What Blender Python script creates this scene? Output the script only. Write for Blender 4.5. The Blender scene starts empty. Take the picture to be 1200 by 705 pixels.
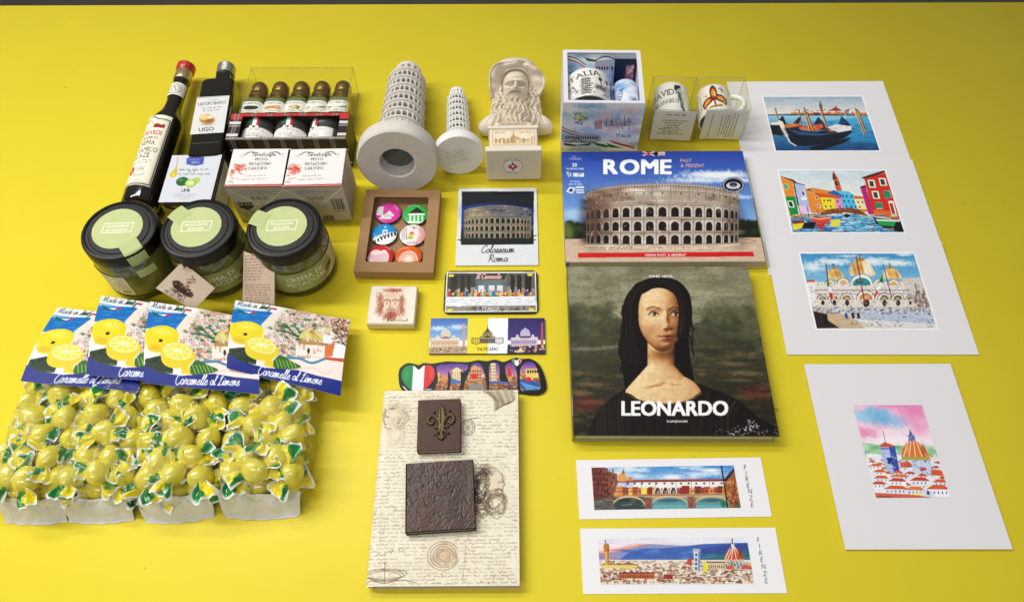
import bpy, bmesh, math, random
import numpy as np
from mathutils import Vector, Matrix

SC = bpy.context.scene
COL = SC.collection
PI = math.pi
# ------------------------------------------------------------------ camera
CAM_H = 0.62; FPX = 900.0; TH = math.radians(58.184); RO = math.radians(0.874)
_R = np.array([1., 0, 0]); _U = np.array([0, math.sin(TH), math.cos(TH)]); _W = np.array([0, math.cos(TH), -math.sin(TH)])
CR = math.cos(RO)*_R - math.sin(RO)*_U; CU = math.sin(RO)*_R + math.cos(RO)*_U
cd = bpy.data.cameras.new('camera'); cam = bpy.data.objects.new('camera', cd); COL.objects.link(cam)
cd.sensor_width = 36; cd.lens = FPX/1200*36; cd.clip_start = 0.02; cd.clip_end = 60
m = Matrix(((CR[0], CU[0], -_W[0], 0), (CR[1], CU[1], -_W[1], 0), (CR[2], CU[2], -_W[2], CAM_H), (0, 0, 0, 1)))
cam.matrix_world = m
SC.camera = cam
# ------------------------------------------------------------------ world, lamps, exposure
w = bpy.data.worlds.new('World'); SC.world = w; w.use_nodes = True
nt = w.node_tree; _tc = nt.nodes.new('ShaderNodeTexCoord'); _sx = nt.nodes.new('ShaderNodeSeparateXYZ'); _rm = nt.nodes.new('ShaderNodeValToRGB')      # a pale ceiling over a darker room
_rm.color_ramp.elements[0].position = .05; _rm.color_ramp.elements[0].color = (.42, .40, .40, 1); _rm.color_ramp.elements[1].position = .75; _rm.color_ramp.elements[1].color = (1.11, 1.11, 1.13, 1)
nt.links.new(_tc.outputs['Generated'], _sx.inputs[0]); nt.links.new(_sx.outputs['Z'], _rm.inputs[0]); nt.links.new(_rm.outputs[0], nt.nodes['Background'].inputs[0])
w.node_tree.nodes['Background'].inputs[1].default_value = 0.30
def lamp(name, loc, target, sx, sy, power, col):
    l = bpy.data.lights.new(name, 'AREA'); l.shape = 'RECTANGLE'; l.size = sx; l.size_y = sy; l.energy = power; l.color = col
    o = bpy.data.objects.new(name, l); COL.objects.link(o); o.location = loc
    d = Vector(target)-Vector(loc)
    z = -d.normalized(); x = Vector((1, 0, 0)); y = z.cross(x).normalized(); x = y.cross(z)
    o.rotation_euler = Matrix((x, y, z)).transposed().to_euler()
    return o
lamp('ceiling_and_fill_lamp', (-1.20, 0.66, 1.55), (-0.05, 0.35, 0), 1.3, 0.10, 20.5, (1, .97, .91))
lamp('ceiling_and_fill_lamp', (-0.8, 1.30, 1.75), (0.0, 0.45, 0), 1.6, 0.07, 17, (1, .98, .93))
lamp('ceiling_and_fill_lamp', (-0.45, -0.85, 1.8), (-0.1, 0.2, 0), 1.6, 0.2, 12.5, (1, .98, .95))  # unseen fill lamp, added on the near side
SC.view_settings.view_transform = 'Standard'; SC.view_settings.look = 'None'
SC.view_settings.exposure = -0.11; SC.view_settings.gamma = 1.0
try:
    SC.cycles.transparent_max_bounces = 24; SC.cycles.max_bounces = 8; SC.cycles.caustics_reflective = False; SC.cycles.caustics_refractive = False
except Exception: pass

# ------------------------------------------------------------------ placement helpers
def at(x, y, z=0.0):
    d = (x-600)*CR - (y-352.5)*CU + FPX*_W
    t = (z-CAM_H)/d[2]
    return np.array([0, 0, CAM_H]) + d*t
def fit(quad, z):
    """centre, width, depth and turn of a level rectangle seen at these four photo points (tl,tr,br,bl)"""
    p = [at(a, b, z)[:2] for a, b in quad]
    c = sum(p)/4; ex = ((p[1]-p[0])+(p[2]-p[3]))/2; ey = ((p[0]-p[3])+(p[1]-p[2]))/2
    wd, dp = np.hypot(*ex), np.hypot(*ey)
    v = ex/wd + np.array([ey[1], -ey[0]])/dp
    return float(c[0]), float(c[1]), float(wd), float(dp), math.atan2(v[1], v[0])
# ------------------------------------------------------------------ object helpers
def tag(o, label=None, cat=None, group=None, kind=None):
    if label: o['label'] = label
    if cat: o['category'] = cat
    if group: o['group'] = group
    if kind: o['kind'] = kind
    return o
def thing(name, label, cat, loc=(0, 0, 0), rz=0, group=None, rx=0, ry=0):
    o = bpy.data.objects.new(name, None); COL.objects.link(o); o.empty_display_size = .01
    o.location = loc; o.rotation_euler = (rx, ry, rz)
    return tag(o, label, cat, group)
def link(name, me, mt, parent=None, smooth=False, loc=None, rot=None):
    o = bpy.data.objects.new(name, me); COL.objects.link(o)
    if mt: me.materials.append(mt)
    if parent: o.parent = parent
    if smooth: me.polygons.foreach_set('use_smooth', [True]*len(me.polygons))
    if loc is not None: o.location = loc
    if rot is not None: o.rotation_euler = rot
    return o
def mesh(vs, fs, name='m'):
    me = bpy.data.meshes.new(name); me.from_pydata([tuple(map(float, v)) for v in vs], [], fs); me.update(); return me
class MB:
    def __init__(s): s.v = []; s.f = []
    def add(s, vs, fs, M=None):
        n = len(s.v)
        if M is not None: vs = [M @ Vector(v) for v in vs]
        s.v += [tuple(v) for v in vs]; s.f += [tuple(i+n for i in f) for f in fs]; return s
    def box(s, x0, x1, y0, y1, z0, z1, M=None):
        return s.add([(x0,y0,z0),(x1,y0,z0),(x1,y1,z0),(x0,y1,z0),(x0,y0,z1),(x1,y0,z1),(x1,y1,z1),(x0,y1,z1)],
                     [(0,3,2,1),(4,5,6,7),(0,1,5,4),(1,2,6,5),(2,3,7,6),(3,0,4,7)], M)
    def prism(s, pts, z0, z1, M=None):
        n = len(pts)
        return s.add([(x,y,z0) for x,y in pts]+[(x,y,z1) for x,y in pts],
                     [tuple(range(n))[::-1], tuple(range(n,2*n))]+[(i,(i+1)%n,n+(i+1)%n,n+i) for i in range(n)], M)
    def lathe(s, prof, n=48, M=None, power=2.0):
        """prof [(r,z)] round z; power>2 squares the section"""
        vs = []; fs = []
        for r, z in prof:
            for k in range(n):
                a = 2*PI*k/n; c, q = math.cos(a), math.sin(a)
                if power != 2.0:
                    d = (abs(c)**power+abs(q)**power)**(-1/power); c, q = c*d, q*d
                vs.append((r*c, r*q, z))
        for i in range(len(prof)-1):
            for k in range(n): fs.append((i*n+k, i*n+(k+1)%n, (i+1)*n+(k+1)%n, (i+1)*n+k))
        if prof[0][0] > 1e-5: fs.append(tuple(range(n))[::-1])
        if prof[-1][0] > 1e-5: fs.append(tuple((len(prof)-1)*n+k for k in range(n)))
        return s.add(vs, fs, M)
    def tube(s, path, rad, n=10, M=None, sy=1.0):
        vs = []; fs = []; P = [Vector(p) for p in path]
        up0 = Vector((0.02, 0.03, 1)).normalized()
        for i, p in enumerate(P):
            t = (P[min(i+1, len(P)-1)]-P[max(i-1, 0)]).normalized(); a = t.cross(up0)
            if a.length < 1e-4: a = Vector((1, 0, 0))
            a.normalize(); b = a.cross(t); r = rad[i] if hasattr(rad, '__len__') else rad
            for k in range(n):
                g = 2*PI*k/n; vs.append(tuple(p+a*(r*math.cos(g))+b*(r*sy*math.sin(g))))
        for i in range(len(P)-1):
            for k in range(n): fs.append((i*n+k, i*n+(k+1)%n, (i+1)*n+(k+1)%n, (i+1)*n+k))
        fs.append(tuple(range(n))[::-1]); fs.append(tuple((len(P)-1)*n+k for k in range(n)))
        return s.add(vs, fs, M)
    def build(s, name, mt, parent=None, smooth=False, auto=True):
        me = mesh(s.v, s.f, name)
        bm = bmesh.new(); bm.from_mesh(me); bmesh.ops.recalc_face_normals(bm, faces=bm.faces); 
        if smooth and auto:
            for e in bm.edges:
                if len(e.link_faces) == 2 and e.calc_face_angle(0) > math.radians(38): e.smooth = False
        bm.to_mesh(me); bm.free()
        return link(name, me, mt, parent, smooth)
def rbox(name, x0, x1, y0, y1, z0, z1, mt, parent=None, r=.001, seg=2):
    b = MB().box(x0, x1, y0, y1, z0, z1); me = mesh(b.v, b.f, name); bm = bmesh.new(); bm.from_mesh(me)
    bmesh.ops.bevel(bm, geom=bm.edges[:], offset=r, segments=seg, affect='EDGES', profile=.5); bm.to_mesh(me); bm.free()
    return link(name, me, mt, parent, False)
def rrect(w_, h_, r, n=6, cx=0, cy=0):
    o = []
    for sx, sy, a0 in ((1, 1, 0), (-1, 1, 90), (-1, -1, 180), (1, -1, 270)):
        for k in range(n+1):
            a = math.radians(a0+90*k/n); o.append((cx+sx*(w_/2-r)+r*math.cos(a), cy+sy*(h_/2-r)+r*math.sin(a)))
    return o
# axis swap: lathe's z -> world +y (things lying down, mouth away from us)
LIE = Matrix(((1, 0, 0, 0), (0, 0, 1, 0), (0, -1, 0, 0), (0, 0, 0, 1)))
# ------------------------------------------------------------------ materials
def lin(c):
    c = np.asarray(c, float)/255; return np.where(c <= .04045, c/12.92, ((c+.055)/1.055)**2.4)
_M = {}
def mat(name, col, rough=.5, var=.06, scale=60, bump=.0, bscale=400, metal=0, spec=.5, coat=0, sss=0, trans=0, ior=1.45):
    if name in _M: return _M[name]
    m = bpy.data.materials.new(name); m.use_nodes = True; nt = m.node_tree; p = nt.nodes['Principled BSDF']
    c = lin(col)
    p.inputs['Roughness'].default_value = rough; p.inputs['Metallic'].default_value = metal
    p.inputs['Specular IOR Level'].default_value = spec; p.inputs['Coat Weight'].default_value = coat; p.inputs['IOR'].default_value = ior
    p.inputs['Transmission Weight'].default_value = trans
    if sss: p.inputs['Subsurface Weight'].default_value = sss; p.inputs['Subsurface Scale'].default_value = .004; p.inputs['Subsurface Radius'].default_value = (1, .8, .3)
    tc = nt.nodes.new('ShaderNodeTexCoord'); n = nt.nodes.new('ShaderNodeTexNoise'); n.inputs['Scale'].default_value = scale; n.inputs['Detail'].default_value = 5
    nt.links.new(tc.outputs['Object'], n.inputs['Vector'])
    mx = nt.nodes.new('ShaderNodeMix'); mx.data_type = 'RGBA'
    mx.inputs[6].default_value = (*np.clip(c*(1-var), 0, 1), 1); mx.inputs[7].default_value = (*np.clip(c*(1+var), 0, 1), 1)
    nt.links.new(n.outputs['Fac'], mx.inputs[0]); nt.links.new(mx.outputs[2], p.inputs['Base Color'])
    if bump:
        n2 = nt.nodes.new('ShaderNodeTexNoise'); n2.inputs['Scale'].default_value = bscale; n2.inputs['Detail'].default_value = 6
        b = nt.nodes.new('ShaderNodeBump'); b.inputs['Strength'].default_value = 1; b.inputs['Distance'].default_value = bump
        nt.links.new(tc.outputs['Object'], n2.inputs['Vector']); nt.links.new(n2.outputs['Fac'], b.inputs['Height']); nt.links.new(b.outputs[0], p.inputs['Normal'])
    _M[name] = m; return m
def printmat(name, rough=.5, coat=0, bump=0, bscale=900, spec=.4):
    if name in _M: return _M[name]
    m = bpy.data.materials.new(name); m.use_nodes = True; nt = m.node_tree; p = nt.nodes['Principled BSDF']
    a = nt.nodes.new('ShaderNodeAttribute'); a.attribute_name = 'Col'; nt.links.new(a.outputs['Color'], p.inputs['Base Color'])
    p.inputs['Roughness'].default_value = rough; p.inputs['Coat Weight'].default_value = coat; p.inputs['Coat Roughness'].default_value = .12; p.inputs['Specular IOR Level'].default_value = spec
    if bump:
        tc = nt.nodes.new('ShaderNodeTexCoord'); n2 = nt.nodes.new('ShaderNodeTexNoise'); n2.inputs['Scale'].default_value = bscale; n2.inputs['Detail'].default_value = 4
        b = nt.nodes.new('ShaderNodeBump'); b.inputs['Distance'].default_value = bump
        nt.links.new(tc.outputs['Object'], n2.inputs['Vector']); nt.links.new(n2.outputs['Fac'], b.inputs['Height']); nt.links.new(b.outputs[0], p.inputs['Normal'])
    _M[name] = m; return m
def film(name, tint=(255, 255, 255), refl=.9, rough=.06, bump=.0003, bscale=60, base=.03):
    """clear plastic: see-through with a Fresnel sheen and crinkles"""
    if name in _M: return _M[name]
    m = bpy.data.materials.new(name); m.use_nodes = True; nt = m.node_tree; nt.nodes.remove(nt.nodes['Principled BSDF'])
    out = nt.nodes['Material Output']; t = nt.nodes.new('ShaderNodeBsdfTransparent'); t.inputs[0].default_value = (*lin(tint), 1)
    g = nt.nodes.new('ShaderNodeBsdfGlossy'); g.inputs['Roughness'].default_value = rough; g.inputs[0].default_value = (1, 1, 1, 1)
    fr = nt.nodes.new('ShaderNodeLayerWeight'); fr.inputs[0].default_value = .5
    pw = nt.nodes.new('ShaderNodeMath'); pw.operation = 'POWER'; pw.inputs[1].default_value = 4.0; nt.links.new(fr.outputs['Facing'], pw.inputs[0])
    mm = nt.nodes.new('ShaderNodeMath'); mm.operation = 'MULTIPLY_ADD'; mm.inputs[1].default_value = refl; mm.inputs[2].default_value = base
    mx = nt.nodes.new('ShaderNodeMixShader'); tc = nt.nodes.new('ShaderNodeTexCoord'); n2 = nt.nodes.new('ShaderNodeTexNoise')
    n2.inputs['Scale'].default_value = bscale; n2.inputs['Detail'].default_value = 3; b = nt.nodes.new('ShaderNodeBump'); b.inputs['Distance'].default_value = bump
    nt.links.new(tc.outputs['Object'], n2.inputs['Vector']); nt.links.new(n2.outputs['Fac'], b.inputs['Height'])
    nt.links.new(b.outputs[0], g.inputs['Normal']); nt.links.new(b.outputs[0], fr.inputs['Normal'])
    nt.links.new(pw.outputs[0], mm.inputs[0]); nt.links.new(mm.outputs[0], mx.inputs[0]); nt.links.new(t.outputs[0], mx.inputs[1]); nt.links.new(g.outputs[0], mx.inputs[2]); nt.links.new(mx.outputs[0], out.inputs[0])
    _M[name] = m; return m
P_MATTE = printmat('printed matt paper', .75, bump=.00002)
P_ART = printmat('printed art paper', .6, bump=.00003, bscale=1500)
P_GLOSS = printmat('printed glossy card', .32, .08, spec=.3)
P_MAG = printmat('printed laminated magnet', .34, .0, spec=.28)
P_GLAZE = printmat('printed ceramic glaze', .15, .5)
# ------------------------------------------------------------------ 2D painter: prints are painted by code into a fine mesh's colours
RNG = np.random.default_rng(7); random.seed(5)
def c3(c):
    if isinstance(c, str): c = tuple(int(c[i:i+2], 16) for i in (0, 2, 4))
    return np.array(c, float)
def fbm(h, w_, cell, oct_=4, seed=None):
    r = np.random.default_rng(seed if seed is not None else int(RNG.integers(1e9))); o = np.zeros((h, w_)); amp = 1; tot = 0
    for k in range(oct_):
        c = max(2.0, cell/2**k); gh, gw = int(h/c)+3, int(w_/c)+3; g = r.random((gh, gw))
        y = np.arange(h)/c; x = np.arange(w_)/c; yi = y.astype(int); xi = x.astype(int); fy = y-yi; fx = x-xi
        fy = (fy*fy*(3-2*fy))[:, None]; fx = (fx*fx*(3-2*fx))[None]
        a = g[yi][:, xi]; b = g[yi][:, xi+1]; c_ = g[yi+1][:, xi]; d = g[yi+1][:, xi+1]
        o += amp*((a*(1-fx)+b*fx)*(1-fy)+(c_*(1-fx)+d*fx)*fy); tot += amp; amp *= .5
    return o/tot
_T = {}
def glyph(ch, bold=0):
    k = (ch, bold)
    if k in _T: return _T[k]
    cu = bpy.data.curves.new('t', 'FONT'); cu.body = ch; cu.size = 1; cu.resolution_u = 3; cu.offset = bold; cu.fill_mode = 'FRONT'
    o = bpy.data.objects.new('t', cu); me = o.to_mesh(); me.calc_loop_triangles()
    v = np.array([x.co[:2] for x in me.vertices]) if len(me.vertices) else np.zeros((0, 2))
    t = np.array([list(x.vertices) for x in me.loop_triangles], int) if len(me.loop_triangles) else np.zeros((0, 3), int)
    o.to_mesh_clear(); bpy.data.objects.remove(o); bpy.data.curves.remove(cu)
    if len(v): x0 = v[:, 0].min(); v = v-[x0, 0]; wd = v[:, 0].max()
    else: wd = .28
    _T[k] = (v, t, wd); return _T[k]
SER = {'A': ('', '01'), 'B': ('0', '0'), 'D': ('0', '0'), 'E': ('0', '0'), 'F': ('0', '0'), 'H': ('01', '01'), 'I': ('5', '5'), 'K': ('01', '01'), 'L': ('0', '0'), 'M': ('01', '01'),
       'N': ('01', '0'), 'P': ('0', '0'), 'R': ('0', '01'), 'T': ('', '5'), 'U': ('01', ''), 'V': ('01', ''), 'X': ('01', '01'), 'Y': ('01', '5'), 'Z': ('', '')}
# script lettering: strokes in a unit box (x to the right, y up, x-height .5)
SCR = {'a': (.5, [[(.42,.42),(.2,.5),(.05,.25),(.15,.02),(.3,.08),(.42,.45),(.4,.1),(.5,.05)]]), 'b': (.45, [[(.05,.3),(.25,.95),(.15,.95),(.1,.1),(.25,.0),(.38,.25),(.25,.42),(.12,.3)]]),
 'c': (.42, [[(.38,.42),(.2,.5),(.06,.25),(.18,.02),(.42,.12)]]), 'd': (.5, [[(.4,.4),(.2,.5),(.05,.22),(.18,.02),(.35,.15),(.48,1.),(.4,.15),(.5,.05)]]),
 'e': (.4, [[(.05,.2),(.3,.35),(.25,.5),(.08,.35),(.1,.05),(.25,.0),(.42,.15)]]), 'f': (.32, [[(.02,.2),(.3,.85),(.25,1.),(.12,.6),(.08,-.3),(.18,-.3),(.2,.1),(.34,.15)]]),
 'g': (.46, [[(.4,.42),(.2,.5),(.05,.25),(.15,.05),(.38,.4),(.32,-.35),(.12,-.3),(.46,.1)]]), 'h': (.5, [[(.02,.2),(.28,.95),(.15,.9),(.08,0),(.2,.4),(.32,.48),(.33,.1),(.5,.08)]]),
 'i': (.25, [[(.02,.15),(.12,.5),(.1,.05),(.26,.12)], [(.16,.68),(.17,.72)]]), 'l': (.27, [[(.02,.15),(.26,.9),(.16,1.),(.08,.15),(.16,0),(.28,.12)]]),
 'm': (.75, [[(.02,.4),(.1,.5),(.08,0),(.25,.48),(.32,.4),(.3,0),(.48,.48),(.56,.4),(.54,.08),(.75,.1)]]), 'n': (.52, [[(.02,.4),(.1,.5),(.08,0),(.25,.48),(.34,.4),(.32,.08),(.52,.1)]]),
 'o': (.45, [[(.3,.48),(.08,.35),(.08,.08),(.25,.0),(.38,.25),(.28,.48),(.45,.42)]]), 'r': (.38, [[(.02,.15),(.14,.55),(.18,.45),(.3,.45),(.24,.1),(.38,.08)]]),
 's': (.36, [[(.02,.1),(.22,.52),(.26,.2),(.18,0),(.06,.06),(.36,.1)]]), 't': (.3, [[(.02,.15),(.2,.85),(.12,.1),(.3,.08)], [(.03,.55),(.32,.58)]]),
 'u': (.52, [[(.02,.3),(.1,.5),(.08,.08),(.2,.0),(.36,.45),(.35,.08),(.52,.08)]]), 'y': (.46, [[(.04,.48),(.1,.1),(.22,.08),(.38,.48),(.3,-.35),(.12,-.3),(.46,.12)]]),
 ' ': (.3, []), 'C': (.62, [[(.6,.8),(.5,1.),(.2,.8),(.05,.35),(.2,0),(.42,.02),(.6,.2)]]), 'R': (.65, [[(.15,0),(.25,.95)], [(.05,.8),(.3,1.),(.55,.85),(.45,.55),(.22,.5),(.4,.3),(.65,.0)]]),
 'M': (.85, [[(.02,0),(.2,.95),(.3,.1),(.62,.98),(.62,.05),(.85,.08)]]), 'I': (.4, [[(.1,.9),(.45,.95)], [(.28,.95),(.15,.02)], [(.0,.0),(.3,.04)]]),
 'L': (.6, [[(.15,.7),(.4,1.),(.3,.6),(.15,.08),(.02,.05),(.2,.0),(.6,.08)]]), 'T': (.6, [[(.05,.8),(.2,.98),(.7,.92)], [(.42,.94),(.22,0),(.08,.05)]]), 'S': (.5, [[(.5,.85),(.3,1.),(.15,.75),(.4,.35),(.25,0),(.02,.1)]])}
def catmull(p, n=4):
    p = [np.array(q, float) for q in p]
    if len(p) < 3: return p
    q = [2*p[0]-p[1]]+p+[2*p[-1]-p[-2]]; o = []
    for i in range(1, len(q)-2):
        for k in range(n):
            t = k/n; o.append(.5*((2*q[i])+(q[i+1]-q[i-1])*t+(2*q[i-1]-5*q[i]+4*q[i+1]-q[i+2])*t*t+(3*q[i]-q[i-1]-3*q[i+1]+q[i+2])*t**3))
    return o+[p[-1]]
class Cv:
    def __init__(s, w_, h_, bg='ffffff', ss=2, k=1.3):
        s.k = k; s.w, s.h, s.ss = int(w_*k), int(h_*k), ss; s.a = np.empty((s.h*ss, s.w*ss, 3)); s.a[:] = c3(bg); s.m = None; s.q((0, 0), (1, 0), (1, 1), (0, 1))
    def q(s, *src):
        W_, H_ = s.w*s.ss, s.h*s.ss; A = []; b = []
        for (x, y), (X, Y) in zip(src, ((0, 0), (W_, 0), (W_, H_), (0, H_))):
            A += [[x, y, 1, 0, 0, 0, -X*x, -X*y], [0, 0, 0, x, y, 1, -Y*x, -Y*y]]; b += [X, Y]
        s.Hm = np.append(np.linalg.solve(np.array(A, float), np.array(b, float)), 1).reshape(3, 3); return s
    def t(s, pts):
        p = np.asarray(pts, float).reshape(-1, 2); r = np.c_[p, np.ones(len(p))] @ s.Hm.T; return r[:, :2]/r[:, 2:]
    def _bb(s, p, e=0):
        H_, W_ = s.a.shape[:2]
        return max(0, int(p[:, 0].min()-e)), min(W_, int(p[:, 0].max()+e)+2), max(0, int(p[:, 1].min()-e)), min(H_, int(p[:, 1].max()+e)+2)
    def _bl(s, x0, x1, y0, y1, mk, col, al):
        if col is None: return
        v = s.a[y0:y1, x0:x1]; k = (mk*al)[..., None]; v[:] = v*(1-k)+c3(col)*k
    def mask(s, p):
        x0, x1, y0, y1 = s._bb(p)
        if x1 <= x0 or y1 <= y0: return None
        X = np.arange(x0, x1)[None]+.5; Y = np.arange(y0, y1)[:, None]+.5; mk = np.zeros((y1-y0, x1-x0), bool)
        for i in range(len(p)):
            ax, ay = p[i]; bx, by = p[(i+1) % len(p)]
            if ay == by: continue
            mk ^= ((ay > Y) != (by > Y)) & (X < (bx-ax)*(Y-ay)/(by-ay)+ax)
        return x0, x1, y0, y1, mk
    def poly(s, pts, col, al=1., curve=False):
        if curve: pts = catmull(list(pts)+[pts[0]], 5)[:-1]
        r = s.mask(s.t(pts))
        if r: s._bl(*r[:4], r[4].astype(float), col, al)
        return s
    def rect(s, x0, y0, x1, y1, col, al=1.): return s.poly([(x0, y0), (x1, y0), (x1, y1), (x0, y1)], col, al)
    def ell(s, cx, cy, rx, ry, col, al=1., rot=0, a0=0, a1=360, n=28):
        a = np.radians(np.linspace(a0, a1, n)); c, q = math.cos(math.radians(rot)), math.sin(math.radians(rot)); x, y = rx*np.cos(a), ry*np.sin(a)
        return s.poly(np.c_[cx+x*c-y*q, cy+x*q+y*c], col, al)
    def arc(s, cx, cy, rx, ry, col, wd=1, a0=0, a1=360, al=1., n=24):
        a = np.radians(np.linspace(a0, a1, n)); return s.line(np.c_[cx+rx*np.cos(a), cy+ry*np.sin(a)], col, wd, al)
    def line(s, pts, col, wd=1., al=1., curve=False):
        if curve: pts = catmull(pts, 4)
        p = s.t(pts); r = max(.5, wd*s.ss*s.k/2); x0, x1, y0, y1 = s._bb(p, r+1)
        if x1 <= x0 or y1 <= y0: return s
        mk = np.zeros((y1-y0, x1-x0))
        for a, b in zip(p[:-1], p[1:]):
            u0, u1, v0, v1 = s._bb(np.array([a, b]), r+1)
            if u1 <= u0 or v1 <= v0: continue
            X = np.arange(u0, u1)[None]+.5-a[0]; Y = np.arange(v0, v1)[:, None]+.5-a[1]; d = b-a; L = max(d@d, 1e-9)
            t = np.clip((X*d[0]+Y*d[1])/L, 0, 1); ds = np.hypot(X-t*d[0], Y-t*d[1])
            sub = mk[v0-y0:v1-y0, u0-x0:u1-x0]; np.maximum(sub, np.clip(r+.5-ds, 0, 1), out=sub)
        s._bl(x0, x1, y0, y1, mk, col, al); return s
    def grad(s, pts, c0, c1, al=1., horiz=False):
        r = s.mask(s.t(pts))
        if not r: return s
        x0, x1, y0, y1, mk = r; n = (x1-x0) if horiz else (y1-y0); t = np.linspace(0, 1, max(n, 1)); t = t[None, :, None] if horiz else t[:, None, None]
        v = s.a[y0:y1, x0:x1]; k = (mk*al)[..., None]; v[:] = v*(1-k)+(c3(c0)*(1-t)+c3(c1)*t)*k; return s
    def soft(s, cx, cy, rx, ry, col, al=1., hard=1.5, rough=.0):
        c = s.t([(cx, cy), (cx+rx, cy), (cx, cy+ry)]); RX = max(np.hypot(*(c[1]-c[0])), .5); RY = max(np.hypot(*(c[2]-c[0])), .5)
        x0, x1, y0, y1 = s._bb(c[:1], max(RX, RY)*1.6)
        if x1 <= x0 or y1 <= y0: return s
        X = (np.arange(x0, x1)[None]-c[0, 0])/RX; Y = (np.arange(y0, y1)[:, None]-c[0, 1])/RY; d = X*X+Y*Y
        if rough: d = d*(1+rough*(fbm(y1-y0, x1-x0, max(4, min(RX, RY)*.7))*2-1)*2)
        s._bl(x0, x1, y0, y1, np.clip(np.exp(-np.abs(d)**hard), 0, 1), col, al); return s
    def noise(s, amt, cell=12, oct_=4, tint=None):
        n = (fbm(s.a.shape[0], s.a.shape[1], cell*s.ss*s.k, oct_)-.5)*2
        if tint is None: s.a *= (1+amt*n)[..., None]
        else: k = np.clip(n*1.6, 0, 1)[..., None]*amt; s.a[:] = s.a*(1-k)+c3(tint)*k
        np.clip(s.a, 0, 255, out=s.a); return s
    def dabs(s, n, x0, y0, x1, y1, cols, w_, h_, al=.9, rot=20, inside=None):
        for _ in range(n):
            x, y = random.uniform(x0, x1), random.uniform(y0, y1)
            if inside and not inside(x, y): continue
            a = math.radians(random.uniform(-rot, rot)); k = random.uniform(.5, 1.4); u, v = w_*k/2, h_*random.uniform(.5, 1.4)/2
            c, q = math.cos(a), math.sin(a)
            s.poly([(x+i*u*c-j*v*q, y+i*u*q+j*v*c) for i, j in ((-1, -.8), (.9, -1), (1, .9), (-.9, 1))], random.choice(cols), al*random.uniform(.6, 1))
        return s
    def text(s, txt, x, y, size, col, al=1., align='c', bold=0, sx=1., shear=0, track=.09, rot=0, serif=False, arc=None):
        """size = letter height (cap) in source units; y = baseline"""
        gs = [glyph(ch, 0) for ch in txt]; k = size/.70; tot = sum(g[2]*sx+track for g in gs)-track; X = {'c': -tot/2, 'l': 0, 'r': -tot}[align]
        c, q = math.cos(math.radians(rot)), math.sin(math.radians(rot))
        def put(P):
            px = P[:, 0]+shear*P[:, 1]; py = P[:, 1]
            if arc:
                an = px*k/arc; RR = arc+py*k; u = RR*np.sin(an)/k; v = (RR*np.cos(an)-arc)/k
            else: u, v = px, py
            return np.c_[x+(u*c+v*q)*k, y+(u*q-v*c)*k]
        for ch, (v, t, wd) in zip(txt, gs):
            if len(v):
                Ps = [s.t(put(np.c_[v[:, 0]*sx+X+dx, v[:, 1]+dy])) for dx, dy in (((0, 0),) if not bold else ((-bold, -bold*.6), (bold, -bold*.6), (-bold, bold*.6), (bold, bold*.6), (0, 0)))]; x0, x1, y0, y1 = s._bb(np.concatenate(Ps))
                if x1 > x0 and y1 > y0:
                    Xg = np.arange(x0, x1)[None]+.5; Yg = np.arange(y0, y1)[:, None]+.5; mk = np.zeros((y1-y0, x1-x0), bool)
                    for A, B, C_ in [P[i] for P in Ps for i in t]:
                        e1 = (B[0]-A[0])*(Yg-A[1])-(B[1]-A[1])*(Xg-A[0]); e2 = (C_[0]-B[0])*(Yg-B[1])-(C_[1]-B[1])*(Xg-B[0]); e3 = (A[0]-C_[0])*(Yg-C_[1])-(A[1]-C_[1])*(Xg-C_[0])
                        mk |= ((e1 >= 0) & (e2 >= 0) & (e3 >= 0)) | ((e1 <= 0) & (e2 <= 0) & (e3 <= 0))
                    s._bl(x0, x1, y0, y1, mk.astype(float), col, al)
                if serif and ch in SER:
                    for fr, yy in ((SER[ch][0], .68), (SER[ch][1], .02)):
                        for f_ in fr:
                            gx = X+wd*sx*{'0': .08, '1': .92, '5': .5}[f_]; s.poly(put(np.array([(gx-.13, yy-.025), (gx+.13, yy-.025), (gx+.13, yy+.03), (gx-.13, yy+.03)])), col, al)
            X += wd*sx+track
        return s
    def script(s, txt, x, y, size, col, wd=1., shear=.3, sx=1., rot=0, al=1., align='c'):
        tot = sum(SCR[ch][0] for ch in txt)*sx; X = -tot/2 if align == 'c' else 0; c, q = math.cos(math.radians(rot)), math.sin(math.radians(rot))
        for ch in txt:
            for st in SCR[ch][1]:
                s.line([(x+((X+a*sx+shear*b)*c+b*q)*size, y+((X+a*sx+shear*b)*q-b*c)*size) for a, b in catmull(st, 4)], col, wd, al)
            X += SCR[ch][0]*sx
        return s
    def scrib(s, x0, y0, x1, y1, rows, col, wd=.8, al=.7, words=6, cen=False):
        """rows of unreadable small print"""
        for r in range(rows):
            y = y0+(y1-y0)*(r+.5)/rows; x = x0+(random.uniform(0, .18)*(x1-x0) if cen else 0); xe = x1-random.uniform(0, .18)*(x1-x0)
            while x < xe:
                L = (x1-x0)/words*random.uniform(.4, 1.2); pts = []; X = x; L = min(L, xe-x); h = (y1-y0)/rows*.22
                while X < x+L: pts.append((X, y+random.uniform(-h, h))); X += max((x1-x0)/90, L/14)
                if len(pts) > 1: s.line(pts, col, wd, al)
                x += L+(x1-x0)/words*.28
        return s
    def out(s):
        a = s.a.reshape(s.h, s.ss, s.w, s.ss, 3).mean((1, 3))/255; a = a*.4+.6*a*a*(3-2*a); g_ = a.mean(2, keepdims=True); a = g_+(a-g_)*.86; return lin(np.clip(a*255, 0, 255))
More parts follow.
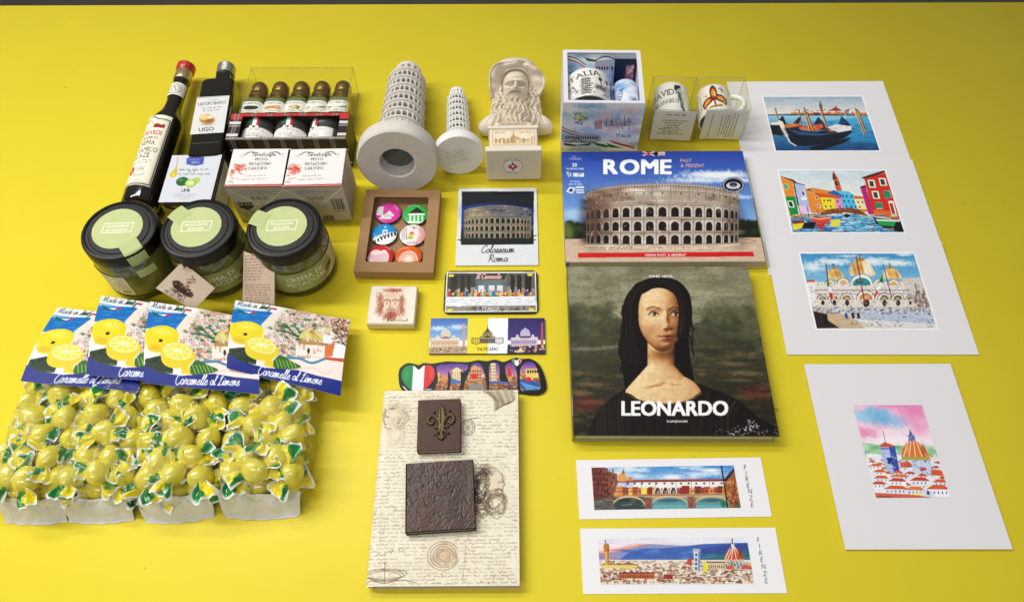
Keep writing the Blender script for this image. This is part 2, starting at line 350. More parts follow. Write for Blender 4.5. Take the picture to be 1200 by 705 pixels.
def sheet(name, cv, fn, mt, parent=None, keep=None, label=None):
    """cv laid on the surface fn(u,v); u left to right, v top to bottom; keep(u,v) trims the outline"""
    a = cv.out(); h, w_ = a.shape[:2]; U, V = np.meshgrid(np.linspace(0, 1, w_), np.linspace(0, 1, h))
    x, y, z = fn(U, V); co = np.stack([x+0*U, y+0*U, z+0*U], -1).reshape(-1, 3); idx = np.arange(h*w_).reshape(h, w_)
    f = np.stack([idx[:-1, :-1], idx[1:, :-1], idx[1:, 1:], idx[:-1, 1:]], -1).reshape(-1, 4)
    if keep is not None:
        k = keep(U, V).reshape(-1); f = f[k[f].all(1)]; used = np.zeros(h*w_, bool); used[f.ravel()] = True; mp = np.cumsum(used)-1; f = mp[f]; co = co[used]; a = a.reshape(-1, 3)[used]
    me = bpy.data.meshes.new(name); n = len(f); me.vertices.add(len(co)); me.vertices.foreach_set('co', co.ravel()); me.loops.add(n*4); me.loops.foreach_set('vertex_index', f.ravel().astype(np.int32))
    me.polygons.add(n); me.polygons.foreach_set('loop_start', np.arange(0, n*4, 4, dtype=np.int32)); me.polygons.foreach_set('loop_total', np.full(n, 4, np.int32)); me.polygons.foreach_set('use_smooth', np.ones(n, bool)); me.update(calc_edges=True)
    at_ = me.color_attributes.new('Col', 'FLOAT_COLOR', 'POINT'); at_.data.foreach_set('color', np.c_[a.reshape(-1, 3), np.ones(len(co))].ravel().astype(np.float32))
    me.validate()
    o = link(name, me, mt, parent)
    if label: o['label'] = label
    return o
def flat(w_, d, z, cx=0, cy=0): return lambda u, v: (cx+(u-.5)*w_, cy+(.5-v)*d, z+0*u)
def front(w_, y, z0, z1, cx=0): return lambda u, v: (cx+(u-.5)*w_, y+0*u, z1-v*(z1-z0))
# ================================================================== the setting: yellow table, dark floor behind
def table_material():
    m = bpy.data.materials.new('yellow vinyl'); m.use_nodes = True; nt = m.node_tree; p = nt.nodes['Principled BSDF']
    tc = nt.nodes.new('ShaderNodeTexCoord'); n = nt.nodes.new('ShaderNodeTexNoise'); n.inputs['Scale'].default_value = 5; n.inputs['Detail'].default_value = 8; n.inputs['Roughness'].default_value = .65
    mx = nt.nodes.new('ShaderNodeMix'); mx.data_type = 'RGBA'; mx.inputs[6].default_value = (*lin((229, 209, 40)), 1); mx.inputs[7].default_value = (*lin((237, 218, 50)), 1)
    n3 = nt.nodes.new('ShaderNodeTexNoise'); n3.inputs['Scale'].default_value = 95; n3.inputs['Detail'].default_value = 2
    sp = nt.nodes.new('ShaderNodeValToRGB'); sp.color_ramp.elements[0].position = .225; sp.color_ramp.elements[0].color = (.62, .60, .5, 1); sp.color_ramp.elements[1].position = .24; sp.color_ramp.elements[1].color = (1, 1, 1, 1)
    mu = nt.nodes.new('ShaderNodeMix'); mu.data_type = 'RGBA'; mu.blend_type = 'MULTIPLY'; mu.inputs[0].default_value = 1
    n2 = nt.nodes.new('ShaderNodeTexNoise'); n2.inputs['Scale'].default_value = 420; n2.inputs['Detail'].default_value = 4
    n4 = nt.nodes.new('ShaderNodeTexNoise'); n4.inputs['Scale'].default_value = 7; n4.inputs['Detail'].default_value = 2
    b = nt.nodes.new('ShaderNodeBump'); b.inputs['Distance'].default_value = .00006; b2 = nt.nodes.new('ShaderNodeBump'); b2.inputs['Distance'].default_value = .0022
    for k in (n, n2, n3, n4): nt.links.new(tc.outputs['Object'], k.inputs['Vector'])
    nt.links.new(n.outputs['Fac'], mx.inputs[0]); nt.links.new(mx.outputs[2], mu.inputs[6]); nt.links.new(n3.outputs['Fac'], sp.inputs[0]); nt.links.new(sp.outputs[0], mu.inputs[7]); nt.links.new(mu.outputs[2], p.inputs['Base Color'])
    nt.links.new(n4.outputs['Fac'], b2.inputs['Height']); nt.links.new(b2.outputs[0], b.inputs['Normal']); nt.links.new(n2.outputs['Fac'], b.inputs['Height']); nt.links.new(b.outputs[0], p.inputs['Normal'])
    p.inputs['Roughness'].default_value = .5; p.inputs['Specular IOR Level'].default_value = .35
    return m
M_TABLE = table_material()
e0, e1 = at(0, 4.5), at(1200, .5); ea = math.atan2(e1[1]-e0[1], e1[0]-e0[0]); em = (e0+e1)/2
def table_top():
    b = MB(); nx = 2
    b.box(-1.3, 1.3, -1.25, 0, -.03, 0)
    me = mesh(b.v, b.f); bm = bmesh.new(); bm.from_mesh(me); bmesh.ops.bevel(bm, geom=bm.edges[:], offset=.004, segments=3, affect='EDGES'); bm.to_mesh(me); bm.free()
    o = link('table_top', me, M_TABLE, None, True); o.location = (em[0], em[1], 0); o.rotation_euler = (0, 0, ea); o['kind'] = 'structure'
    g = MB().box(-4, 4, -2.5, 6, -.76, -.75).build('floor', mat('dark floor', (74, 68, 62), .5, .25, 6)); g['kind'] = 'structure'
table_top()
PAPER = mat('white paper edge', (236, 234, 236), .8, .01)
# ================================================================== matted art prints on the right
def art_gondola():
    c = Cv(190, 138, 'cfd3d6').q((105, 98), (918, 95), (1060, 540), (205, 540))
    c.grad([(90, 80), (930, 80), (980, 260), (130, 260)], '8fa6b8', 'e8ddd4'); c.dabs(40, 120, 100, 900, 200, ['a8b8c4', 'd8d2cc', 'e8ddd0', '9cb0c0'], 120, 10, .35, 4)
    c.grad([(130, 250), (990, 250), (1080, 545), (200, 545)], '8cc4dc', '0c4c80'); c.poly([(620, 300), (960, 255), (1030, 480), (830, 470), (700, 380)], '2c94cc', .55)
    c.dabs(240, 200, 300, 1050, 540, ['0a3c6c', '1464a0', '3ca0d4', '0e5288', '1c78b4'], 70, 6, .5, 5)
    for x0, x1, co in ((330, 560, 'd8904c'), (520, 640, 'c0603c'), (620, 790, 'd4642c'), (830, 955, 'cc7840')): c.rect(x0, 228, x1, 250, co)
    c.poly([(130, 243), (330, 238), (960, 246), (970, 256), (135, 252)], '34505c', .8); c.dabs(80, 350, 205, 950, 250, ['b8442c', 'e8b070', '5c3024', 'f0e0c8', '30444c'], 20, 9, .8, 12)
    c.poly([(640, 215), (700, 180), (760, 215)], 'a8482c').line([(700, 190), (712, 170)], '3c3430', 1)
    c.poly([(562, 165), (590, 165), (592, 215), (574, 215)], '6c3c28').poly([(565, 165), (572, 125), (588, 165)], '3c8478').dabs(30, 770, 200, 840, 252, ['f0ece4', '8ca0a8', '30404c'], 12, 16, .8, 30)
    def post(xa, ya, xb, yb, w=2.6): c.line([(xa, ya), (xb, yb)], 'b87438', w); c.line([(xa+5, ya), (xb+6, yb)], '2c2018', .9); c.line([(xa-4, ya+20), (xb-4, yb)], 'f4c890', .8)
    post(202, 190, 222, 280, 1.6); post(398, 205, 412, 330, 2); post(862, 190, 935, 410, 2); post(884, 210, 950, 400, 1.6)
    # far gondolas
    c.poly([(160, 330), (300, 335), (270, 260), (262, 255), (220, 300)], '12283c'); c.poly([(165, 325), (400, 325), (410, 270), (395, 268), (350, 315), (420, 335), (400, 400), (180, 400)], '16304c')
    c.poly([(160, 312), (230, 300), (240, 330), (170, 330)], 'e4dcd0'); c.poly([(275, 325), (390, 315), (400, 340), (300, 355)], 'e06a30'); c.dabs(16, 290, 318, 390, 350, ['f49c50', 'b8401c'], 26, 6, .8)
    c.poly([(160, 335), (250, 335), (300, 420), (180, 410)], '0c2238'); c.poly([(520, 320), (555, 262), (600, 310), (630, 370), (480, 380)], '1c3c5c', curve=False)
    c.poly([(395, 345), (590, 320), (595, 350), (540, 375), (400, 365)], 'dc5c2c'); c.dabs(22, 410, 335, 580, 368, ['f08848', 'a83818', 'f4b070'], 30, 6, .8)
    c.poly([(285, 360), (400, 372), (540, 385), (640, 372), (740, 330), (745, 255), (800, 305), (835, 350), (830, 395), (770, 440), (640, 480), (480, 505), (370, 500), (330, 470)], '0d2036')
    c.poly([(300, 365), (420, 385), (560, 398), (720, 395), (560, 420), (400, 412)], '3c6488', .8); c.poly([(725, 325), (745, 258), (812, 325), (780, 320)], '24466c'); c.poly([(590, 370), (650, 350), (720, 395), (640, 390)], '6c4430')
    c.poly([(630, 350), (700, 325), (832, 340), (830, 372), (720, 392)], 'd8d4d8'); c.dabs(24, 650, 332, 825, 380, ['f4f0f0', 'a8a4b0', 'c8c4cc'], 34, 7, .8, 30)
    c.poly([(480, 515), (620, 480), (835, 430), (760, 480), (600, 530), (500, 540)], '081828')
    c.poly([(222, 290), (262, 300), (285, 350), (250, 360)], 'f0e0c4'); c.line([(255, 345), (290, 410), (320, 470), (370, 500)], 'f0e0c0', 2.4)
    for k in range(5): c.line([(252+k*7, 365+k*14), (282+k*6, 360+k*13)], 'f0e0c4', 1.6)
    post(440, 190, 488, 380, 3.2); post(465, 230, 515, 380, 2.4); post(572, 175, 625, 350, 3.6); c.text('C', 940, 525, 14, '0a1c30'); c.noise(.06, 3)
    return c
def art_canal():
    c = Cv(205, 138, 'd8dcd8').q((88, 75), (955, 72), (1133, 577), (205, 577))
    c.grad([(80, 60), (960, 60), (1010, 300), (120, 300)], 'b4d0dc', 'e8e4d8'); c.dabs(60, 100, 80, 900, 280, ['a4c8d8', 'e4e8e4', 'c8d8dc', 'f0e8dc'], 120, 26, .3, 6)
    P = c.poly
    P([(300, 225), (370, 215), (800, 290), (840, 410), (360, 420)], 'e88428'); P([(425, 285), (545, 300), (565, 395), (440, 395)], 'f8dc20'); P([(425, 285), (545, 272), (590, 282), (590, 302)], 'd85c24')
    P([(545, 300), (600, 305), (625, 392), (565, 395)], 'e488b8'); P([(590, 265), (705, 268), (740, 390), (625, 392)], '4cb4e4'); P([(485, 260), (540, 232), (610, 265), (600, 300), (560, 275)], '2464b4'); P([(590, 265), (560, 235), (660, 245), (705, 268)], '5cb8dc')
    P([(705, 300), (790, 300), (815, 390), (740, 390)], 'f8d898'); P([(700, 290), (770, 285), (790, 302), (710, 304)], 'c86428')
    P([(527, 110), (535, 78), (575, 140), (612, 240), (560, 235)], 'c85c2c'); P([(527, 110), (535, 80), (560, 145), (530, 150)], '7c3020'); P([(545, 160), (580, 160), (590, 195), (555, 195)], '5c2418'); c.line([(560, 150), (610, 240)], 'f0a060', 1)
    P([(100, 122), (200, 155), (225, 285), (145, 285)], 'f08c28'); P([(145, 285), (225, 285), (255, 430), (185, 440)], '149440'); P([(98, 120), (205, 150), (230, 165), (260, 360), (245, 360), (205, 165)], '241c20')
    P([(215, 172), (300, 192), (355, 410), (272, 425)], 'a8b4e0'); P([(205, 165), (300, 190), (305, 197), (215, 178)], '8c2820'); P([(250, 360), (320, 365), (330, 420), (275, 425)], 'ecb4dc'); P([(310, 232), (350, 222), (375, 245), (345, 300)], 'f09030')
    P([(308, 232), (345, 225), (372, 245), (350, 240)], '3c2420'); P([(340, 265), (430, 285), (460, 400), (370, 410)], 'f08c2c'); P([(380, 255), (600, 285), (590, 300), (420, 290)], 'd85820')
    def win(x, y, w, h, co='0c4c38', fr='f8f4e8'): s_ = .28*h; c.poly([(x, y), (x+w, y), (x+w+s_, y+h), (x+s_, y+h)], fr); c.poly([(x+w*.2, y+h*.14), (x+w*.82, y+h*.14), (x+w*.82+s_*.8, y+h*.88), (x+w*.2+s_*.8, y+h*.88)], co)
    win(118, 180, 48, 50, '3cb090', 'f8a850'); win(160, 320, 46, 55); win(270, 240, 30, 40, '205070'); c.rect(275, 290, 320, 315, 'f4f0f4'); win(352, 235, 22, 22, '4c2018'); win(385, 280, 22, 28, '502818'); win(405, 350, 22, 26, '502818'); win(368, 350, 22, 50, 'f06838', 'f0a060')
    for x, y in ((455, 310), (485, 310), (505, 310), (470, 358), (510, 358), (565, 315), (585, 360), (610, 275), (640, 275), (680, 278), (620, 315), (655, 315), (695, 318), (640, 358), (680, 360), (715, 362), (735, 322), (770, 322), (750, 362)): c.poly([(x, y), (x+12, y), (x+16, y+16), (x+4, y+16)], '2c3c54')
    P([(765, 130), (950, 72), (968, 85), (790, 145)], '4c2420'); P([(790, 140), (965, 90), (1100, 470), (870, 445)], 'd8301c'); P([(755, 205), (800, 195), (875, 445), (830, 430)], 'b81c74'); P([(750, 208), (800, 190), (805, 205), (765, 215)], '3c1420'); P([(870, 390), (1060, 410), (1075, 455), (880, 442)], 'e86c20')
    for x, y in ((815, 150), (905, 135), (850, 240), (945, 236), (880, 330)): win(x, y, 56, 62 if y < 300 else 54, '0c5c3c')
    P([(945, 236), (1000, 240), (1016, 298), (960, 296)], '20906c'); P([(880, 332), (935, 332), (950, 380), (894, 380)], '20906c'); win(990, 320, 44, 120, 'a4402c')
    P([(185, 440), (420, 425), (430, 440), (195, 470)], 'e09430'); P([(190, 465), (400, 440), (870, 450), (1133, 500), (1133, 577), (205, 577)], '2878b4')
    c.dabs(420, 200, 430, 1110, 577, ['2c9cd8', '1454a0', 'f4f0e4', 'e8d040', '58b8e0', 'c03028', '0c3050', '70c8e8'], 60, 7, .75, 8); c.dabs(160, 560, 430, 860, 575, ['38a4dc', '1c5ca8', 'e8f4f4', '74d0e8'], 70, 6, .8, 6)
    P([(430, 420), (520, 385), (680, 375), (760, 395), (830, 440), (780, 435), (640, 415), (500, 430), (440, 440)], '8c5030'); c.dabs(50, 440, 385, 810, 430, ['5c3020', 'b87448', '3c2018'], 18, 9, .8, 30); P([(620, 440), (650, 425), (690, 440), (650, 460)], '142430')
    P([(340, 470), (420, 450), (525, 455), (500, 500), (400, 505)], 'e04828'); P([(335, 450), (420, 465), (525, 450), (520, 462), (420, 475), (345, 462)], 'f8a890'); P([(385, 510), (480, 500), (450, 560)], 'c43420')
    P([(200, 510), (300, 495), (290, 540), (215, 560)], 'f0d428'); P([(300, 500), (400, 495), (380, 550), (280, 545)], '0c1420'); P([(520, 480), (600, 470), (590, 530), (520, 530)], 'f0dc30'); P([(205, 490), (300, 480), (300, 500), (210, 510)], '901c20')
    P([(870, 455), (1000, 470), (1110, 480), (1133, 577), (1000, 560), (900, 510)], '18101c'); P([(900, 480), (1060, 488), (1045, 530), (920, 520)], '18a050'); P([(890, 470), (1095, 478), (1090, 490), (900, 482)], 'f4f0e0')
    for a, b_ in (((250, 360), (290, 490)), ((322, 365), (340, 455)), ((405, 390), (425, 440))): c.line([a, b_], '201818', 1)
    c.text('LUPOND', 1000, 560, 16, 'f8f0e0'); c.noise(.05, 3); return c
def art_basilica():
    c = Cv(225, 148, 'e4dcd4').q((80, 82), (918, 82), (1090, 625), (203, 628)); P = c.poly
    c.grad([(70, 70), (930, 70), (985, 300), (130, 300)], '3c8cc4', '7cb4d8'); 
    for x, y, rx, ry in ((330, 140, 130, 22), (620, 140, 120, 26), (800, 150, 130, 20), (180, 180, 90, 34), (450, 100, 90, 8), (850, 90, 60, 10)): c.soft(x, y, rx, ry, 'eef2f4', .85, 1.5, .5)
    c.dabs(60, 90, 85, 950, 260, ['2c7cbc', '68a8d4', 'dce8f0', '2468a4'], 60, 9, .35, 12)
    P([(120, 280), (200, 280), (220, 460), (160, 460)], 'e8e0dc'); P([(115, 278), (185, 272), (195, 290), (125, 292)], 'c8603c')
    P([(190, 290), (920, 285), (1050, 500), (190, 500)], 'dcd2c8'); P([(830, 262), (975, 255), (1060, 520), (930, 520)], 'c8beb4')
    for cx, cy, rx, ry in ((338, 235, 55, 42), (532, 195, 84, 60), (752, 232, 62, 42)):
        P([(cx-rx, cy+ry*.8), (cx-rx*1.05, cy), (cx-rx*.75, cy-ry*.7), (cx-10, cy-ry*1.1), (cx+rx*.6, cy-ry*.8), (cx+rx*1.05, cy), (cx+rx*1.1, cy+ry*.8)], 'e8c898', curve=True)
        for k in range(5): c.soft(cx-rx*.6+rx*.32*k, cy-ry*.1+random.uniform(-8, 8), rx*.16, ry*.8, random.choice(['b87424', 'd89838', 'fcf0d8', '8c5820']), .8)
        c.ell(cx-6, cy-ry*1.12, rx*.32, ry*.22, 'b88430'); c.line([(cx-8, cy-ry*1.2), (cx-12, cy-ry*1.9)], '5c4424', 1.6); c.line([(cx-20, cy-ry*1.65), (cx-2, cy-ry*1.68)], '5c4424', 1)
        c.line([(cx-rx, cy+ry*.7), (cx-rx*.9, cy-ry*.3), (cx-rx*.3, cy-ry)], '6c4c30', .8, .7)
    c.ell(535, 305, 82, 74, 'f0ece4', 1, 0, 180, 360); c.ell(535, 306, 66, 48, '2c8c94', 1, 0, 170, 370); c.dabs(26, 480, 275, 590, 318, ['1c646c', '5cb4b4', '144850'], 14, 8, .8, 40); c.arc(535, 300, 80, 68, '5880a8', 1.6, 180, 360)
    for x, y, r in ((300, 295, 36), (400, 290, 44), (660, 290, 36), (770, 300, 44)): c.ell(x, y+8, r, r*.85, 'e8dcc8', 1, 0, 180, 360); c.arc(x, y+8, r, r*.85, '6c6058', 1.2, 180, 360); c.ell(x, y+12, r*.6, r*.6, random.choice(['d8a860', 'c8b490']), 1, 0, 180, 360)
    c.rect(190, 345, 890, 352, '54484c', .6); c.rect(200, 372, 880, 378, '6c6064', .5)
    for x, r, co in ((245, 36, '6c5040'), (330, 40, 'a4603c'), (425, 44, '7c6848'), (565, 66, 'c47c4c'), (700, 46, '6c5c3c'), (800, 44, '5c4c3c'), (890, 28, '4c4038')):
        c.ell(x, 415, r, r*.95, 'f0e8dc', 1, 0, 180, 360); c.poly([(x-r, 414), (x+r, 414), (x+r+14, 475), (x-r+12, 475)], 'd8ccbc'); c.arc(x, 415, r*1.05, r, '4c3c34', 1.3, 180, 360); c.ell(x+2, 416, r*.75, r*.72, co, 1, 0, 180, 360); c.ell(x+4, 440, r*.36, r*.5, '3c2c24'); c.soft(x, 405, r*.4, r*.2, 'e8c080', .8)
    c.dabs(520, 150, 300, 1020, 480, ['8c8488', 'f8f4f0', '6c747c', 'c8b8a8', 'a8948c', '505464', 'f4e8dc'], 9, 13, .55, 30); c.dabs(60, 930, 320, 1040, 520, ['3c2c2c', '6c5048', 'b0a098'], 14, 40, .7, 20)
    P([(165, 470), (1050, 470), (1095, 630), (200, 630)], 'b8bcc4'); P([(170, 480), (400, 520), (620, 628), (200, 630)], 'c8a884'); P([(400, 500), (1060, 520), (1095, 600), (800, 600)], 'a8b8d0', .8); P([(500, 560), (1090, 590), (1095, 628), (560, 628)], 'e0d8d0', .8)
    c.dabs(420, 170, 470, 1050, 520, ['7c94b8', '4c5c78', 'e8e8ec', 'a86858', '384054', 'b8c4d8', 'd8b898'], 12, 12, .75, 40); c.dabs(90, 300, 530, 1080, 620, ['d8dce4', '8c9cb8', 'b49c84', '788cac'], 60, 5, .45, 10); c.dabs(46, 420, 540, 1060, 610, ['30303c', '484c60'], 14, 6, .8, 30)
    P([(175, 500), (270, 520), (290, 570), (370, 622), (200, 628)], '241c20', .9); c.poly([(250, 520), (280, 520), (288, 600), (262, 600)], '181418')
    for x, co in ((420, '2c5c9c'), (470, '30303c'), (510, '28303c')): c.poly([(x-12, 515), (x+8, 512), (x+16, 550), (x-4, 555)], co)
    c.line([(270, 155), (312, 440)], '5c3024', 1.8); c.line([(495, 100), (560, 450)], '8c3c2c', 2.4); c.line([(697, 165), (755, 400)], '4c3028', 1.6)
    P([(276, 270), (290, 290), (296, 330), (280, 320)], '208c50'); P([(290, 320), (312, 330), (314, 370), (294, 360)], 'f4f0ec'); P([(296, 360), (318, 372), (322, 410), (300, 400)], 'cc2c28'); P([(690, 235), (695, 290), (650, 330), (665, 280)], '1c8444'); P([(668, 290), (690, 295), (660, 350), (645, 340)], 'f4f4f0'); P([(645, 350), (660, 362), (632, 405), (625, 395)], 'cc3028')
    c.text('CIABANI', 1035, 614, 9, '302830'); c.noise(.07, 2.5); return c
def art_dome():
    c = Cv(122, 140, 'f0e4ec').q((52, 55), (510, 52), (695, 662), (208, 665)); P = c.poly
    c.grad([(40, 40), (520, 40), (600, 340), (110, 340)], 'f0a8c8', 'f8dce8')
    for x, y, rx, ry, co in ((190, 100, 100, 36, '6cb4e4'), (260, 150, 110, 44, '5ca8dc'), (110, 130, 60, 34, '84c4e8'), (350, 170, 60, 40, '90b8e4'), (450, 90, 100, 50, 'ec78ac'), (480, 190, 60, 60, 'f090b8'), (150, 240, 90, 34, 'e87ca8'), (330, 60, 120, 14, 'e880b0'), (300, 240, 100, 30, 'f8d4e8'), (330, 290, 160, 30, 'fce8f0'), (90, 70, 40, 14, 'f4b8d0')): c.soft(x, y, rx, ry, co, .85, 1.4, .6)
    P([(112, 302), (240, 318), (360, 320), (560, 330), (605, 350), (640, 430), (140, 400)], '8cc098'); 
    for _ in range(40): c.soft(random.uniform(120, 600), random.uniform(320, 400), 26, 12, random.choice(['5c9c70', 'b4d8ac', '74b0a0', 'd4e4b8']), .6, 1.5, .4)
    P([(140, 375), (620, 390), (695, 662), (208, 665)], 'e4e4f0')
    c.dabs(110, 150, 385, 620, 470, ['7890d0', 'f0f0f8', 'c86c44', 'a8b4e0', 'e8a078', '4c64b4'], 20, 9, .8, 25)
    P([(232, 312), (330, 322), (360, 500), (290, 520), (255, 420)], 'a4b4e4'); P([(290, 322), (330, 322), (362, 490), (325, 500)], '3c54ac'); P([(228, 322), (262, 298), (325, 320), (320, 332), (235, 330)], 'c4583c'); c.line([(252, 225), (270, 300)], '504878', 1); P([(275, 400), (305, 400), (318, 445), (285, 440)], '24347c')
    c.dabs(50, 240, 335, 345, 500, ['e8ecfc', '5468bc', '8c9cdc'], 10, 6, .8, 20); c.rect(235, 338, 330, 346, '3c4c9c', .7)
    P([(372, 392), (380, 340), (408, 300), (440, 284), (475, 290), (520, 325), (556, 392), (562, 420), (380, 416)], 'e0742c', curve=False); P([(372, 390), (556, 394), (566, 420), (378, 416)], 'a89c50')
    for a in ((418, 296, 388, 390), (436, 288, 425, 390), (452, 286, 466, 392), (470, 290, 508, 392), (490, 302, 540, 392)): c.line([a[:2], a[2:]], 'fce8d8', 1.2)
    c.soft(518, 350, 16, 38, '9c4420', .6); c.soft(412, 345, 14, 34, 'f0a868', .6); P([(414, 290), (422, 250), (452, 248), (468, 290)], '6c7cb8'); P([(424, 252), (428, 212), (446, 250)], '4c5890'); c.dabs(26, 414, 250, 466, 290, ['e8ecfc', '2c3c8c'], 6, 8, .8)
    P([(360, 430), (430, 428), (450, 462), (370, 465)], 'd8602c'); P([(450, 415), (560, 420), (590, 520), (440, 500)], 'bcc8ec'); c.dabs(70, 360, 420, 590, 520, ['4c60b4', 'e8ecf8', '8494d4', '2c3c8c'], 12, 9, .7, 20); P([(565, 515), (575, 470), (600, 458), (640, 490), (650, 520)], 'e05c24'); P([(490, 470), (530, 462), (540, 480), (500, 490)], 'c45030')
    def house(x, y, w, h, wl='f8f4f4', rf='e0602c'):
        c.poly([(x+6, y), (x+w, y+2), (x+w+h*.3, y+h), (x+h*.3, y+h)], wl); c.poly([(x-4, y+4), (x+w*.3, y-h*.45), (x+w*.8, y-h*.4), (x+w+10, y+6), (x+w*.4, y+3)], rf); c.line([(x, y+4), (x+w, y+6)], '8c3418', .8, .7)
        for k in range(int(w/28)): c.rect(x+20+k*26, y+h*.35, x+28+k*26, y+h*.7, '5460a8')
    for x, y, w, h in ((160, 425, 40, 16), (210, 438, 40, 16), (170, 465, 44, 18), (225, 470, 46, 18), (590, 430, 36, 16), (575, 460, 40, 18), (320, 495, 60, 20), (400, 500, 60, 20), (480, 515, 60, 20), (250, 500, 50, 20), (620, 530, 44, 20), (360, 575, 70, 24), (470, 580, 70, 24), (170, 450, 70, 24), (190, 490, 80, 26), (195, 530, 90, 30), (180, 570, 90, 34), (300, 520, 120, 30), (290, 550, 110, 36), (430, 545, 120, 40), (580, 555, 90, 34), (260, 600, 150, 40), (400, 605, 120, 40), (540, 600, 140, 54)): house(x, y, w, h, random.choice(['f8f4f4', 'fcecdc', 'e4e4f4']), random.choice(['e0602c', 'cc4c20', 'ec7c3c']))
    P([(400, 640), (520, 620), (600, 660), (420, 664)], 'f4dc90'); P([(195, 630), (420, 640), (560, 655), (560, 665), (205, 665)], 'd85838', .9); P([(500, 612), (540, 605), (600, 655), (520, 655)], 'c4d0f0'); P([(540, 615), (555, 620), (560, 645), (540, 640)], '3c3c6c')
    c.dabs(230, 150, 400, 690, 660, ['4c4c84', '6c78b0', 'fcf8f4', '9c4c2c', '8494c8', 'c8785c'], 8, 4, .6, 25); c.text('C.FIORAZZO', 262, 662, 12, '242030', bold=.01); c.noise(.06, 3); return c
def city(c, x0, y0, x1, y1, n, s_=1):
    for k in range(n):
        t = k/n; y = y0+(y1-y0)*t; x = random.uniform(x0, x1); w = random.uniform(14, 44)*s_; h = random.uniform(7, 14)*s_*(1+t)
        c.rect(x, y, x+w, y+h, random.choice(['f0e4cc', 'e8d4b4', 'd8bc94', 'f4ecdc', 'b89c7c', 'e0b8a8', '9c8878', 'd8d4d0'])); c.poly([(x-2, y), (x+w*.2, y-h*.6), (x+w*.9, y-h*.55), (x+w+3, y)], random.choice(['a85c40', 'c07c58', '7c4838', 'b08870', '8c6450', '5c4440', '94685c']))
        for q in range(int(w/8)): c.rect(x+3+q*8, y+h*.35, x+5.5+q*8, y+h*.8, '5c4844', .8)
def art_bridge():
    c = Cv(245, 84, 'd8e4f0').q((48, 75), (1075, 63), (1128, 368), (72, 380)); P = c.poly
    c.grad([(40, 50), (1090, 50), (1100, 190), (60, 190)], '4c8cd4', 'a4c4e8')
    for _ in range(46): c.soft(random.uniform(160, 1060), random.uniform(65, 165), random.uniform(30, 90), random.uniform(6, 20), random.choice(['eef4fa', 'dce8f4', '3c7ccc', '5c98dc', 'fafcfc']), .6, 1.4, .6)
    P([(60, 290), (1110, 285), (1128, 370), (72, 380)], '6c9ca0'); c.dabs(200, 120, 290, 1110, 372, ['4c7c84', '8cb8b8', '5c8c94', 'a8ccc8', '3c646c'], 70, 5, .6, 4)
    P([(200, 175), (1010, 170), (1030, 225), (215, 240)], 'ece6e0'); P([(220, 176), (360, 178), (340, 235), (232, 240)], 'b8c0dc'); P([(340, 165), (1010, 160), (1015, 174), (210, 180), (215, 168)], 'a04438'); c.line([(215, 182), (1010, 176)], '4c2420', 1)
    for x in (312, 362, 414, 468, 518, 576, 632, 695, 750, 805, 862, 925, 988): c.ell(x, 192, 8, 7, '30303c')
    for x in (300, 410, 510, 660, 770, 900): c.line([(x, 176), (x, 225)], '6c5c5c', .7)
    xs = 215; cols = ['c8704c', 'b85c3c', 'e09048', 'f0c848', 'a85848', 'd8a060', '943c34', 'b87c5c']
    while xs < 1060:
        w = random.uniform(22, 50)
        if not 505 < xs < 655: c.rect(xs, 212+random.uniform(-2, 16), xs+w, 282, random.choice(cols)); c.rect(xs+w*.3, 240, xs+w*.45, 256, '3c2428'); c.rect(xs+w*.65, 238, xs+w*.8, 254, '4c2c28'); c.line([(xs, 225), (xs+w, 222)], '4c2824', 1, .7)
        xs += w*.85
    c.rect(505, 225, 662, 282, 'b07c5c'); c.rect(700, 208, 755, 280, '9c2c30'); c.rect(410, 220, 450, 268, 'f4d858')
    for x in (527, 583, 640): c.ell(x, 262, 26, 52, 'f0e4d8', 1, 0, 180, 360); c.ell(x, 264, 20, 44, '443840', 1, 0, 180, 360); c.ell(x+4, 262, 11, 22, 'a88478', 1, 0, 180, 360)
    P([(205, 275), (1055, 262), (1060, 290), (205, 300)], 'c09c74'); P([(205, 288), (430, 285), (440, 372), (225, 376)], '4c5450'); c.line([(205, 280), (1055, 270)], '5c3c2c', 1)
    for x0, x1 in ((210, 430), (485, 740), (795, 1040)):
        m_ = (x0+x1)/2; r = (x1-x0)/2; c.ell(m_, 345, r+8, 68, 'd0ac84', 1, 0, 180, 360); c.ell(m_, 350, r, 58, '3c5454' if x0 < 300 else '5c949c', 1, 0, 180, 360); c.rect(x0, 345, x1, 374, '3c4c4c' if x0 < 300 else '68a4a8'); c.soft(m_, 312, r*.7, 14, '2c3c40', .5)
    P([(430, 290), (485, 290), (490, 372), (442, 374)], '8c5c4c'); P([(740, 285), (790, 283), (805, 366), (750, 368)], '94604c'); c.dabs(40, 435, 295, 490, 370, ['6c4038', 'ac7860'], 14, 8, .6); c.dabs(40, 745, 290, 800, 366, ['6c4038', 'ac7860'], 14, 8, .6)
    P([(48, 75), (150, 78), (170, 130), (210, 150), (215, 310), (75, 380)], '7c3c30'); P([(140, 90), (200, 112), (235, 120), (240, 190), (210, 280), (190, 280)], '8c5c44'); c.dabs(120, 55, 85, 215, 300, ['4c2020', '984c38', 'b06c50', '3c1c1c', '643028'], 12, 16, .7, 14)
    P([(240, 130), (275, 112), (300, 130), (305, 175), (245, 178)], 'e89850'); P([(268, 120), (278, 82), (292, 122)], 'a85838'); P([(310, 150), (335, 140), (355, 160), (350, 172), (310, 172)], 'c88c60')
    for r_ in range(5):
        for k in range(5): c.rect(68+k*22+r_*2, 110+r_*40, 77+k*22+r_*2, 128+r_*40, '3c1818', .8)
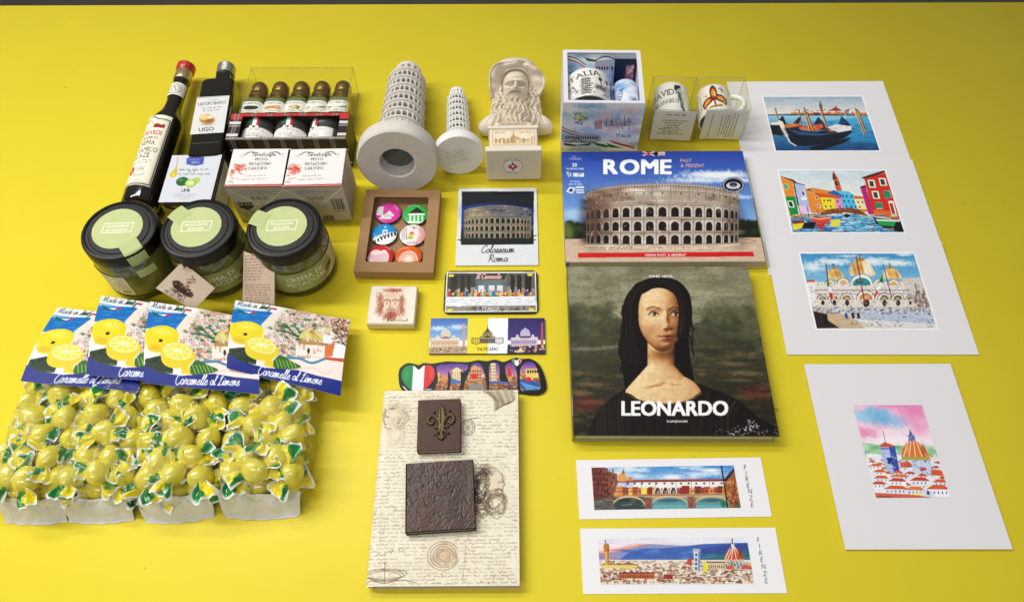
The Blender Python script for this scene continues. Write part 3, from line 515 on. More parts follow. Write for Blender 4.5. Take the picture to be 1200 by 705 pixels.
    P([(70, 300), (205, 290), (220, 376), (72, 380)], '6c6460'); c.dabs(60, 70, 300, 430, 374, ['2c3430', '8c8c84', '404840'], 36, 8, .6, 6)
    P([(1075, 85), (1128, 368), (1050, 370), (1020, 280), (1010, 190)], '9c5c34'); P([(1000, 170), (1075, 82), (1080, 100), (1018, 185)], '3c2420'); c.dabs(50, 1020, 170, 1110, 350, ['6c3820', 'c88c50', 'e8b860', '4c2818'], 12, 22, .7, 12); c.soft(1000, 340, 20, 26, '2c6c3c', .9); c.soft(1100, 350, 24, 16, '38743c', .9)
    c.line([(985, 64), (1032, 368)], '101014', 2.2); c.noise(.07, 2.5); return c
def art_panorama():
    c = Cv(250, 84, 'f0e8f0').q((60, 60), (1055, 48), (1108, 360), (80, 368)); P = c.poly
    c.grad([(50, 40), (1070, 40), (1080, 140), (60, 150)], 'd8e0f0', 'f0d0dc')
    for _ in range(40): c.soft(random.uniform(60, 1060), random.uniform(55, 125), random.uniform(40, 100), random.uniform(4, 12), random.choice(['f8c8d0', 'b8d4f0', 'fce8dc', 'd0b8dc', 'e8f0f8']), .6, 1.4, .5)
    P([(65, 155), (180, 130), (300, 105), (420, 98), (560, 105), (640, 108), (760, 95), (900, 90), (1060, 85), (1085, 240), (75, 240)], '8c8cb8'); P([(65, 150), (190, 128), (330, 98), (400, 98), (330, 112), (200, 150), (70, 165)], 'f09c84')
    P([(190, 215), (260, 160), (350, 128), (500, 125), (650, 112), (800, 95), (1065, 85), (1080, 215)], '4468b0'); P([(740, 130), (900, 100), (1062, 90), (1072, 150), (760, 170)], '3c4c94', .8); P([(760, 165), (900, 150), (1068, 140), (1085, 210), (740, 215)], '2c7060')
    for _ in range(50): c.soft(random.uniform(200, 1050), random.uniform(130, 205), random.uniform(20, 60), random.uniform(5, 16), random.choice(['5c84c8', '34549c', '3c64b4', '7498d0']), .5, 1.5, .5)
    P([(60, 165), (110, 160), (200, 200), (160, 230), (70, 225)], '9c7ca8', .8)
    P([(62, 205), (1080, 200), (1108, 362), (80, 368)], 'e4d8c4'); city(c, 65, 212, 1080, 356, 620, .62); [c.line([(x_, y_), (x_+random.uniform(4, 26), y_+random.uniform(-3, 3))], random.choice(['4c3c38', '6c4c40', 'fcf8f0']), .8, .6) for x_, y_ in [(random.uniform(70, 1090), random.uniform(215, 362)) for _ in range(330)]]
    c.rect(200, 292, 440, 328, 'c46c3c'); c.rect(200, 286, 440, 296, '7c3c2c'); 
    for k in range(14): c.rect(212+k*16, 304, 220+k*16, 322, '6c3020')
    c.rect(500, 298, 560, 330, 'a03428'); c.rect(90, 235, 320, 262, 'e8c870'); c.rect(90, 230, 320, 238, '9c6c3c'); c.rect(762, 212, 792, 285, 'ecd83c'); c.rect(790, 220, 910, 262, 'd8c098'); c.rect(785, 212, 910, 222, '8c5c3c')
    for k in range(8): c.rect(800+k*14, 236, 806+k*14, 256, '54484c')
    c.poly([(105, 120), (135, 120), (140, 240), (112, 240)], 'd8a854'); c.poly([(98, 118), (104, 100), (132, 98), (140, 118), (136, 150), (104, 150)], 'b47c34'); c.line([(110, 75), (116, 100)], '5c3c20', 1.4); c.rect(126, 130, 134, 238, '7c5428', .8)
    c.poly([(645, 230), (660, 195), (685, 190), (690, 240)], 'c44c44'); c.poly([(695, 140), (738, 138), (745, 280), (708, 282)], 'c8d0d4'); c.rect(692, 128, 742, 146, 'a4acb4'); c.rect(728, 145, 742, 278, '6c8090', .8)
    for k in range(4): c.rect(708, 160+k*30, 722, 178+k*30, '4c5c74')
    c.poly([(905, 200), (912, 160), (940, 125), (965, 115), (1000, 130), (1028, 165), (1035, 200)], 'cc5434'); 
    for a in ((962, 115, 925, 200), (965, 115, 950, 200), (970, 115, 985, 200), (975, 116, 1018, 200), (940, 125, 908, 198)): c.line([a[:2], a[2:]], 'f4e4d0', 1.2)
    c.soft(1010, 165, 16, 34, '7c2c1c', .7); c.poly([(948, 118), (950, 90), (966, 88), (976, 118)], 'd4d0cc'); c.line([(956, 60), (958, 92)], '403c44', 1.8); c.rect(905, 198, 1040, 208, 'c8b484'); c.rect(912, 208, 1035, 262, 'b8b4b0'); c.dabs(40, 915, 210, 1035, 260, ['6c7078', 'e8e4dc', '4c5058'], 9, 14, .8, 10)
    c.ell(945, 262, 28, 28, 'd86038', 1, 0, 180, 360); c.ell(1050, 262, 34, 30, 'cc5c3c', 1, 0, 180, 360); c.dabs(160, 70, 215, 1090, 362, ['3c3c44', 'fcf8ec', '7c4430', 'a8a4b4'], 12, 4, .6, 14); c.noise(.07, 2.5); return c
def mat_print(quad, z0, z1, artq, artcv, label, group, th=.0011, tilt=0.0, wh=None):
    cx, cy, w_, d, a = fit(quad, (z0+z1)/2)
    t = thing('matted_print', label, 'art print', (cx, cy, 0), a, group, rx=0)
    sl = (z1-z0)/d
    def zz(y): return z0+(y+d/2)*sl
    b = MB(); x = w_/2; y = d/2
    b.add([(-x,-y,zz(-y)-th),(x,-y,zz(-y)-th),(x,y,zz(y)-th),(-x,y,zz(y)-th),(-x,-y,zz(-y)),(x,-y,zz(-y)),(x,y,zz(y)),(-x,y,zz(y))], [(0,3,2,1),(4,5,6,7),(0,1,5,4),(1,2,6,5),(2,3,7,6),(3,0,4,7)])
    b.build('mat_board', mat('mat board', (229, 227, 230), .8, .012, 30, bump=.00004, bscale=1200), t)
    ax, ay, aw, ad, aa = fit(artq, (z0+z1)/2); dx, dy = ax-cx, ay-cy; lx = dx*math.cos(a)+dy*math.sin(a); ly = -dx*math.sin(a)+dy*math.cos(a)
    e = .0016
    if not tilt:
        bb = MB(); fr = [(lx-aw/2-e, ly-ad/2-e), (lx+aw/2+e, ly-ad/2-e), (lx+aw/2+e, ly+ad/2+e), (lx-aw/2-e, ly+ad/2+e)]
        bb.add([(p, q, zz(q)+.0001) for p, q in fr], [(0, 1, 2, 3)]); bb.build('window_bevel', mat('bevelled mat core', (250, 250, 252), .7, .01), t)
    sheet('artwork', artcv, lambda u, v: (lx+(u-.5)*aw, ly+(.5-v)*ad, zz(ly+(.5-v)*ad)+.00025), P_ART, t)
    return t
LM = lambda y: (923-(414-y)*.208, y)           # left and right outline of the pile
RM = lambda y: (1148.3-(414-y)*.357, y)
G = 'matted city prints in an overlapping column'
mat_print([(852, 96), (1034.5, 95), RM(232), (880, 232)], .0012, .0012, [(894.6, 113.8), (1010, 113.5), (1030.2, 176.5), (909, 176.5)], art_gondola(), 'white matted print of dark blue gondolas moored by wooden posts, farthest in the column', G)
mat_print([(873, 187), (1069.5, 188), RM(322), (903, 322)], .0013, .0028, [(912.4, 200.6), (1035.3, 200.2), (1060.5, 271.8), (929, 271.8)], art_canal(), 'white matted print of brightly painted houses along a canal, middle of the column', G)
mat_print([LM(284), RM(284), (1148.3, 414), (923, 414.4)], .0013, .0044, [(937.7, 298), (1070.4, 298), (1097.6, 384), (957.1, 384.4)], art_basilica(), 'white matted print of a domed basilica on a square, nearest in the column', G)
mat_print([(945.5, 427.5), (1112.6, 424.9), (1187.6, 642.4), (987.7, 643.7)], .0022, .0022, [(999.2, 474.8), (1080.5, 474.2), (1113.3, 582.5), (1026.9, 583)], art_dome(), 'white portrait-shaped card with a small watercolour of an orange dome under a pink sky', None, tilt=1)
def long_print(quad, artq, artcv, label, ts):
    cx, cy, w_, d, a = fit(quad, .0006); t = thing('panoramic_print', label, 'art print', (cx, cy, 0), a, 'long white landscape prints with the word FIRENZE')
    c = Cv(330, 110, 'e8e6ec').q(*quad)
    s_ = '484450'; X = ts
    for ch, (x, y) in zip('FIRENZE', X): c.text(ch, x, y+2.4, 6.0, s_, rot=0 if ch not in 'XX' else 0, sx=.8)
    rbox('card', -w_/2, w_/2, -d/2, d/2, .0001, .0006, PAPER, t, .0001, 1); sheet('printed_face', c, flat(w_, d, .00066), P_ART, t)
    ax, ay, aw, ad, aa = fit(artq, .0008); dx, dy = ax-cx, ay-cy; lx = dx*math.cos(a)+dy*math.sin(a); ly = -dx*math.sin(a)+dy*math.cos(a)
    sheet('artwork', artcv, flat(aw, ad, .0009, lx, ly), P_ART, t)
cr = lambda x, y: (670+x/4.146, 530+y/4.146)
F1 = [cr(842, 75), cr(847, 105), cr(852, 132), cr(857, 163), cr(866, 190), cr(871, 222), cr(877, 255)]
F2 = [cr(906, 425), cr(912, 455), cr(918, 488), cr(922, 520), cr(930, 553), cr(937, 588), cr(943, 622)]
long_print([(674.8, 538.4), (891.4, 536), (904.7, 604.8), (679.2, 607.9)], [(692.8, 547.2), (859.7, 545.2), (868.3, 594.8), (696.7, 596.7)], art_bridge(), 'long white print of a bridge lined with houses over a river', F1)
long_print([(679.6, 619.2), (908.8, 617.3), (922, 694), (683.7, 695.7)], [(700.5, 630.5), (874.6, 628.4), (883.9, 683), (704, 684.4)], art_panorama(), 'long white print of a city skyline with a red dome below blue hills', F2)

# ================================================================== books
def colosseum(c, x0, x1, ytop, ybot, cols, night=False, rows=3, tilt=.1):
    """an oval arena front: three arcades and an attic, bulging down in the middle"""
    wall, dark, lite, shade = cols; cx = (x0+x1)/2; hw = (x1-x0)/2
    def sag(x): return (1-((x-cx)/hw)**2)**.5 if abs(x-cx) < hw else 0
    H_ = ybot-ytop
    def pt(u, v):                            # u -1..1 angle-ish, v 0 top..1 bottom
        x = cx+hw*math.sin(u*PI/2); k = sag(x); y = ytop+H_*v; return (x, y-H_*.24*k*(1-v)**1.3+H_*.05*k*v+H_*.03*(1-v))
    N = 40; top = [pt(-1+2*i/N, 0) for i in range(N+1)]; bot = [pt(1-2*i/N, 1) for i in range(N+1)]
    c.poly(top+bot, wall)
    for i in range(60): u = random.uniform(-1, 1); v = random.uniform(0, 1); p = pt(u, v); c.soft(p[0], p[1], hw*.08, H_*.05, random.choice([lite, shade]), .5, 1.5, .4)
    lv = [0, .31, .54, .77, 1.0]
    for v in (.04, .12, .29, .32, .52, .55, .75, .78, .985): c.line([pt(-1+2*i/N, v) for i in range(N+1)], shade, 1, .75); c.line([pt(-1+2*i/N, v-.014) for i in range(N+1)], lite, .8, .7)
    na = 19
    for r in range(rows):
        v0, v1 = lv[r+1]+.055, lv[r+2]-.02
        for k in range(na):
            u = -1+2*(k+.5)/na; du = .62/na
            a = [pt(u-du, v1)]+[pt(u+du*math.cos(t)*-1, v0+(v1-v0)*.36*(1-math.sin(t))) for t in np.linspace(0, PI, 7)]+[pt(u+du, v1)]
            b_ = [pt(u-du*1.5, v1)]+[pt(u+du*1.5*math.cos(t)*-1, v0-.02+(v1-v0)*.36*(1-math.sin(t))) for t in np.linspace(0, PI, 7)]+[pt(u+du*1.5, v1)]
            c.poly(b_, lite, .4); c.poly(a, dark, .92)
            c.line([pt(u+1/na, v0-.03), pt(u+1/na, v1+.02)], shade, .9, .8); c.line([pt(u+.82/na, v0-.03), pt(u+.82/na, v1+.02)], lite, .8, .7)
    for k in range(13): u = -.94+1.88*k/12; p = pt(u, .15); c.ell(p[0], p[1], hw*.012, H_*.018, dark, .85); p2 = pt(u+.07, .05); p3 = pt(u+.07, .24); c.line([p2, p3], shade, .8, .7)
def rome_cover():
    c = Cv(330, 200, '3c64b8').q((35, 35), (1015, 30), (1145, 630), (60, 630)); P = c.poly
    c.grad([(20, 20), (1030, 20), (1120, 460), (50, 460)], '2c4ca8', '84b0e0')
    c.soft(880, 160, 200, 22, 'eef4fc', .95, 1.6, .5); c.soft(760, 190, 160, 14, 'dce8f8', .8, 1.5, .5); c.soft(1000, 190, 120, 10, 'f4f8fc', .7, 1.5, .4); c.soft(1000, 280, 90, 10, 'c8dcf4', .7, 1.5, .4); c.soft(110, 370, 80, 30, 'b8d0f0', .6)
    for x0, x1, y0 in ((45, 190, 425), (960, 1120, 415)):
        P([(x0, y0), (x1, y0-6), (x1+10, 520), (x0, 520)], '2c3c20')
        for _ in range(50): c.soft(random.uniform(x0, x1), random.uniform(y0-8, 510), 16, 12, random.choice(['141c10', '2c3c20', '202c18', '3c4c24']), .7, 1.5, .5)
    c.soft(70, 460, 36, 46, '6c7c2c', .9, 1.8, .5)
    P([(50, 505), (1120, 500), (1148, 632), (58, 632)], 'c8ac94'); c.dabs(260, 60, 510, 1130, 625, ['b89880', 'd8c0a8', 'a88c78', 'e0ccb4'], 34, 4, .6, 4)
    c.line([(100, 530), (300, 550), (600, 560), (900, 545), (1090, 520), (1000, 505)], '8c7460', 1.2, .8, True)
    for k in range(64): x = 175+k*12.2; k2 = 1-((x-560)/400)**2; y = 268-66*max(k2, 0)**.5; c.line([(x, y+12), (x-2+random.uniform(-3, 3), y-16+random.uniform(-8, 4))], '8c8c9c', 1, .75)
    colosseum(c, 168, 995, 262, 526, ('a8998a', '18120f', 'e8dcd0', '5c4a3e')); [c.soft(x_, 400, 60, 150, '2c2018', a_, 2) for x_, a_ in ((190, .55), (250, .3), (975, .35))]; P([(170, 275), (360, 225), (372, 300), (300, 310), (292, 350), (240, 350), (236, 500), (186, 500)], '4c382c', .28); [c.line([(x_, y_), (x_+random.uniform(-10, 10), y_+random.uniform(6, 20))], random.choice(['4c3a30', 'f0e4d8']), 1, .5) for x_, y_ in [(random.uniform(190, 970), random.uniform(240, 520)) for _ in range(150)]]
    for u in range(52): x = 190+u*15; yy = 274-64*max(1-((x-581)/413)**2, 0)**.5; c.line([(x, yy), (x, yy+17)], '5c4434', 1, .75)
    P([(168, 260), (380, 205), (420, 250), (300, 380), (190, 520)], 'a87c64', .22); c.line([(165, 540), (400, 552), (620, 562), (850, 552), (1000, 535)], 'e8dccc', 1.6, .8); c.dabs(60, 230, 545, 960, 562, ['f0e8dc', '6c5c50'], 8, 6, .8)
    P([(125, 580), (1075, 577), (1082, 602), (126, 606)], 'd41c20'); c.text('VISION PAST & PRESENT', 598, 600, 13, 'fcf4f0', bold=.012, sx=1.1, serif=True)
    c.text('ROME', 446, 154, 76, 'ffffff', bold=.045, sx=1.22, track=.17); c.text('PAST', 678, 92, 18, 'd8a890', align='l', bold=.01); c.text('& PRESENT', 680, 119, 18, 'd8a890', align='l', bold=.01)
    c.rect(476, 36, 535, 56, '24348c'); c.line([(476, 36), (535, 56)], 'f4f0f4', 2); c.line([(535, 36), (476, 56)], 'f4f0f4', 2); c.rect(476, 43, 535, 49, 'd02c34'); c.rect(502, 36, 509, 56, 'd02c34'); c.rect(536, 36, 595, 56, 'f0ecf0')
    for k in range(3): c.rect(560, 38+k*7, 595, 41+k*7, 'c83440')
    c.ell(546, 46, 12, 12, '20242c')
    c.text('A.V.', 108, 66, 9, 'e4d8d8'); c.text('STAGGIOLI', 112, 79, 10, 'e4d8d8', sx=.9); c.text('20', 107, 115, 18, 'ffffff', bold=.02); c.text('RECONSTRUCTIONS', 110, 132, 9, 'ffffff', bold=.01, sx=.75)
    c.dabs(16, 66, 146, 90, 170, ['e8e8f4', 'a8b4d8'], 6, 12, .8); c.rect(100, 150, 158, 170, 'd0d4e8'); c.dabs(16, 102, 150, 156, 168, ['5c68a0', 'f8f8fc'], 8, 6, .8); c.text('IN TOUCH', 110, 200, 9, 'ffffff', sx=.8); c.text('WITH 3D VIDEO', 112, 215, 9, 'ffffff', sx=.75)
    P([(62, 250), (80, 225), (112, 230), (95, 262)], 'f0f0f8'); P([(74, 248), (84, 232), (102, 236), (92, 254)], '34488c'); c.rect(114, 222, 158, 232, 'e8ecf8', .8); c.rect(112, 238, 158, 246, 'e8ecf8', .8); c.rect(116, 252, 160, 258, 'e8ecf8', .8)
    c.ell(965, 216, 60, 44, '1c2038'); c.arc(965, 216, 54, 39, 'e8ecf4', 1, 0, 360); c.ell(965, 218, 38, 18, 'c8ccd8'); c.ell(965, 214, 22, 12, '1c2038'); c.text('COVER BY VIEW', 965, 222, 8, 'f0f0f8', arc=30, sx=.8); c.text('RECONSTRUCTION', 965, 250, 7, 'f0f0f8', sx=.7)
    c.noise(.04, 3); return c
def page_block(name, x0, x1, y0, y1, z0, z1, t, col=(222, 214, 200)):
    o = rbox(name, x0, x1, y0, y1, z0, z1, pages_mat(col), t, .0003, 1); return o
def pages_mat(col):
    k = 'page edges %s' % (col,)
    if k in _M: return _M[k]
    m = mat(k, col, .75, .03); nt = m.node_tree; p = nt.nodes['Principled BSDF']; tc = nt.nodes.new('ShaderNodeTexCoord'); mp = nt.nodes.new('ShaderNodeMapping'); mp.inputs['Scale'].default_value = (4, 4, 5200)
    n = nt.nodes.new('ShaderNodeTexNoise'); n.inputs['Scale'].default_value = 1; n.inputs['Detail'].default_value = 1; r = nt.nodes.new('ShaderNodeValToRGB'); r.color_ramp.elements[0].position = .35; r.color_ramp.elements[1].position = .62
    r.color_ramp.elements[0].color = (*lin([v*.62 for v in col]), 1); r.color_ramp.elements[1].color = (*lin(col), 1)
    nt.links.new(tc.outputs['Object'], mp.inputs[0]); nt.links.new(mp.outputs[0], n.inputs['Vector']); nt.links.new(n.outputs['Fac'], r.inputs[0]); nt.links.new(r.outputs[0], p.inputs['Base Color']); return m
ROMEQ = [(657.6, 177.6), (870, 176.5), (898, 306.5), (663, 306.5)]
def rome_book():
    z = .0105; cx, cy, w_, d, a = fit(ROMEQ, z+.001); t = thing('travel_book', 'blue landscape-format ROME book with an amphitheatre photo on its cover', 'book', (cx, cy, 0), a)
    page_block('page_block', -w_/2+.002, w_/2-.001, -d/2+.0008, d/2-.001, .0016, z-.0008, t, (214, 206, 186))
    rbox('back_cover', -w_/2, w_/2, -d/2, d/2, .0002, .0014, mat('cream cover', (214, 206, 180), .5), t, .0004, 1)
    rbox('spine', -w_/2, -w_/2+.004, -d/2, d/2, .0003, z, mat('blue spine', (50, 80, 150), .4), t, .0015)
    rbox('front_cover', -w_/2, w_/2, -d/2, d/2, z-.0004, z+.0006, mat('blue cover edge', (190, 180, 160), .4), t, .0003, 1)
    sheet('cover_print', rome_cover(), flat(w_-.0004, d-.0004, z+.0008), P_GLOSS, t)
rome_book()
def portrait_cover():
    """plain stand-in: an invented dark-haired sitter with gathered hair before hazy woods"""
    c = Cv(345, 300, '6c6c54').q((28, 38), (695, 37), (810, 660), (52, 655)); P = c.poly
    c.grad([(20, 30), (710, 30), (760, 260), (30, 260)], '7c7860', '98987c'); c.grad([(20, 235), (760, 235), (815, 665), (40, 665)], '5c5c44', '2c2416')
    for _ in range(120): c.soft(random.uniform(30, 720), random.uniform(40, 240), random.uniform(20, 80), random.uniform(8, 26), random.choice(['8c8c74', 'a8a488', '747058', '66644e', '9c9c88']), .4, 1.4, .6)
    for _ in range(230): y = random.uniform(235, 660); c.soft(random.uniform(30, 800), y, random.uniform(14, 70), random.uniform(4, 13), random.choice(['4c4c34', '3c3c28', '6c6444', '2c3424', '7c6c4c', '5c6450', '40382a']), .55, 1.4, .6)
    [c.soft(x_, y_, rx_, ry_, co_, .55, 1.6, .5) for x_, y_, rx_, ry_, co_ in ((110, 340, 80, 7, '8c9488'), (200, 332, 50, 6, '949c90'), (620, 242, 110, 6, '9ca094'), (120, 470, 60, 8, '94784f'), (80, 500, 30, 12, '8c7048'), (110, 535, 60, 9, '98805a'), (640, 395, 50, 8, '8c7450'), (690, 430, 60, 9, '98805c'), (660, 455, 60, 7, '84704c'))]
    c.dabs(900, 28, 225, 810, 655, ['3c3c28', '5c5a40', '2c2c1c', '6c6848', '4c4a30', '7a6c4c', '343828'], 26, 4, .4, 14); c.dabs(420, 24, 40, 740, 235, ['8c8a70', '76745c', 'a09c80', '686850'], 40, 5, .28, 8); [c.poly([(x_-40, 262), (x_-18, y_), (x_+4, y_-10), (x_+22, y_+6), (x_+60, 262)], '5a5e48', .45, True) for x_, y_ in ((70, 215), (140, 200), (200, 222), (560, 215), (630, 198), (700, 212))]
    c.soft(90, 540, 80, 26, '7c2c1c', .55, 1.5, .4); c.soft(720, 500, 60, 26, '6c2418', .5, 1.5, .4)
    # soft trees and haze instead of a known view
    for _ in range(70): X = random.choice([random.uniform(30, 210), random.uniform(540, 740)]); c.soft(X, random.uniform(190, 280), random.uniform(14, 40), random.uniform(14, 34), random.choice(['4a4c34', '585a40', '3c4030', '666848']), .5, 1.6, .6)
    # the sitter's back hair and gathered knot, dark gown
    P([(262, 640), (238, 470), (226, 380), (228, 260), (244, 160), (290, 100), (360, 78), (430, 92), (474, 140), (486, 210), (476, 300), (484, 400), (500, 500), (480, 640)], '15110e', 1, True)
    c.ell(262, 330, 46, 70, '15110e', 1, 10); c.soft(300, 400, 60, 90, '15110e', .9, 2.5)
    P([(100, 665), (128, 590), (190, 520), (262, 478), (330, 462), (470, 460), (560, 485), (650, 525), (730, 590), (800, 665)], '1b1712', 1, True)
    # modelled flesh: a height field lit softly from the upper left, painted in oils
    H_, W_ = c.a.shape[:2]; Hi = np.linalg.inv(c.Hm); yy, xx = np.mgrid[0:H_, 0:W_]; den = Hi[2, 0]*xx+Hi[2, 1]*yy+Hi[2, 2]; X = (Hi[0, 0]*xx+Hi[0, 1]*yy+Hi[0, 2])/den; Y = (Hi[1, 0]*xx+Hi[1, 1]*yy+Hi[1, 2])/den
    def g(cx, cy, sx, sy, a, r=0): q, w2 = math.cos(r), math.sin(r); return a*np.exp(-(((X-cx)*q+(Y-cy)*w2)/sx)**2-((-(X-cx)*w2+(Y-cy)*q)/sy)**2)
    def el(cx, cy, rx, ry, k=2.2): return 1-np.abs((X-cx)/rx)**k-np.abs((Y-cy)/ry)**k
    body = el(385, 560, 150, 130, 2.4); neck = np.where(Y > 285, 1-np.abs((X-372)/(50+np.clip(Y-400, 0, 90)*.9))**2.4, -1); neck = np.where(Y < 560, neck, -1)
    Zb = np.where(body > 0, 52*np.clip(body, 0, 1)**.55, -99); Zn = np.where(neck > 0, 46*np.clip(neck, 0, 1)**.5-6, -99)+g(345, 470, 40, 9, 7, -.2)+g(430, 468, 40, 8, 6, .2)-g(388, 462, 12, 12, 5)
    head = 1-np.abs((X-(372+.05*(Y-225)))/np.where(Y > 235, 83-.0042*np.clip(Y-235, 0, 120)**2*.62, 83-.0006*np.clip(235-Y, 0, 200)**2))**2.3-np.abs((Y-222)/126)**2.8
    Zh = np.where(head > 0, 96*np.clip(head, 0, 1)**.52+60, -99)
    ex1, ex2, ey = 346, 424, 213; nx_ = 398
    Zf = Zh+g(390, 150, 70, 40, 7)+g(ex1-2, 190, 30, 9, 7, .06)+g(ex2+2, 191, 24, 9, 7, -.06)-g(ex1, ey, 27, 16, 15)-g(ex2, ey, 22, 16, 15)-g(384, 205, 9, 14, 6)+g(ex1, ey+1, 19, 10, 11)+g(ex2, ey+1, 16, 10, 11)\
        +g(391, 226, 9, 34, 17, -.09)+g(nx_+1, 259, 12, 10, 15)+g(nx_-13, 264, 7, 6, 7)+g(nx_+13, 263, 6, 6, 6)-g(nx_, 275, 7, 6, 5)+g(330, 262, 30, 26, 7)+g(436, 258, 20, 24, 5)\
        +g(396, 291, 22, 5, 6)+g(396, 303, 18, 6, 8)-g(396, 297, 24, 2.2, 5)-g(368, 297, 6, 6, 4)-g(423, 296, 5, 6, 4)-g(396, 316, 18, 6, 5)+g(394, 332, 20, 13, 9)
    Zm = np.maximum(np.maximum(Zb, Zn), Zf)
    for _ in range(2): q = np.pad(Zm, 1, mode='edge'); Zm = np.where(Zm > -50, (q[:-2, 1:-1].clip(-5)+q[2:, 1:-1].clip(-5)+q[1:-1, :-2].clip(-5)+q[1:-1, 2:].clip(-5)+2*Zm)/6, Zm)
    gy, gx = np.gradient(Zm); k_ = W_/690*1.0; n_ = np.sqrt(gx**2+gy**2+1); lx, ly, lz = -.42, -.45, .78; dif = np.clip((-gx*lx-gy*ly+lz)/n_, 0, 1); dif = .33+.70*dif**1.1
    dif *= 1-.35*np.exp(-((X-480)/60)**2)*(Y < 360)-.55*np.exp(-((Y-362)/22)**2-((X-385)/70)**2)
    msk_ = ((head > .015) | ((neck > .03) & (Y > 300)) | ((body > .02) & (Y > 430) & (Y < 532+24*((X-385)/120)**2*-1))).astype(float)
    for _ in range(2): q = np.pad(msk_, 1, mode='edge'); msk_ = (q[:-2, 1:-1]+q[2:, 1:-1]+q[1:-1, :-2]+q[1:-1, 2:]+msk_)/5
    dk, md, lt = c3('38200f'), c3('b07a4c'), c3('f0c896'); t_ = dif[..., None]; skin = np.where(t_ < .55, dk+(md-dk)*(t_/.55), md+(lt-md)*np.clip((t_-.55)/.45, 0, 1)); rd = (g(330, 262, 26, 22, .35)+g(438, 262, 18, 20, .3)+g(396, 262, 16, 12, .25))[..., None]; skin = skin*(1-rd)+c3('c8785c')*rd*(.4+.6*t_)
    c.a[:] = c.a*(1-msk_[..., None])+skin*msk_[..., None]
    lp = np.clip(g(396, 290, 22, 4, 1)+g(396, 302, 18, 5.5, 1), 0, .75)[..., None]; c.a[:] = c.a*(1-lp)+c3('a4503e')*lp*(.35+.75*t_); c.line([(370, 297), (384, 295), (396, 297.5), (408, 295), (422, 296)], '4c1c14', 1.5, .85, True); c.soft(394, 276, 3, 2, '4c2818', .6); c.soft(nx_-10, 268, 4, 2.5, '3c1c10', .8); c.soft(nx_+9, 267, 4, 2.5, '3c1c10', .8)
    for x_, w2 in ((ex1, 19), (ex2, 16)):
        c.poly([(x_-w2, ey+2), (x_-w2*.5, ey-5), (x_+w2*.2, ey-6.5), (x_+w2, ey+1), (x_+w2*.4, ey+6), (x_-w2*.4, ey+6)], 'cdb69a', .9, True); c.ell(x_+3, ey, 6.4, 6.4, '3a2416'); c.ell(x_+3, ey, 3, 3, '120a06'); c.ell(x_+1, ey-2, 1.3, 1.3, 'f4ece0'); c.line([(x_-w2-1, ey+2), (x_-w2*.5, ey-6), (x_+w2*.2, ey-7.5), (x_+w2+1, ey+1)], '24140c', 2, .95, True); c.line([(x_-w2*.9, ey-7), (x_, ey-13), (x_+w2, ey-6)], '7c4c30', 1.1, .6, True); c.line([(x_-w2*.7, ey+7), (x_, ey+10), (x_+w2*.7, ey+7)], '8c5c3c', 1, .5, True)
        c.line([(x_-w2*1.3, ey-19), (x_-w2*.2, ey-27), (x_+w2*1.25, ey-20)], '3c2416', 2.4, .65, True)
    # front hair: drawn back in waves from a side parting over the ear, with a thin band
    P([(352, 96), (300, 112), (268, 160), (262, 230), (278, 320), (258, 350), (232, 290), (232, 190), (256, 130), (310, 88), (360, 78)], '1b140f', 1, True); P([(350, 98), (410, 102), (446, 140), (458, 200), (454, 250), (474, 280), (488, 220), (478, 140), (434, 90), (360, 76)], '1b140f', 1, True)
    P([(285, 150), (310, 116), (352, 98), (400, 102), (440, 136), (452, 176), (430, 146), (392, 122), (350, 118), (316, 134)], '1b140f', 1, True)
    for k in range(90):
        a_ = random.random(); sd = random.choice([-1, 1]); x0 = 352+sd*random.uniform(0, 6); c.line([(x0, 98-a_*12), (x0+sd*(44+26*a_), 112-a_*10), (x0+sd*(80+20*a_), 165), (x0+sd*(84+24*a_), 230), (x0+sd*(76+30*a_), 300)], random.choice(['2c1e14', '34251a', '0e0a08', '241810']), random.uniform(.8, 1.5), .5, True)
    for k in range(30): a_ = random.uniform(.1, 1); xs_, x2_ = random.choice([(234, 226), (482, 490)]); c.line([(xs_+random.uniform(-5, 5), 150+260*a_), (x2_+random.uniform(-5, 5), 185+260*a_)], '1c1510', 3, .5)
    for k in range(40): c.line([(random.uniform(226, 290), 270+random.uniform(0, 120)), (random.uniform(230, 300), 330+random.uniform(0, 90))], random.choice(['3c2a1c', '0c0a08', '2e2016']), 1.2, .5)
    # gown with a straight neckline, puffed sleeves with folds
    P([(236, 500), (262, 505), (300, 528), (390, 540), (470, 528), (508, 505), (540, 500), (560, 665), (220, 665)], '201a12', 1, True); c.line([(250, 502), (300, 530), (390, 542), (470, 530), (520, 502)], '7c6434', 2.6, .85, True); c.line([(252, 509), (300, 537), (390, 549), (470, 537), (518, 509)], '3c3018', 1.6, .85, True)
    for k in range(26): a_ = k/25; c.line([(540+a_*130, 490+a_*50), (520+a_*120, 560+a_*30), (500+a_*150, 655)], random.choice(['3c3220', '241c12', '54442a', '100d09']), 2.2, .5, True); c.line([(240-a_*110, 500+a_*60), (230-a_*90, 570+a_*20), (240-a_*100, 655)], random.choice(['3c3220', '241c12', '4c3e26', '100d09']), 2.2, .5, True)
    for k in range(24): X_ = 250+k*12; c.line([(X_, 555+random.uniform(-6, 6)), (X_+random.uniform(-6, 6), 650)], random.choice(['2e2618', '120f0a', '3a3020']), 1.6, .6)
    c.noise(.10, 5); c.noise(.04, 2)
    c.text('LEONARDO', 424, 583, 52, 'ffffff', bold=.035, sx=.98, track=.085); c.text('DANIEL KIECOL', 374, 78, 8, 'f4f0ec', bold=.02, sx=1.1); c.text('KONEMANN', 432, 609, 8, 'f0ece8', bold=.02, sx=1.2)
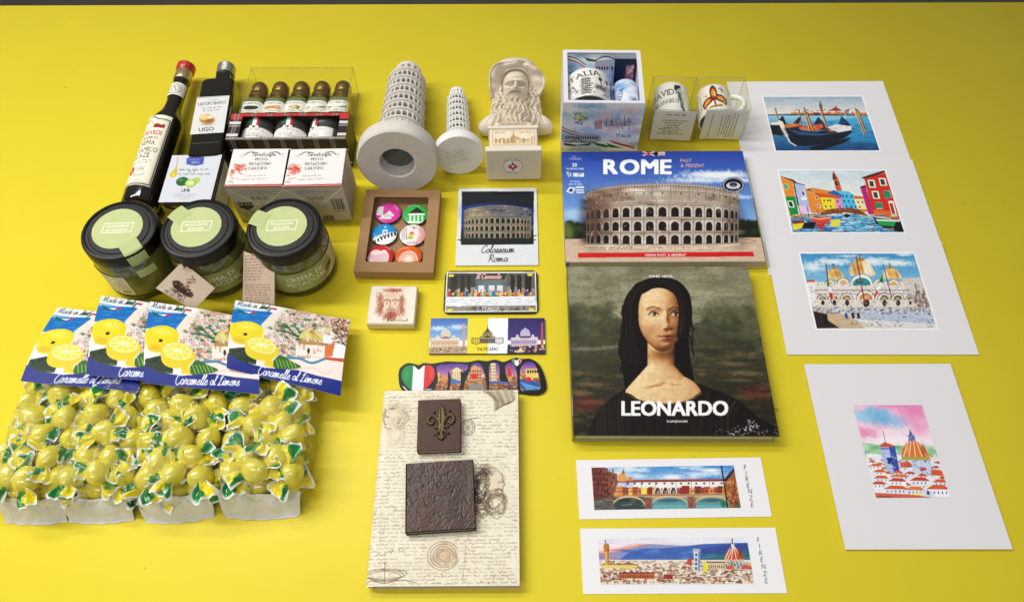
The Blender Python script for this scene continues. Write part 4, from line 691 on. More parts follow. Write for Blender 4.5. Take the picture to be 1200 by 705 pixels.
    for _ in range(90): x = random.gauss(690, 60); y = random.gauss(645, 10); c.line([(x, y), (x+random.uniform(-6, 6), y+random.uniform(-3, 3))], 'f0f0f0', .8, random.uniform(.3, .9))
    for _ in range(26): x = random.gauss(705, 14); y = random.gauss(625, 12); c.line([(x, y), (x+random.uniform(-10, 10), y+random.uniform(-8, 2))], 'f8f8f8', .9, random.uniform(.4, 1), False)
    return c
LEOQ = [(664.3, 312), (877, 311.7), (913.5, 511), (672, 509.5)]
def leonardo_book():
    z = .0145; cx, cy, w_, d, a = fit(LEOQ, z); t = thing('art_book', 'square LEONARDO book with a dark-haired portrait, sealed in clear wrap', 'book', (cx, cy, 0), a)
    page_block('page_block', -w_/2+.002, w_/2-.003, -d/2+.002, d/2-.002, .0022, z-.0022, t, (224, 216, 186))
    cm = mat('dark board', (70, 66, 50), .35, .1, coat=.3)
    rbox('back_cover', -w_/2, w_/2, -d/2, d/2, .0002, .0022, mat('olive board', (150, 146, 104), .4, .05), t, .0006); rbox('front_cover', -w_/2, w_/2, -d/2, d/2, z-.0022, z-.0002, cm, t, .0006); rbox('spine', -w_/2-.0003, -w_/2+.002, -d/2, d/2, .0003, z-.0003, cm, t, .0008)
    sheet('cover_print', portrait_cover(), flat(w_-.0006, d-.0006, z), P_GLOSS, t)
    b = MB(); n = 40; vs = []                     # shrink wrap, slightly puckered round the edges
    b.prism(rrect(w_+.0022, d+.0022, .002, 3), .0001, z+.0009); o = b.build('shrink_wrap', film('shrink wrap', refl=.55, rough=.09, bump=.0007, bscale=36, base=.0), t)
leonardo_book()
def script_page():
    c = Cv(215, 300, 'e6dcc0').q((85, 20), (515, 20), (525, 655), (38, 650))
    c.noise(.05, 30); 
    def sketch(cx, cy, rx, ry, col, n=90, al=.5):
        for _ in range(n):
            a = random.uniform(0, 6.3); r = random.uniform(.1, 1)**.6; x = cx+rx*r*math.cos(a); y = cy+ry*r*math.sin(a); L = random.uniform(5, 18); g = a+1.4+random.uniform(-.4, .4)
            c.line([(x, y), (x+L*math.cos(g), y+L*math.sin(g)*1.1), (x+1.6*L*math.cos(g+.5), y+1.6*L*math.sin(g+.5))], col, random.uniform(.6, 1.3), random.uniform(.15, al), True)
    def profile(cx, cy, s_, flip=1, beard=False):
        c.soft(cx, cy, 26*s_, 34*s_, 'd0bc9c', .7); sketch(cx-8*flip*s_, cy-12*s_, 34*s_, 30*s_, '7c6450', 120)
        f = [(16, -28), (20, -18), (19, -11), (26, -1), (21, 2), (22, 8), (19, 11), (20, 17), (12, 24), (4, 22)]
        c.poly([(cx+flip*x*s_, cy+y*s_) for x, y in f]+[(cx-flip*10*s_, cy+14*s_), (cx-flip*8*s_, cy-20*s_)], 'e0d0b4', .8, True); c.line([(cx+flip*x*s_, cy+y*s_) for x, y in f], '7c6450', 1.2, .9, True)
        c.line([(cx+flip*10*s_, cy-8*s_), (cx+flip*17*s_, cy-7*s_)], '6c5444', 1.3); c.line([(cx+flip*14*s_, cy+11*s_), (cx+flip*19*s_, cy+11*s_)], '6c5444', 1)
        if beard: sketch(cx+4*flip*s_, cy+42*s_, 26*s_, 34*s_, '6c5848', 200, .6)
    def written(y0, y1):
        y = y0
        while y < y1:
            x = random.uniform(62, 90)-(y-20)*.07
            while x < 512:
                L = random.uniform(10, 46); X = x; pts = []
                while X < x+L and X < 516:
                    pts.append((X, y+random.choice([-2, 0, -3, 1, -7 if random.random() < .2 else 0, 4 if random.random() < .15 else 0]))); X += random.uniform(1.4, 3)
                if len(pts) > 2: c.line(pts, random.choice(['6c5848', '5c4c3c', '7c6858']), .75, random.uniform(.35, .8))
                x += L+random.uniform(3, 12)
                if random.random() < .07: x += 46
            y += random.uniform(10.5, 13)
    written(30, 650)
    def clear(cx, cy, rx, ry): c.soft(cx, cy, rx, ry, 'e2d8bc', 1, 3)
    clear(118, 130, 44, 80); profile(118, 115, 1.25, -1); sketch(130, 160, 30, 50, 'a08c74', 60, .3)
    clear(440, 350, 56, 100); sketch(405, 350, 34, 90, '4c4038', 260, .75); profile(440, 330, 1.35, 1, True); sketch(400, 330, 18, 60, '3c302a', 120, .8)
    clear(283, 555, 60, 56); 
    for k in range(5): c.arc(283, 555, 50-k*9, 46-k*8, '9c8468', 1.4, 20+k*40, 330+k*40, .8)
    c.soft(290, 552, 26, 24, 'c8ac88', .8); sketch(283, 556, 46, 42, '9c7c64', 90, .5)
    clear(358, 138, 26, 34); c.arc(356, 142, 22, 26, '847868', 1.3); c.arc(356, 142, 16, 20, '847868', 1); 
    for k in range(8): a = k*PI/4; c.line([(356, 142), (356+20*math.cos(a), 142+24*math.sin(a))], '847868', .8)
    c.line([(340, 120), (385, 110)], '847868', 1.4)
    clear(470, 60, 50, 46)
    for k in range(26): a = k/25; c.line([(400+a*100, 22), (425+a*70+10, 50+14*math.sin(a*3)), (440+a*45, 90-30*a)], random.choice(['6c5c4c', '94826c', '4c4034']), 1.1, .65, True)
    for k in range(3): c.arc(100, 610+k*4, 70-k*10, 16, '6c5444', 1, 0, 360, .7)
    c.line([(100, 570), (100, 640)], '6c5444', 1, .7); c.line([(36, 640), (60, 632), (100, 640), (150, 630), (200, 640)], '6c5444', 1.2, .7, True); c.line([(355, 505), (345, 640)], 'a08c78', 1, .6)
    c.noise(.05, 3); return c
def notebook():
    z = .0100; cx, cy, w_, d, a = fit([(452.5, 457.3), (606.3, 457.2), (609.9, 686.9), (434.5, 685.5)], z)
    t = thing('notebook', 'large cream notebook printed with old handwriting and brown sketches', 'notebook', (cx, cy, 0), a)
    page_block('page_block', -w_/2+.003, w_/2-.0015, -d/2+.0015, d/2-.0015, .0014, z-.0014, t, (96, 76, 56))
    cm = mat('cream cover board', (206, 194, 168), .6, .05); rbox('back_cover', -w_/2, w_/2, -d/2, d/2, .0002, .0014, cm, t, .0004)
    r = z*.5; o = MB(); pf = [(-w_/2+.002-r*.75*math.cos(q), z/2+ (z/2)*math.sin(q)) for q in np.linspace(-PI/2, PI/2, 10)]
    o.prism(pf, -d/2, d/2, Matrix(((1, 0, 0, 0), (0, 0, 1, 0), (0, 1, 0, 0), (0, 0, 0, 1)))); o.build('spine', cm, t, True)
    rbox('front_cover', -w_/2+.002, w_/2, -d/2, d/2, z-.0014, z-.0002, cm, t, .0004)
    def fn(u, v):
        x = -w_/2-.0035+u*(w_+.0035); e = np.clip((-w_/2+.003-x)/.0065, 0, 1); return x, (.5-v)*d, z+.0001-.0062*(1-np.sqrt(1-e*e*.98))
    sheet('cover_print', script_page(), fn, printmat('embossed printed cover', .55, 0, .00012, 700), t)
    return z+.0002
NBZ = notebook()
LEATH = mat('brown smooth leather', (74, 44, 32), .45, .15, 200, bump=.0003, bscale=900); 
def leather_mat():
    m = mat('wrinkled dark leather', (70, 46, 36), .30, .3, 120); nt = m.node_tree; p = nt.nodes['Principled BSDF']; tc = nt.nodes.new('ShaderNodeTexCoord')
    mp = nt.nodes.new('ShaderNodeMapping'); mp.inputs['Scale'].default_value = (1, .6, 1); mp.inputs['Rotation'].default_value = (0, 0, .6)
    v = nt.nodes.new('ShaderNodeTexVoronoi'); v.feature = 'DISTANCE_TO_EDGE'; v.inputs['Scale'].default_value = 260; n = nt.nodes.new('ShaderNodeTexNoise'); n.inputs['Scale'].default_value = 160; n.inputs['Detail'].default_value = 6; n.inputs['Distortion'].default_value = 2.5
    ds = nt.nodes.new('ShaderNodeMix'); ds.data_type = 'RGBA'; ds.blend_type = 'LINEAR_LIGHT'; ds.inputs[0].default_value = .02
    r = nt.nodes.new('ShaderNodeMapRange'); r.inputs[2].default_value = .3; b = nt.nodes.new('ShaderNodeBump'); b.inputs['Distance'].default_value = .0011; b2 = nt.nodes.new('ShaderNodeBump'); b2.inputs['Distance'].default_value = .0016
    nt.links.new(tc.outputs['Object'], mp.inputs[0]); nt.links.new(mp.outputs[0], ds.inputs[6]); nt.links.new(mp.outputs[0], n.inputs['Vector']); nt.links.new(n.outputs['Color'], ds.inputs[7]); nt.links.new(ds.outputs[2], v.inputs['Vector'])
    nt.links.new(v.outputs['Distance'], r.inputs[0]); nt.links.new(r.outputs[0], b.inputs['Height']); nt.links.new(n.outputs['Fac'], b2.inputs['Height']); nt.links.new(b2.outputs[0], b.inputs['Normal']); nt.links.new(b.outputs[0], p.inputs['Normal']); return m
def small_book(quad, th, cover, label):
    z = NBZ+th; cx, cy, w_, d, a = fit(quad, z); t = thing('small_book', label, 'book', (cx, cy, NBZ), a, 'little brown leather books lying on the notebook')
    page_block('page_block', -w_/2+.001, w_/2-.0012, -d/2+.0008, d/2-.0012, .0009, th-.0009, t, (196, 180, 150))
    rbox('back_cover', -w_/2, w_/2, -d/2, d/2, .0001, .0010, cover, t, .0004); rbox('front_cover', -w_/2, w_/2, -d/2, d/2, th-.0013, th, cover, t, .0006, 3); rbox('spine', -w_/2-.0006, -w_/2+.0012, -d/2, d/2, .0002, th-.0002, cover, t, .0006)
    return t, w_, d, th
def relief(name, cv, w_, d, z0, hgt, mt, parent, cx=0, cy=0, thr=.25, blur=3, p=.6):
    a = cv.a[..., 0]/255; ss = cv.ss; a = a.reshape(cv.h, ss, cv.w, ss).mean((1, 3)); h, wd = a.shape; b = a.copy()
    for _ in range(blur):
        q = np.pad(b, 1, mode='edge'); b = (q[:-2, 1:-1]+q[2:, 1:-1]+q[1:-1, :-2]+q[1:-1, 2:]+q[1:-1, 1:-1]*2+q[:-2, :-2]+q[2:, 2:]+q[:-2, 2:]+q[2:, :-2])/10
    hh = np.clip((b-thr)/(1-thr), 0, 1)**p*hgt; keep = a > -1; keep = b > thr*.6
    U, V = np.meshgrid(np.linspace(0, 1, wd), np.linspace(0, 1, h)); co = np.stack([cx+(U-.5)*w_, cy+(.5-V)*d, z0+hh], -1).reshape(-1, 3); idx = np.arange(h*wd).reshape(h, wd)
    f = np.stack([idx[:-1, :-1], idx[1:, :-1], idx[1:, 1:], idx[:-1, 1:]], -1).reshape(-1, 4); f = f[keep.reshape(-1)[f].all(1)]; us = np.unique(f); mp = -np.ones(h*wd, int); mp[us] = np.arange(len(us))
    return link(name, mesh(co[us], mp[f].tolist()), mt, parent, True)
t, w_, d, th = small_book([(490.8, 468.5), (540, 466.5), (539.6, 526.3), (488.9, 528.6)], .0075, LEATH, 'little smooth brown leather book with a brass lily emblem on its cover')
c = Cv(70, 84, '000000').q((205, 62), (310, 62), (310, 190), (205, 190)); P = c.poly
P([(262, 68), (272, 84), (276, 104), (270, 128), (262, 140), (254, 128), (250, 104), (254, 84)], 'ffffff', 1, True); c.line([(258, 140), (248, 116), (234, 104), (222, 108), (218, 122), (228, 130), (236, 124)], 'ffffff', 6.5, 1, True); c.line([(266, 140), (278, 114), (290, 102), (300, 108), (303, 120), (294, 130), (286, 124)], 'ffffff', 6.5, 1, True)
c.line([(242, 142), (284, 140)], 'ffffff', 5); c.line([(262, 140), (262, 176)], 'ffffff', 7); c.line([(258, 144), (248, 160), (240, 162)], 'ffffff', 5, 1, True); c.line([(266, 144), (278, 158), (285, 160)], 'ffffff', 5, 1, True); c.line([(250, 168), (262, 180), (274, 168)], 'ffffff', 4.5); c.ell(238, 92, 4, 4.5, 'ffffff'); c.ell(290, 90, 4, 4.5, 'ffffff')
for q in ((262, 80, 262, 128), (240, 108, 252, 132), (286, 106, 272, 132), (262, 148, 262, 170)): c.line([q[:2], q[2:]], '606060', 1.2)
relief('lily_emblem', c, w_*.74, d*.78, th-.0002, .0022, mat('aged brass', (98, 84, 58), .42, .35, 300, metal=.7, bump=.0003, bscale=700), t, w_*.02, d*.03)
t, w_, d, th = small_book([(477.3, 543.3), (555.4, 537), (556.7, 617.6), (474.3, 626)], .0068, leather_mat(), 'square book in dark wrinkled leather without any emblem')
c = Cv(150, 150, '563a2c', ss=1, k=1); n1 = fbm(150, 150, 30, 5, 3); wx_ = (fbm(150, 150, 40, 3, 4)-.5)*26; wy_ = (fbm(150, 150, 40, 3, 5)-.5)*26
def ridged(cell, sd, n=150):
    g = fbm(n*2, n*2, cell, 2, sd); yy, xx = np.mgrid[0:n, 0:n]; q = g[np.clip(yy+wy_+60, 0, 2*n-1).astype(int), np.clip(xx+wx_+60, 0, 2*n-1).astype(int)]; return 1-np.abs(2*q-1)*3.2
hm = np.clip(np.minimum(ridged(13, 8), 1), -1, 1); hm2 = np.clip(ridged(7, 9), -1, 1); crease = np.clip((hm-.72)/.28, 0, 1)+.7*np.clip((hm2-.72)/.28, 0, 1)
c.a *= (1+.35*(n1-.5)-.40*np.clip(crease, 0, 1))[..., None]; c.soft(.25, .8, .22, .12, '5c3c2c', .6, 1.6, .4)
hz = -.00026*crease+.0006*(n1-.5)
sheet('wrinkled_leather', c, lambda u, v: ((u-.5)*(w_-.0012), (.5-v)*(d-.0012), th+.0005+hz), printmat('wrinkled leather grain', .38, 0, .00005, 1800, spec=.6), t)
# ================================================================== flat magnets
BLK = mat('magnet backing', (22, 20, 22), .6, .1)
def flat_magnet(name, label, cat_, quad, th, cv, r=.0005, edge=BLK, keep=None, group=None, pm=None, grow=0):
    cx, cy, w_, d, a = fit(quad, th); t = thing(name, label, cat_, (cx, cy, 0), a, group)
    b = MB().prism(rrect(w_+grow, d+grow, r, 5), .0001, th-.0001); b.build('magnet_backing', edge, t)
    kf = None
    if r > .001:
        def kf(u, v):
            x = np.abs(u-.5)*w_; y = np.abs(v-.5)*d; qx = np.maximum(x-(w_/2-r), 0); qy = np.maximum(y-(d/2-r), 0); return np.hypot(qx, qy) <= r*1.02
    sheet('printed_face', cv, flat(w_, d, th), pm or P_MAG, t, keep=kf); return t
def pol():
    c = Cv(150, 160, 'd4d8dc').q((486, 22), (832, 20), (845, 366), (472, 364)); c.rect(500, 36, 820, 272, '0e1420')
    c.q((486, 22), (832, 20), (845, 366), (472, 364)); c.poly([(503, 38), (817, 36), (821, 270), (496, 268)], '101824'); c.poly([(503, 38), (817, 36), (819, 90), (503, 95)], '18222e')
    c.poly([(500, 100), (560, 90), (700, 95), (818, 110), (820, 210), (498, 210)], '1c3470'); c.soft(640, 130, 150, 50, '2848a0', .6); c.poly([(503, 38), (817, 36), (818, 84), (660, 78), (503, 100)], '1a242c', .9)
    c.poly([(497, 232), (821, 228), (821, 270), (496, 268)], '142414'); c.dabs(60, 500, 235, 818, 268, ['1c3418', '0c1810', '24401c'], 30, 5, .7)
    colosseum(c, 510, 808, 122, 238, ('84796a', '12100c', 'c0b498', '3c362c')); c.poly([(590, 100), (800, 104), (806, 160), (640, 150)], '20408c', .22); c.soft(560, 170, 60, 60, 'd8c8a0', .15)
    c.script('Colosseum', 660, 308, 34, '14141c', 1.3, .25, 1.05); c.script('Roma', 660, 348, 32, '14141c', 1.3, .25, 1.2); c.noise(.03, 3); return c
flat_magnet('photo_magnet', 'white-bordered instant-photo magnet of a floodlit amphitheatre at night', 'magnet', [(537.5, 220.8), (628.2, 220.2), (631.6, 311), (533.8, 310.5)], .0015, pol(), edge=mat('pale magnet edge', (206, 208, 210), .5))
def plate():
    c = Cv(220, 110, '181414').q((425, 390), (838, 388), (843, 580), (418, 578)); P = c.poly
    P([(432, 396), (830, 395), (835, 573), (426, 572)], 'f0ece8'); P([(437, 401), (825, 400), (830, 568), (431, 567)], '302c28')
    P([(438, 402), (824, 401), (828, 560), (432, 560)], '8c8c80'); P([(438, 402), (560, 402), (590, 460), (436, 470)], '4c4c40'); P([(700, 402), (824, 402), (828, 470), (690, 460)], '6c645c'); P([(560, 430), (700, 430), (700, 500), (560, 500)], '70787c')
    for x0, x1 in ((450, 480), (492, 512), (522, 538), (716, 734), (745, 765), (780, 810)): P([(x0, 405), (x1, 412), (x1, 500), (x0, 505)], '2c2c28')
    for x0 in (572, 618, 655): c.rect(x0, 455, x0+26, 500, 'c8d8e4'); 
    c.poly([(560, 402), (700, 402), (690, 430), (570, 430)], '44443c')
    for k in range(6): c.line([(440+k*26, 402), (560+k*6, 455)], '34342c', 1, .6); c.line([(822-k*26, 402), (706-k*6, 455)], '34342c', 1, .6)
    P([(432, 505), (826, 505), (830, 545), (430, 545)], 'dce0e4'); P([(430, 545), (830, 545), (829, 566), (431, 566)], '8c8880'); c.dabs(50, 432, 512, 828, 545, ['c4ccd0', 'f4f4f4', 'b4bcc4'], 24, 8, .7)
    # plain still life along the table instead of the known mural: fruit bowls, jugs and flowers
    for k in range(30):
        x = 446+k*12.8; co = random.choice(['3c74a8', 'c86c34', 'b83c2c', 'd89c4c', '547c3c', '8c4c34', 'e0b080', '2c5c94', '98a848'])
        if k % 3 == 0: c.poly([(x-5, 508), (x-8, 492), (x-3, 478), (x+4, 478), (x+8, 492), (x+5, 508)], co); c.rect(x-3, 474, x+4, 479, 'e0c8a4')
        elif k % 3 == 1: c.ell(x, 500, 9, 8, co); c.ell(x+3, 492, 6, 6, random.choice(['e08c3c', 'c04034', 'd8c040']))
        else:
            c.line([(x, 508), (x, 486)], '3c5c2c', 1.2); [c.ell(x+random.uniform(-6, 6), 484+random.uniform(-8, 5), 4, 4, random.choice(['d86c7c', 'e8d4b0', '5c8cc4', 'c84c34'])) for _ in range(4)]
    c.rect(432, 505, 828, 509, 'f4f4f4'); c.dabs(30, 440, 552, 825, 566, ['5c5448', '3c3830'], 12, 12, .6)
    c.script('Il Cenacolo', 616, 424, 21, 'fcece4', 2.2, .2, 1.15); c.script('Il Cenacolo', 615, 423, 21, 'd84c40', 1.0, .2, 1.15); c.text('ITALIA', 630, 566, 15, 'd8dce0', bold=.0, sx=1.25, serif=True)
    for x, y in ((452, 411), (803, 408), (448, 561), (810, 562)): c.poly(np.array(rrect(24, 11, 5, 3, x, y)), 'f0dc20'); c.line([(x-11, y-5), (x+10, y-6)], '3c3408', .7, .7)
    c.noise(.05, 3); return c
t = flat_magnet('licence_plate_magnet', 'black-edged licence plate magnet reading Il Cenacolo, a long set table in a hall', 'magnet', [(521.5, 317.3), (629.8, 316.8), (631.1, 367.1), (519.6, 366.6)], .0022, plate(), r=.0055)
def vat():
    c = Cv(270, 84, 'f4f0f8').q((353, 52), (903, 53), (911, 226), (342, 222)); P = c.poly
    def basil(x0, x1, wall, sh, dome, ob):
        w = x1-x0; cx = x0+w*.42; 
        P([(x0+4, 152), (x1-40, 146), (x1-40, 186), (x0+4, 192)], wall); 
        for k in range(11): x = x0+8+k*(w-52)/11; c.line([(x, 154), (x, 188)], sh, 1, .8); c.rect(x+3, 164, x+7, 176, sh, .7)
        c.rect(x0+4, 148, x1-40, 154, 'e8dccc' if wall < 'f' else wall); c.poly([(cx-24, 150), (cx, 138), (cx+24, 150)], sh); c.ell(cx, 132, 24, 28, dome, 1, 0, 180, 360); c.rect(cx-24, 128, cx+24, 140, wall); c.line([(cx, 104), (cx, 94)], sh, 1.4); c.rect(cx-3, 100, cx+3, 106, dome)
        for k in range(5): c.line([(cx-20+k*10, 136), (cx-8+k*4, 108)], sh, .7, .6)
        for s_ in (-1, 1): c.ell(cx+s_*38, 142, 8, 9, dome, 1, 0, 180, 360); c.rect(cx+s_*38-8, 141, cx+s_*38+8, 150, wall)
        c.poly([(x1-26, 196), (x1-24, 80), (x1-19, 72), (x1-15, 80), (x1-12, 196)], ob)
        c.dabs(40, x0+4, 190, x1-4, 214, [sh, wall, '3c3028', '585048'], 12, 5, .7)
    c.grad([(345, 45), (530, 45), (530, 160), (345, 160)], '3c6cb8', '88b0e0'); c.soft(390, 100, 40, 10, 'f0f4fc', .7, 1.4, .5); c.soft(480, 95, 40, 12, 'e4ecf8', .7, 1.4, .5); P([(340, 190), (530, 186), (530, 224), (340, 222)], 'b09478'); basil(348, 530, 'e0c0a0', '8c6450', 'c8ccd0', 'c89878')
    P([(530, 48), (628, 48), (628, 224), (527, 224)], 'f8d81c'); P([(628, 48), (724, 48), (724, 226), (628, 224)], 'f8f6fc')
    # line drawing of a domed church with curved colonnades
    cx = 626; c.ell(cx, 140, 26, 30, '686050', .8, 0, 180, 360); c.ell(cx, 142, 22, 26, 'c8b458', .5, 0, 180, 360); c.rect(cx-38, 140, cx+38, 174, '54504c', .75); c.rect(cx-34, 144, cx+34, 150, 'b0a880', .8)
    for k in range(9): c.line([(cx-34+k*8.5, 152), (cx-34+k*8.5, 172)], '1c1c20', 1.1)
    for k in range(5): c.line([(cx-18+k*9, 140), (cx-6+k*3, 113)], '2c2c28', .9)
    c.line([(cx, 114), (cx, 88)], '2c2820', 1.6); c.poly([(cx-8, 112), (cx, 96), (cx+8, 112)], '3c3830'); c.poly([(cx-16, 146), (cx, 136), (cx+16, 146)], '2c2c28')
    for s_ in (-1, 1):
        c.line([(cx+s_*38, 172), (cx+s_*52, 178), (cx+s_*76, 172), (cx+s_*76, 148), (cx+s_*40, 150)], '2c2c2c', 1.3)
        for k in range(5): c.line([(cx+s_*(42+k*8), 150), (cx+s_*(42+k*8), 174)], '2c2c30', 1)
    c.text('VATICANO', 627, 209, 15, '2c281c', sx=.9, serif=True, bold=.015)
    c.grad([(724, 48), (903, 48), (911, 160), (724, 160)], '38286c', '4c3c84'); P([(724, 180), (911, 180), (911, 226), (722, 226)], '3c2c54'); basil(735, 911, 'c8b4c8', '54447c', 'b8b8dc', 'b45c5c')
    for _ in range(16): c.soft(random.uniform(730, 900), random.uniform(186, 216), 7, 5, random.choice(['fcd080', 'f8e8b0', 'd87c50']), .8)
    c.soft(790, 212, 20, 8, 'f8dca0', .9); c.noise(.04, 3); return c
flat_magnet('panel_magnet', 'three-panel VATICANO magnet with a yellow and white middle', 'magnet', [(505.1, 372.5), (637.7, 372.8), (639.6, 414.5), (502.4, 413.5)], .0022, vat(), edge=mat('navy magnet edge', (40, 36, 70), .4))
def italia():
    Q = [(280, -5), (1155, -5), (1155, 240), (280, 240)]
    c = Cv(300, 84, '0c0a0e').q(*Q); k_ = Cv(300, 84, '000000').q(*Q); P = c.poly
    out = [(284, 90), (292, 50), (330, 22), (372, 26), (400, 34), (430, 22), (480, 26), (560, 15), (640, 18), (690, 20), (750, 10), (800, 16), (850, 8), (900, 22), (940, 8), (975, -2), (1010, 6), (1060, 6), (1110, 40), (1140, 110), (1148, 180), (1110, 212), (1050, 214), (980, 205), (940, 225), (620, 235), (420, 232), (360, 215), (300, 160)]
    k_.poly(out, 'ffffff', 1, True)
    # heart with the three stripes
    H_ = [(400, 206), (340, 160), (306, 115), (304, 70), (330, 40), (370, 38), (401, 62), (432, 38), (472, 40), (496, 72), (494, 115), (460, 162)]
    m0 = c.a.copy(); P(H_, 'f4f4f8', 1, True); msk = np.abs(c.a-m0).sum(2) > 30; X = np.arange(c.a.shape[1])[None]; tx = c.t([(368, 0), (434, 0)])[:, 0]
    c.a[msk & (X < tx[0])] = c3('149050'); c.a[msk & (X > tx[1])] = c3('e02c30'); c.soft(330, 90, 16, 36, '3cb070', .5); c.soft(478, 80, 12, 34, 'f87070', .5); c.line([(318, 160), (345, 185)], 'e8e8ec', 2); c.line([(445, 178), (480, 176)], 'e8e8ec', 1.6)
    def letter(pts, kind):
        mx_, my_ = np.mean([p[0] for p in pts]), np.mean([p[1] for p in pts]); pts = [(mx_+(p[0]-mx_)*.90, my_+(p[1]-my_)*.97) for p in pts]
        m0 = c.a.copy(); c.poly(pts, 'ff00ff', 1, True); msk = (np.abs(c.a-m0).sum(2) > 40); xs = [p[0] for p in pts]; ys = [p[1] for p in pts]; x0, x1, y0, y1 = min(xs), max(xs), min(ys), max(ys); keep = c.a.copy(); c.a[:] = m0
        c.grad([(x0, y0), (x1, y0), (x1, y0+(y1-y0)*.5), (x0, y0+(y1-y0)*.5)], '5c3c9c', 'e09ca0'); c.grad([(x0, y0+(y1-y0)*.45), (x1, y0+(y1-y0)*.45), (x1, y1), (x0, y1)], 'b47848', '5c4034')
        c.dabs(int((x1-x0)*.7), x0, y0+(y1-y0)*.35, x1, y1, ['e8b068', 'c8804c', '6c4830', 'f4d090', '8c5c44', 'a06c50'], 12, 12, .8, 12); c.dabs(int((x1-x0)*.16), x0, y0+(y1-y0)*.65, x1, y1, ['3c6cac', '5c94c8', 'b83c34', '28406c'], 16, 7, .8, 12); kind(x0, x1, y0, y1)
        q = c.a.copy(); c.a[:] = m0; c.a[msk] = q[msk]
    def k0(x0, x1, y0, y1): c.rect(x0+8, 80, x0+26, 130, 'f0b05c'); c.rect(x0+34, 100, x1-6, 130, 'd88c4c')
    def k1(x0, x1, y0, y1):
        c.rect(600, 70, 650, 130, 'f0d8a4'); c.poly([(590, 72), (625, 50), (660, 72)], 'e8c890'); [c.line([(600+i*10, 76), (600+i*10, 128)], '8c6440', 1) for i in range(6)]; c.poly([(560, 130), (600, 115), (640, 130), (690, 125), (650, 145), (580, 145)], '3c74b4')
    def k2(x0, x1, y0, y1):
        c.poly([(700, 60), (730, 40), (770, 60), (775, 130), (695, 130)], 'd8986c'); [c.rect(704+i*14, 70+j*20, 711+i*14, 82+j*20, '5c3424') for i in range(5) for j in range(3)]; c.ell(728, 105, 18, 16, 'd81c24'); c.rect(700, 150, 780, 180, '8c8880')
    def k3(x0, x1, y0, y1):
        for j in range(6): c.poly([(824+j*1, 30+j*18), (852+j*1, 30+j*18), (856+j*1, 46+j*18), (822+j*1, 46+j*18)], 'f0dcb0'); c.line([(822, 46+j*18), (858, 46+j*18)], '8c6848', 1.2); [c.line([(826+i*7, 34+j*18), (826+i*7, 44+j*18)], '9c7850', .8) for i in range(5)]
        c.rect(x0, 136, x1, 150, '4c6ca8')
    def k4(x0, x1, y0, y1): c.poly([(925, 60), (935, 36), (945, 60), (948, 110), (924, 110)], 'c84038')
    def k5(x0, x1, y0, y1):
        c.rect(1030, 66, 1105, 120, 'e8c070'); [c.rect(1040+i*14, 74, 1049+i*14, 90, '1c1410') for i in range(5)]; c.poly([(985, 130), (1040, 120), (1100, 150), (1130, 150), (1090, 190), (1020, 190), (985, 160)], '2c5ca4'); c.ell(1045, 128, 18, 14, 'd82820'); c.poly([(995, 140), (1060, 160), (1110, 175), (1040, 195)], '5c94cc')
    letter([(500, 45), (540, 28), (572, 50), (580, 120), (575, 185), (565, 230), (500, 230), (496, 180), (515, 120)], k0)
    letter([(555, 30), (620, 26), (695, 36), (698, 60), (665, 80), (650, 80), (655, 130), (645, 190), (640, 232), (585, 232), (583, 180), (590, 110), (575, 78), (556, 60)], k1)
    letter([(660, 180), (672, 130), (700, 70), (712, 35), (745, 22), (778, 45), (800, 110), (812, 180), (815, 232), (650, 232)], k2)
    letter([(808, 50), (825, 26), (862, 24), (878, 52), (880, 130), (925, 140), (938, 165), (935, 228), (820, 228), (812, 140)], k3)
    letter([(905, 50), (925, 26), (955, 28), (975, 60), (984, 120), (980, 215), (940, 215), (930, 150), (912, 100)], k4)
    letter([(992, 70), (1005, 45), (1040, 20), (1080, 30), (1105, 70), (1118, 130), (1122, 175), (1095, 196), (1050, 190), (1000, 195), (988, 150)], k5)
    c.poly([(978, 50), (955, 28), (950, 14), (962, 8), (978, 16), (994, 6), (1006, 14), (1002, 30)], 'f4f4f4', 1, True); c.poly([(952, 22), (952, 12), (966, 10), (966, 40)], '18904c'); c.poly([(990, 10), (1004, 12), (1002, 28), (990, 40)], 'dc2c30')
    z = .0022; zc = Q; q = [(410+x/5, 420+y/5) for x, y in Q]; cx, cy, w_, d, a = fit(q, z); t = thing('letter_magnet', 'black-edged ITALIA letter magnet with a striped heart, partly under the notebook', 'magnet', (cx, cy, 0), a)
    m_ = k_.a[..., 0].reshape(k_.h, 2, k_.w, 2).mean((1, 3)) > 128
    kf = lambda u, v: m_
    sheet('printed_face', c, flat(w_, d, z), P_MAG, t, keep=kf)
    pts = [((x-280)/875-.5, .5-(y+5)/245) for x, y in catmull(out+[out[0]], 5)[:-1]]
    MB().prism([(x*w_*1.004, y*d*1.004) for x, y in pts], .0001, z-.0001).build('magnet_backing', BLK, t)
italia()
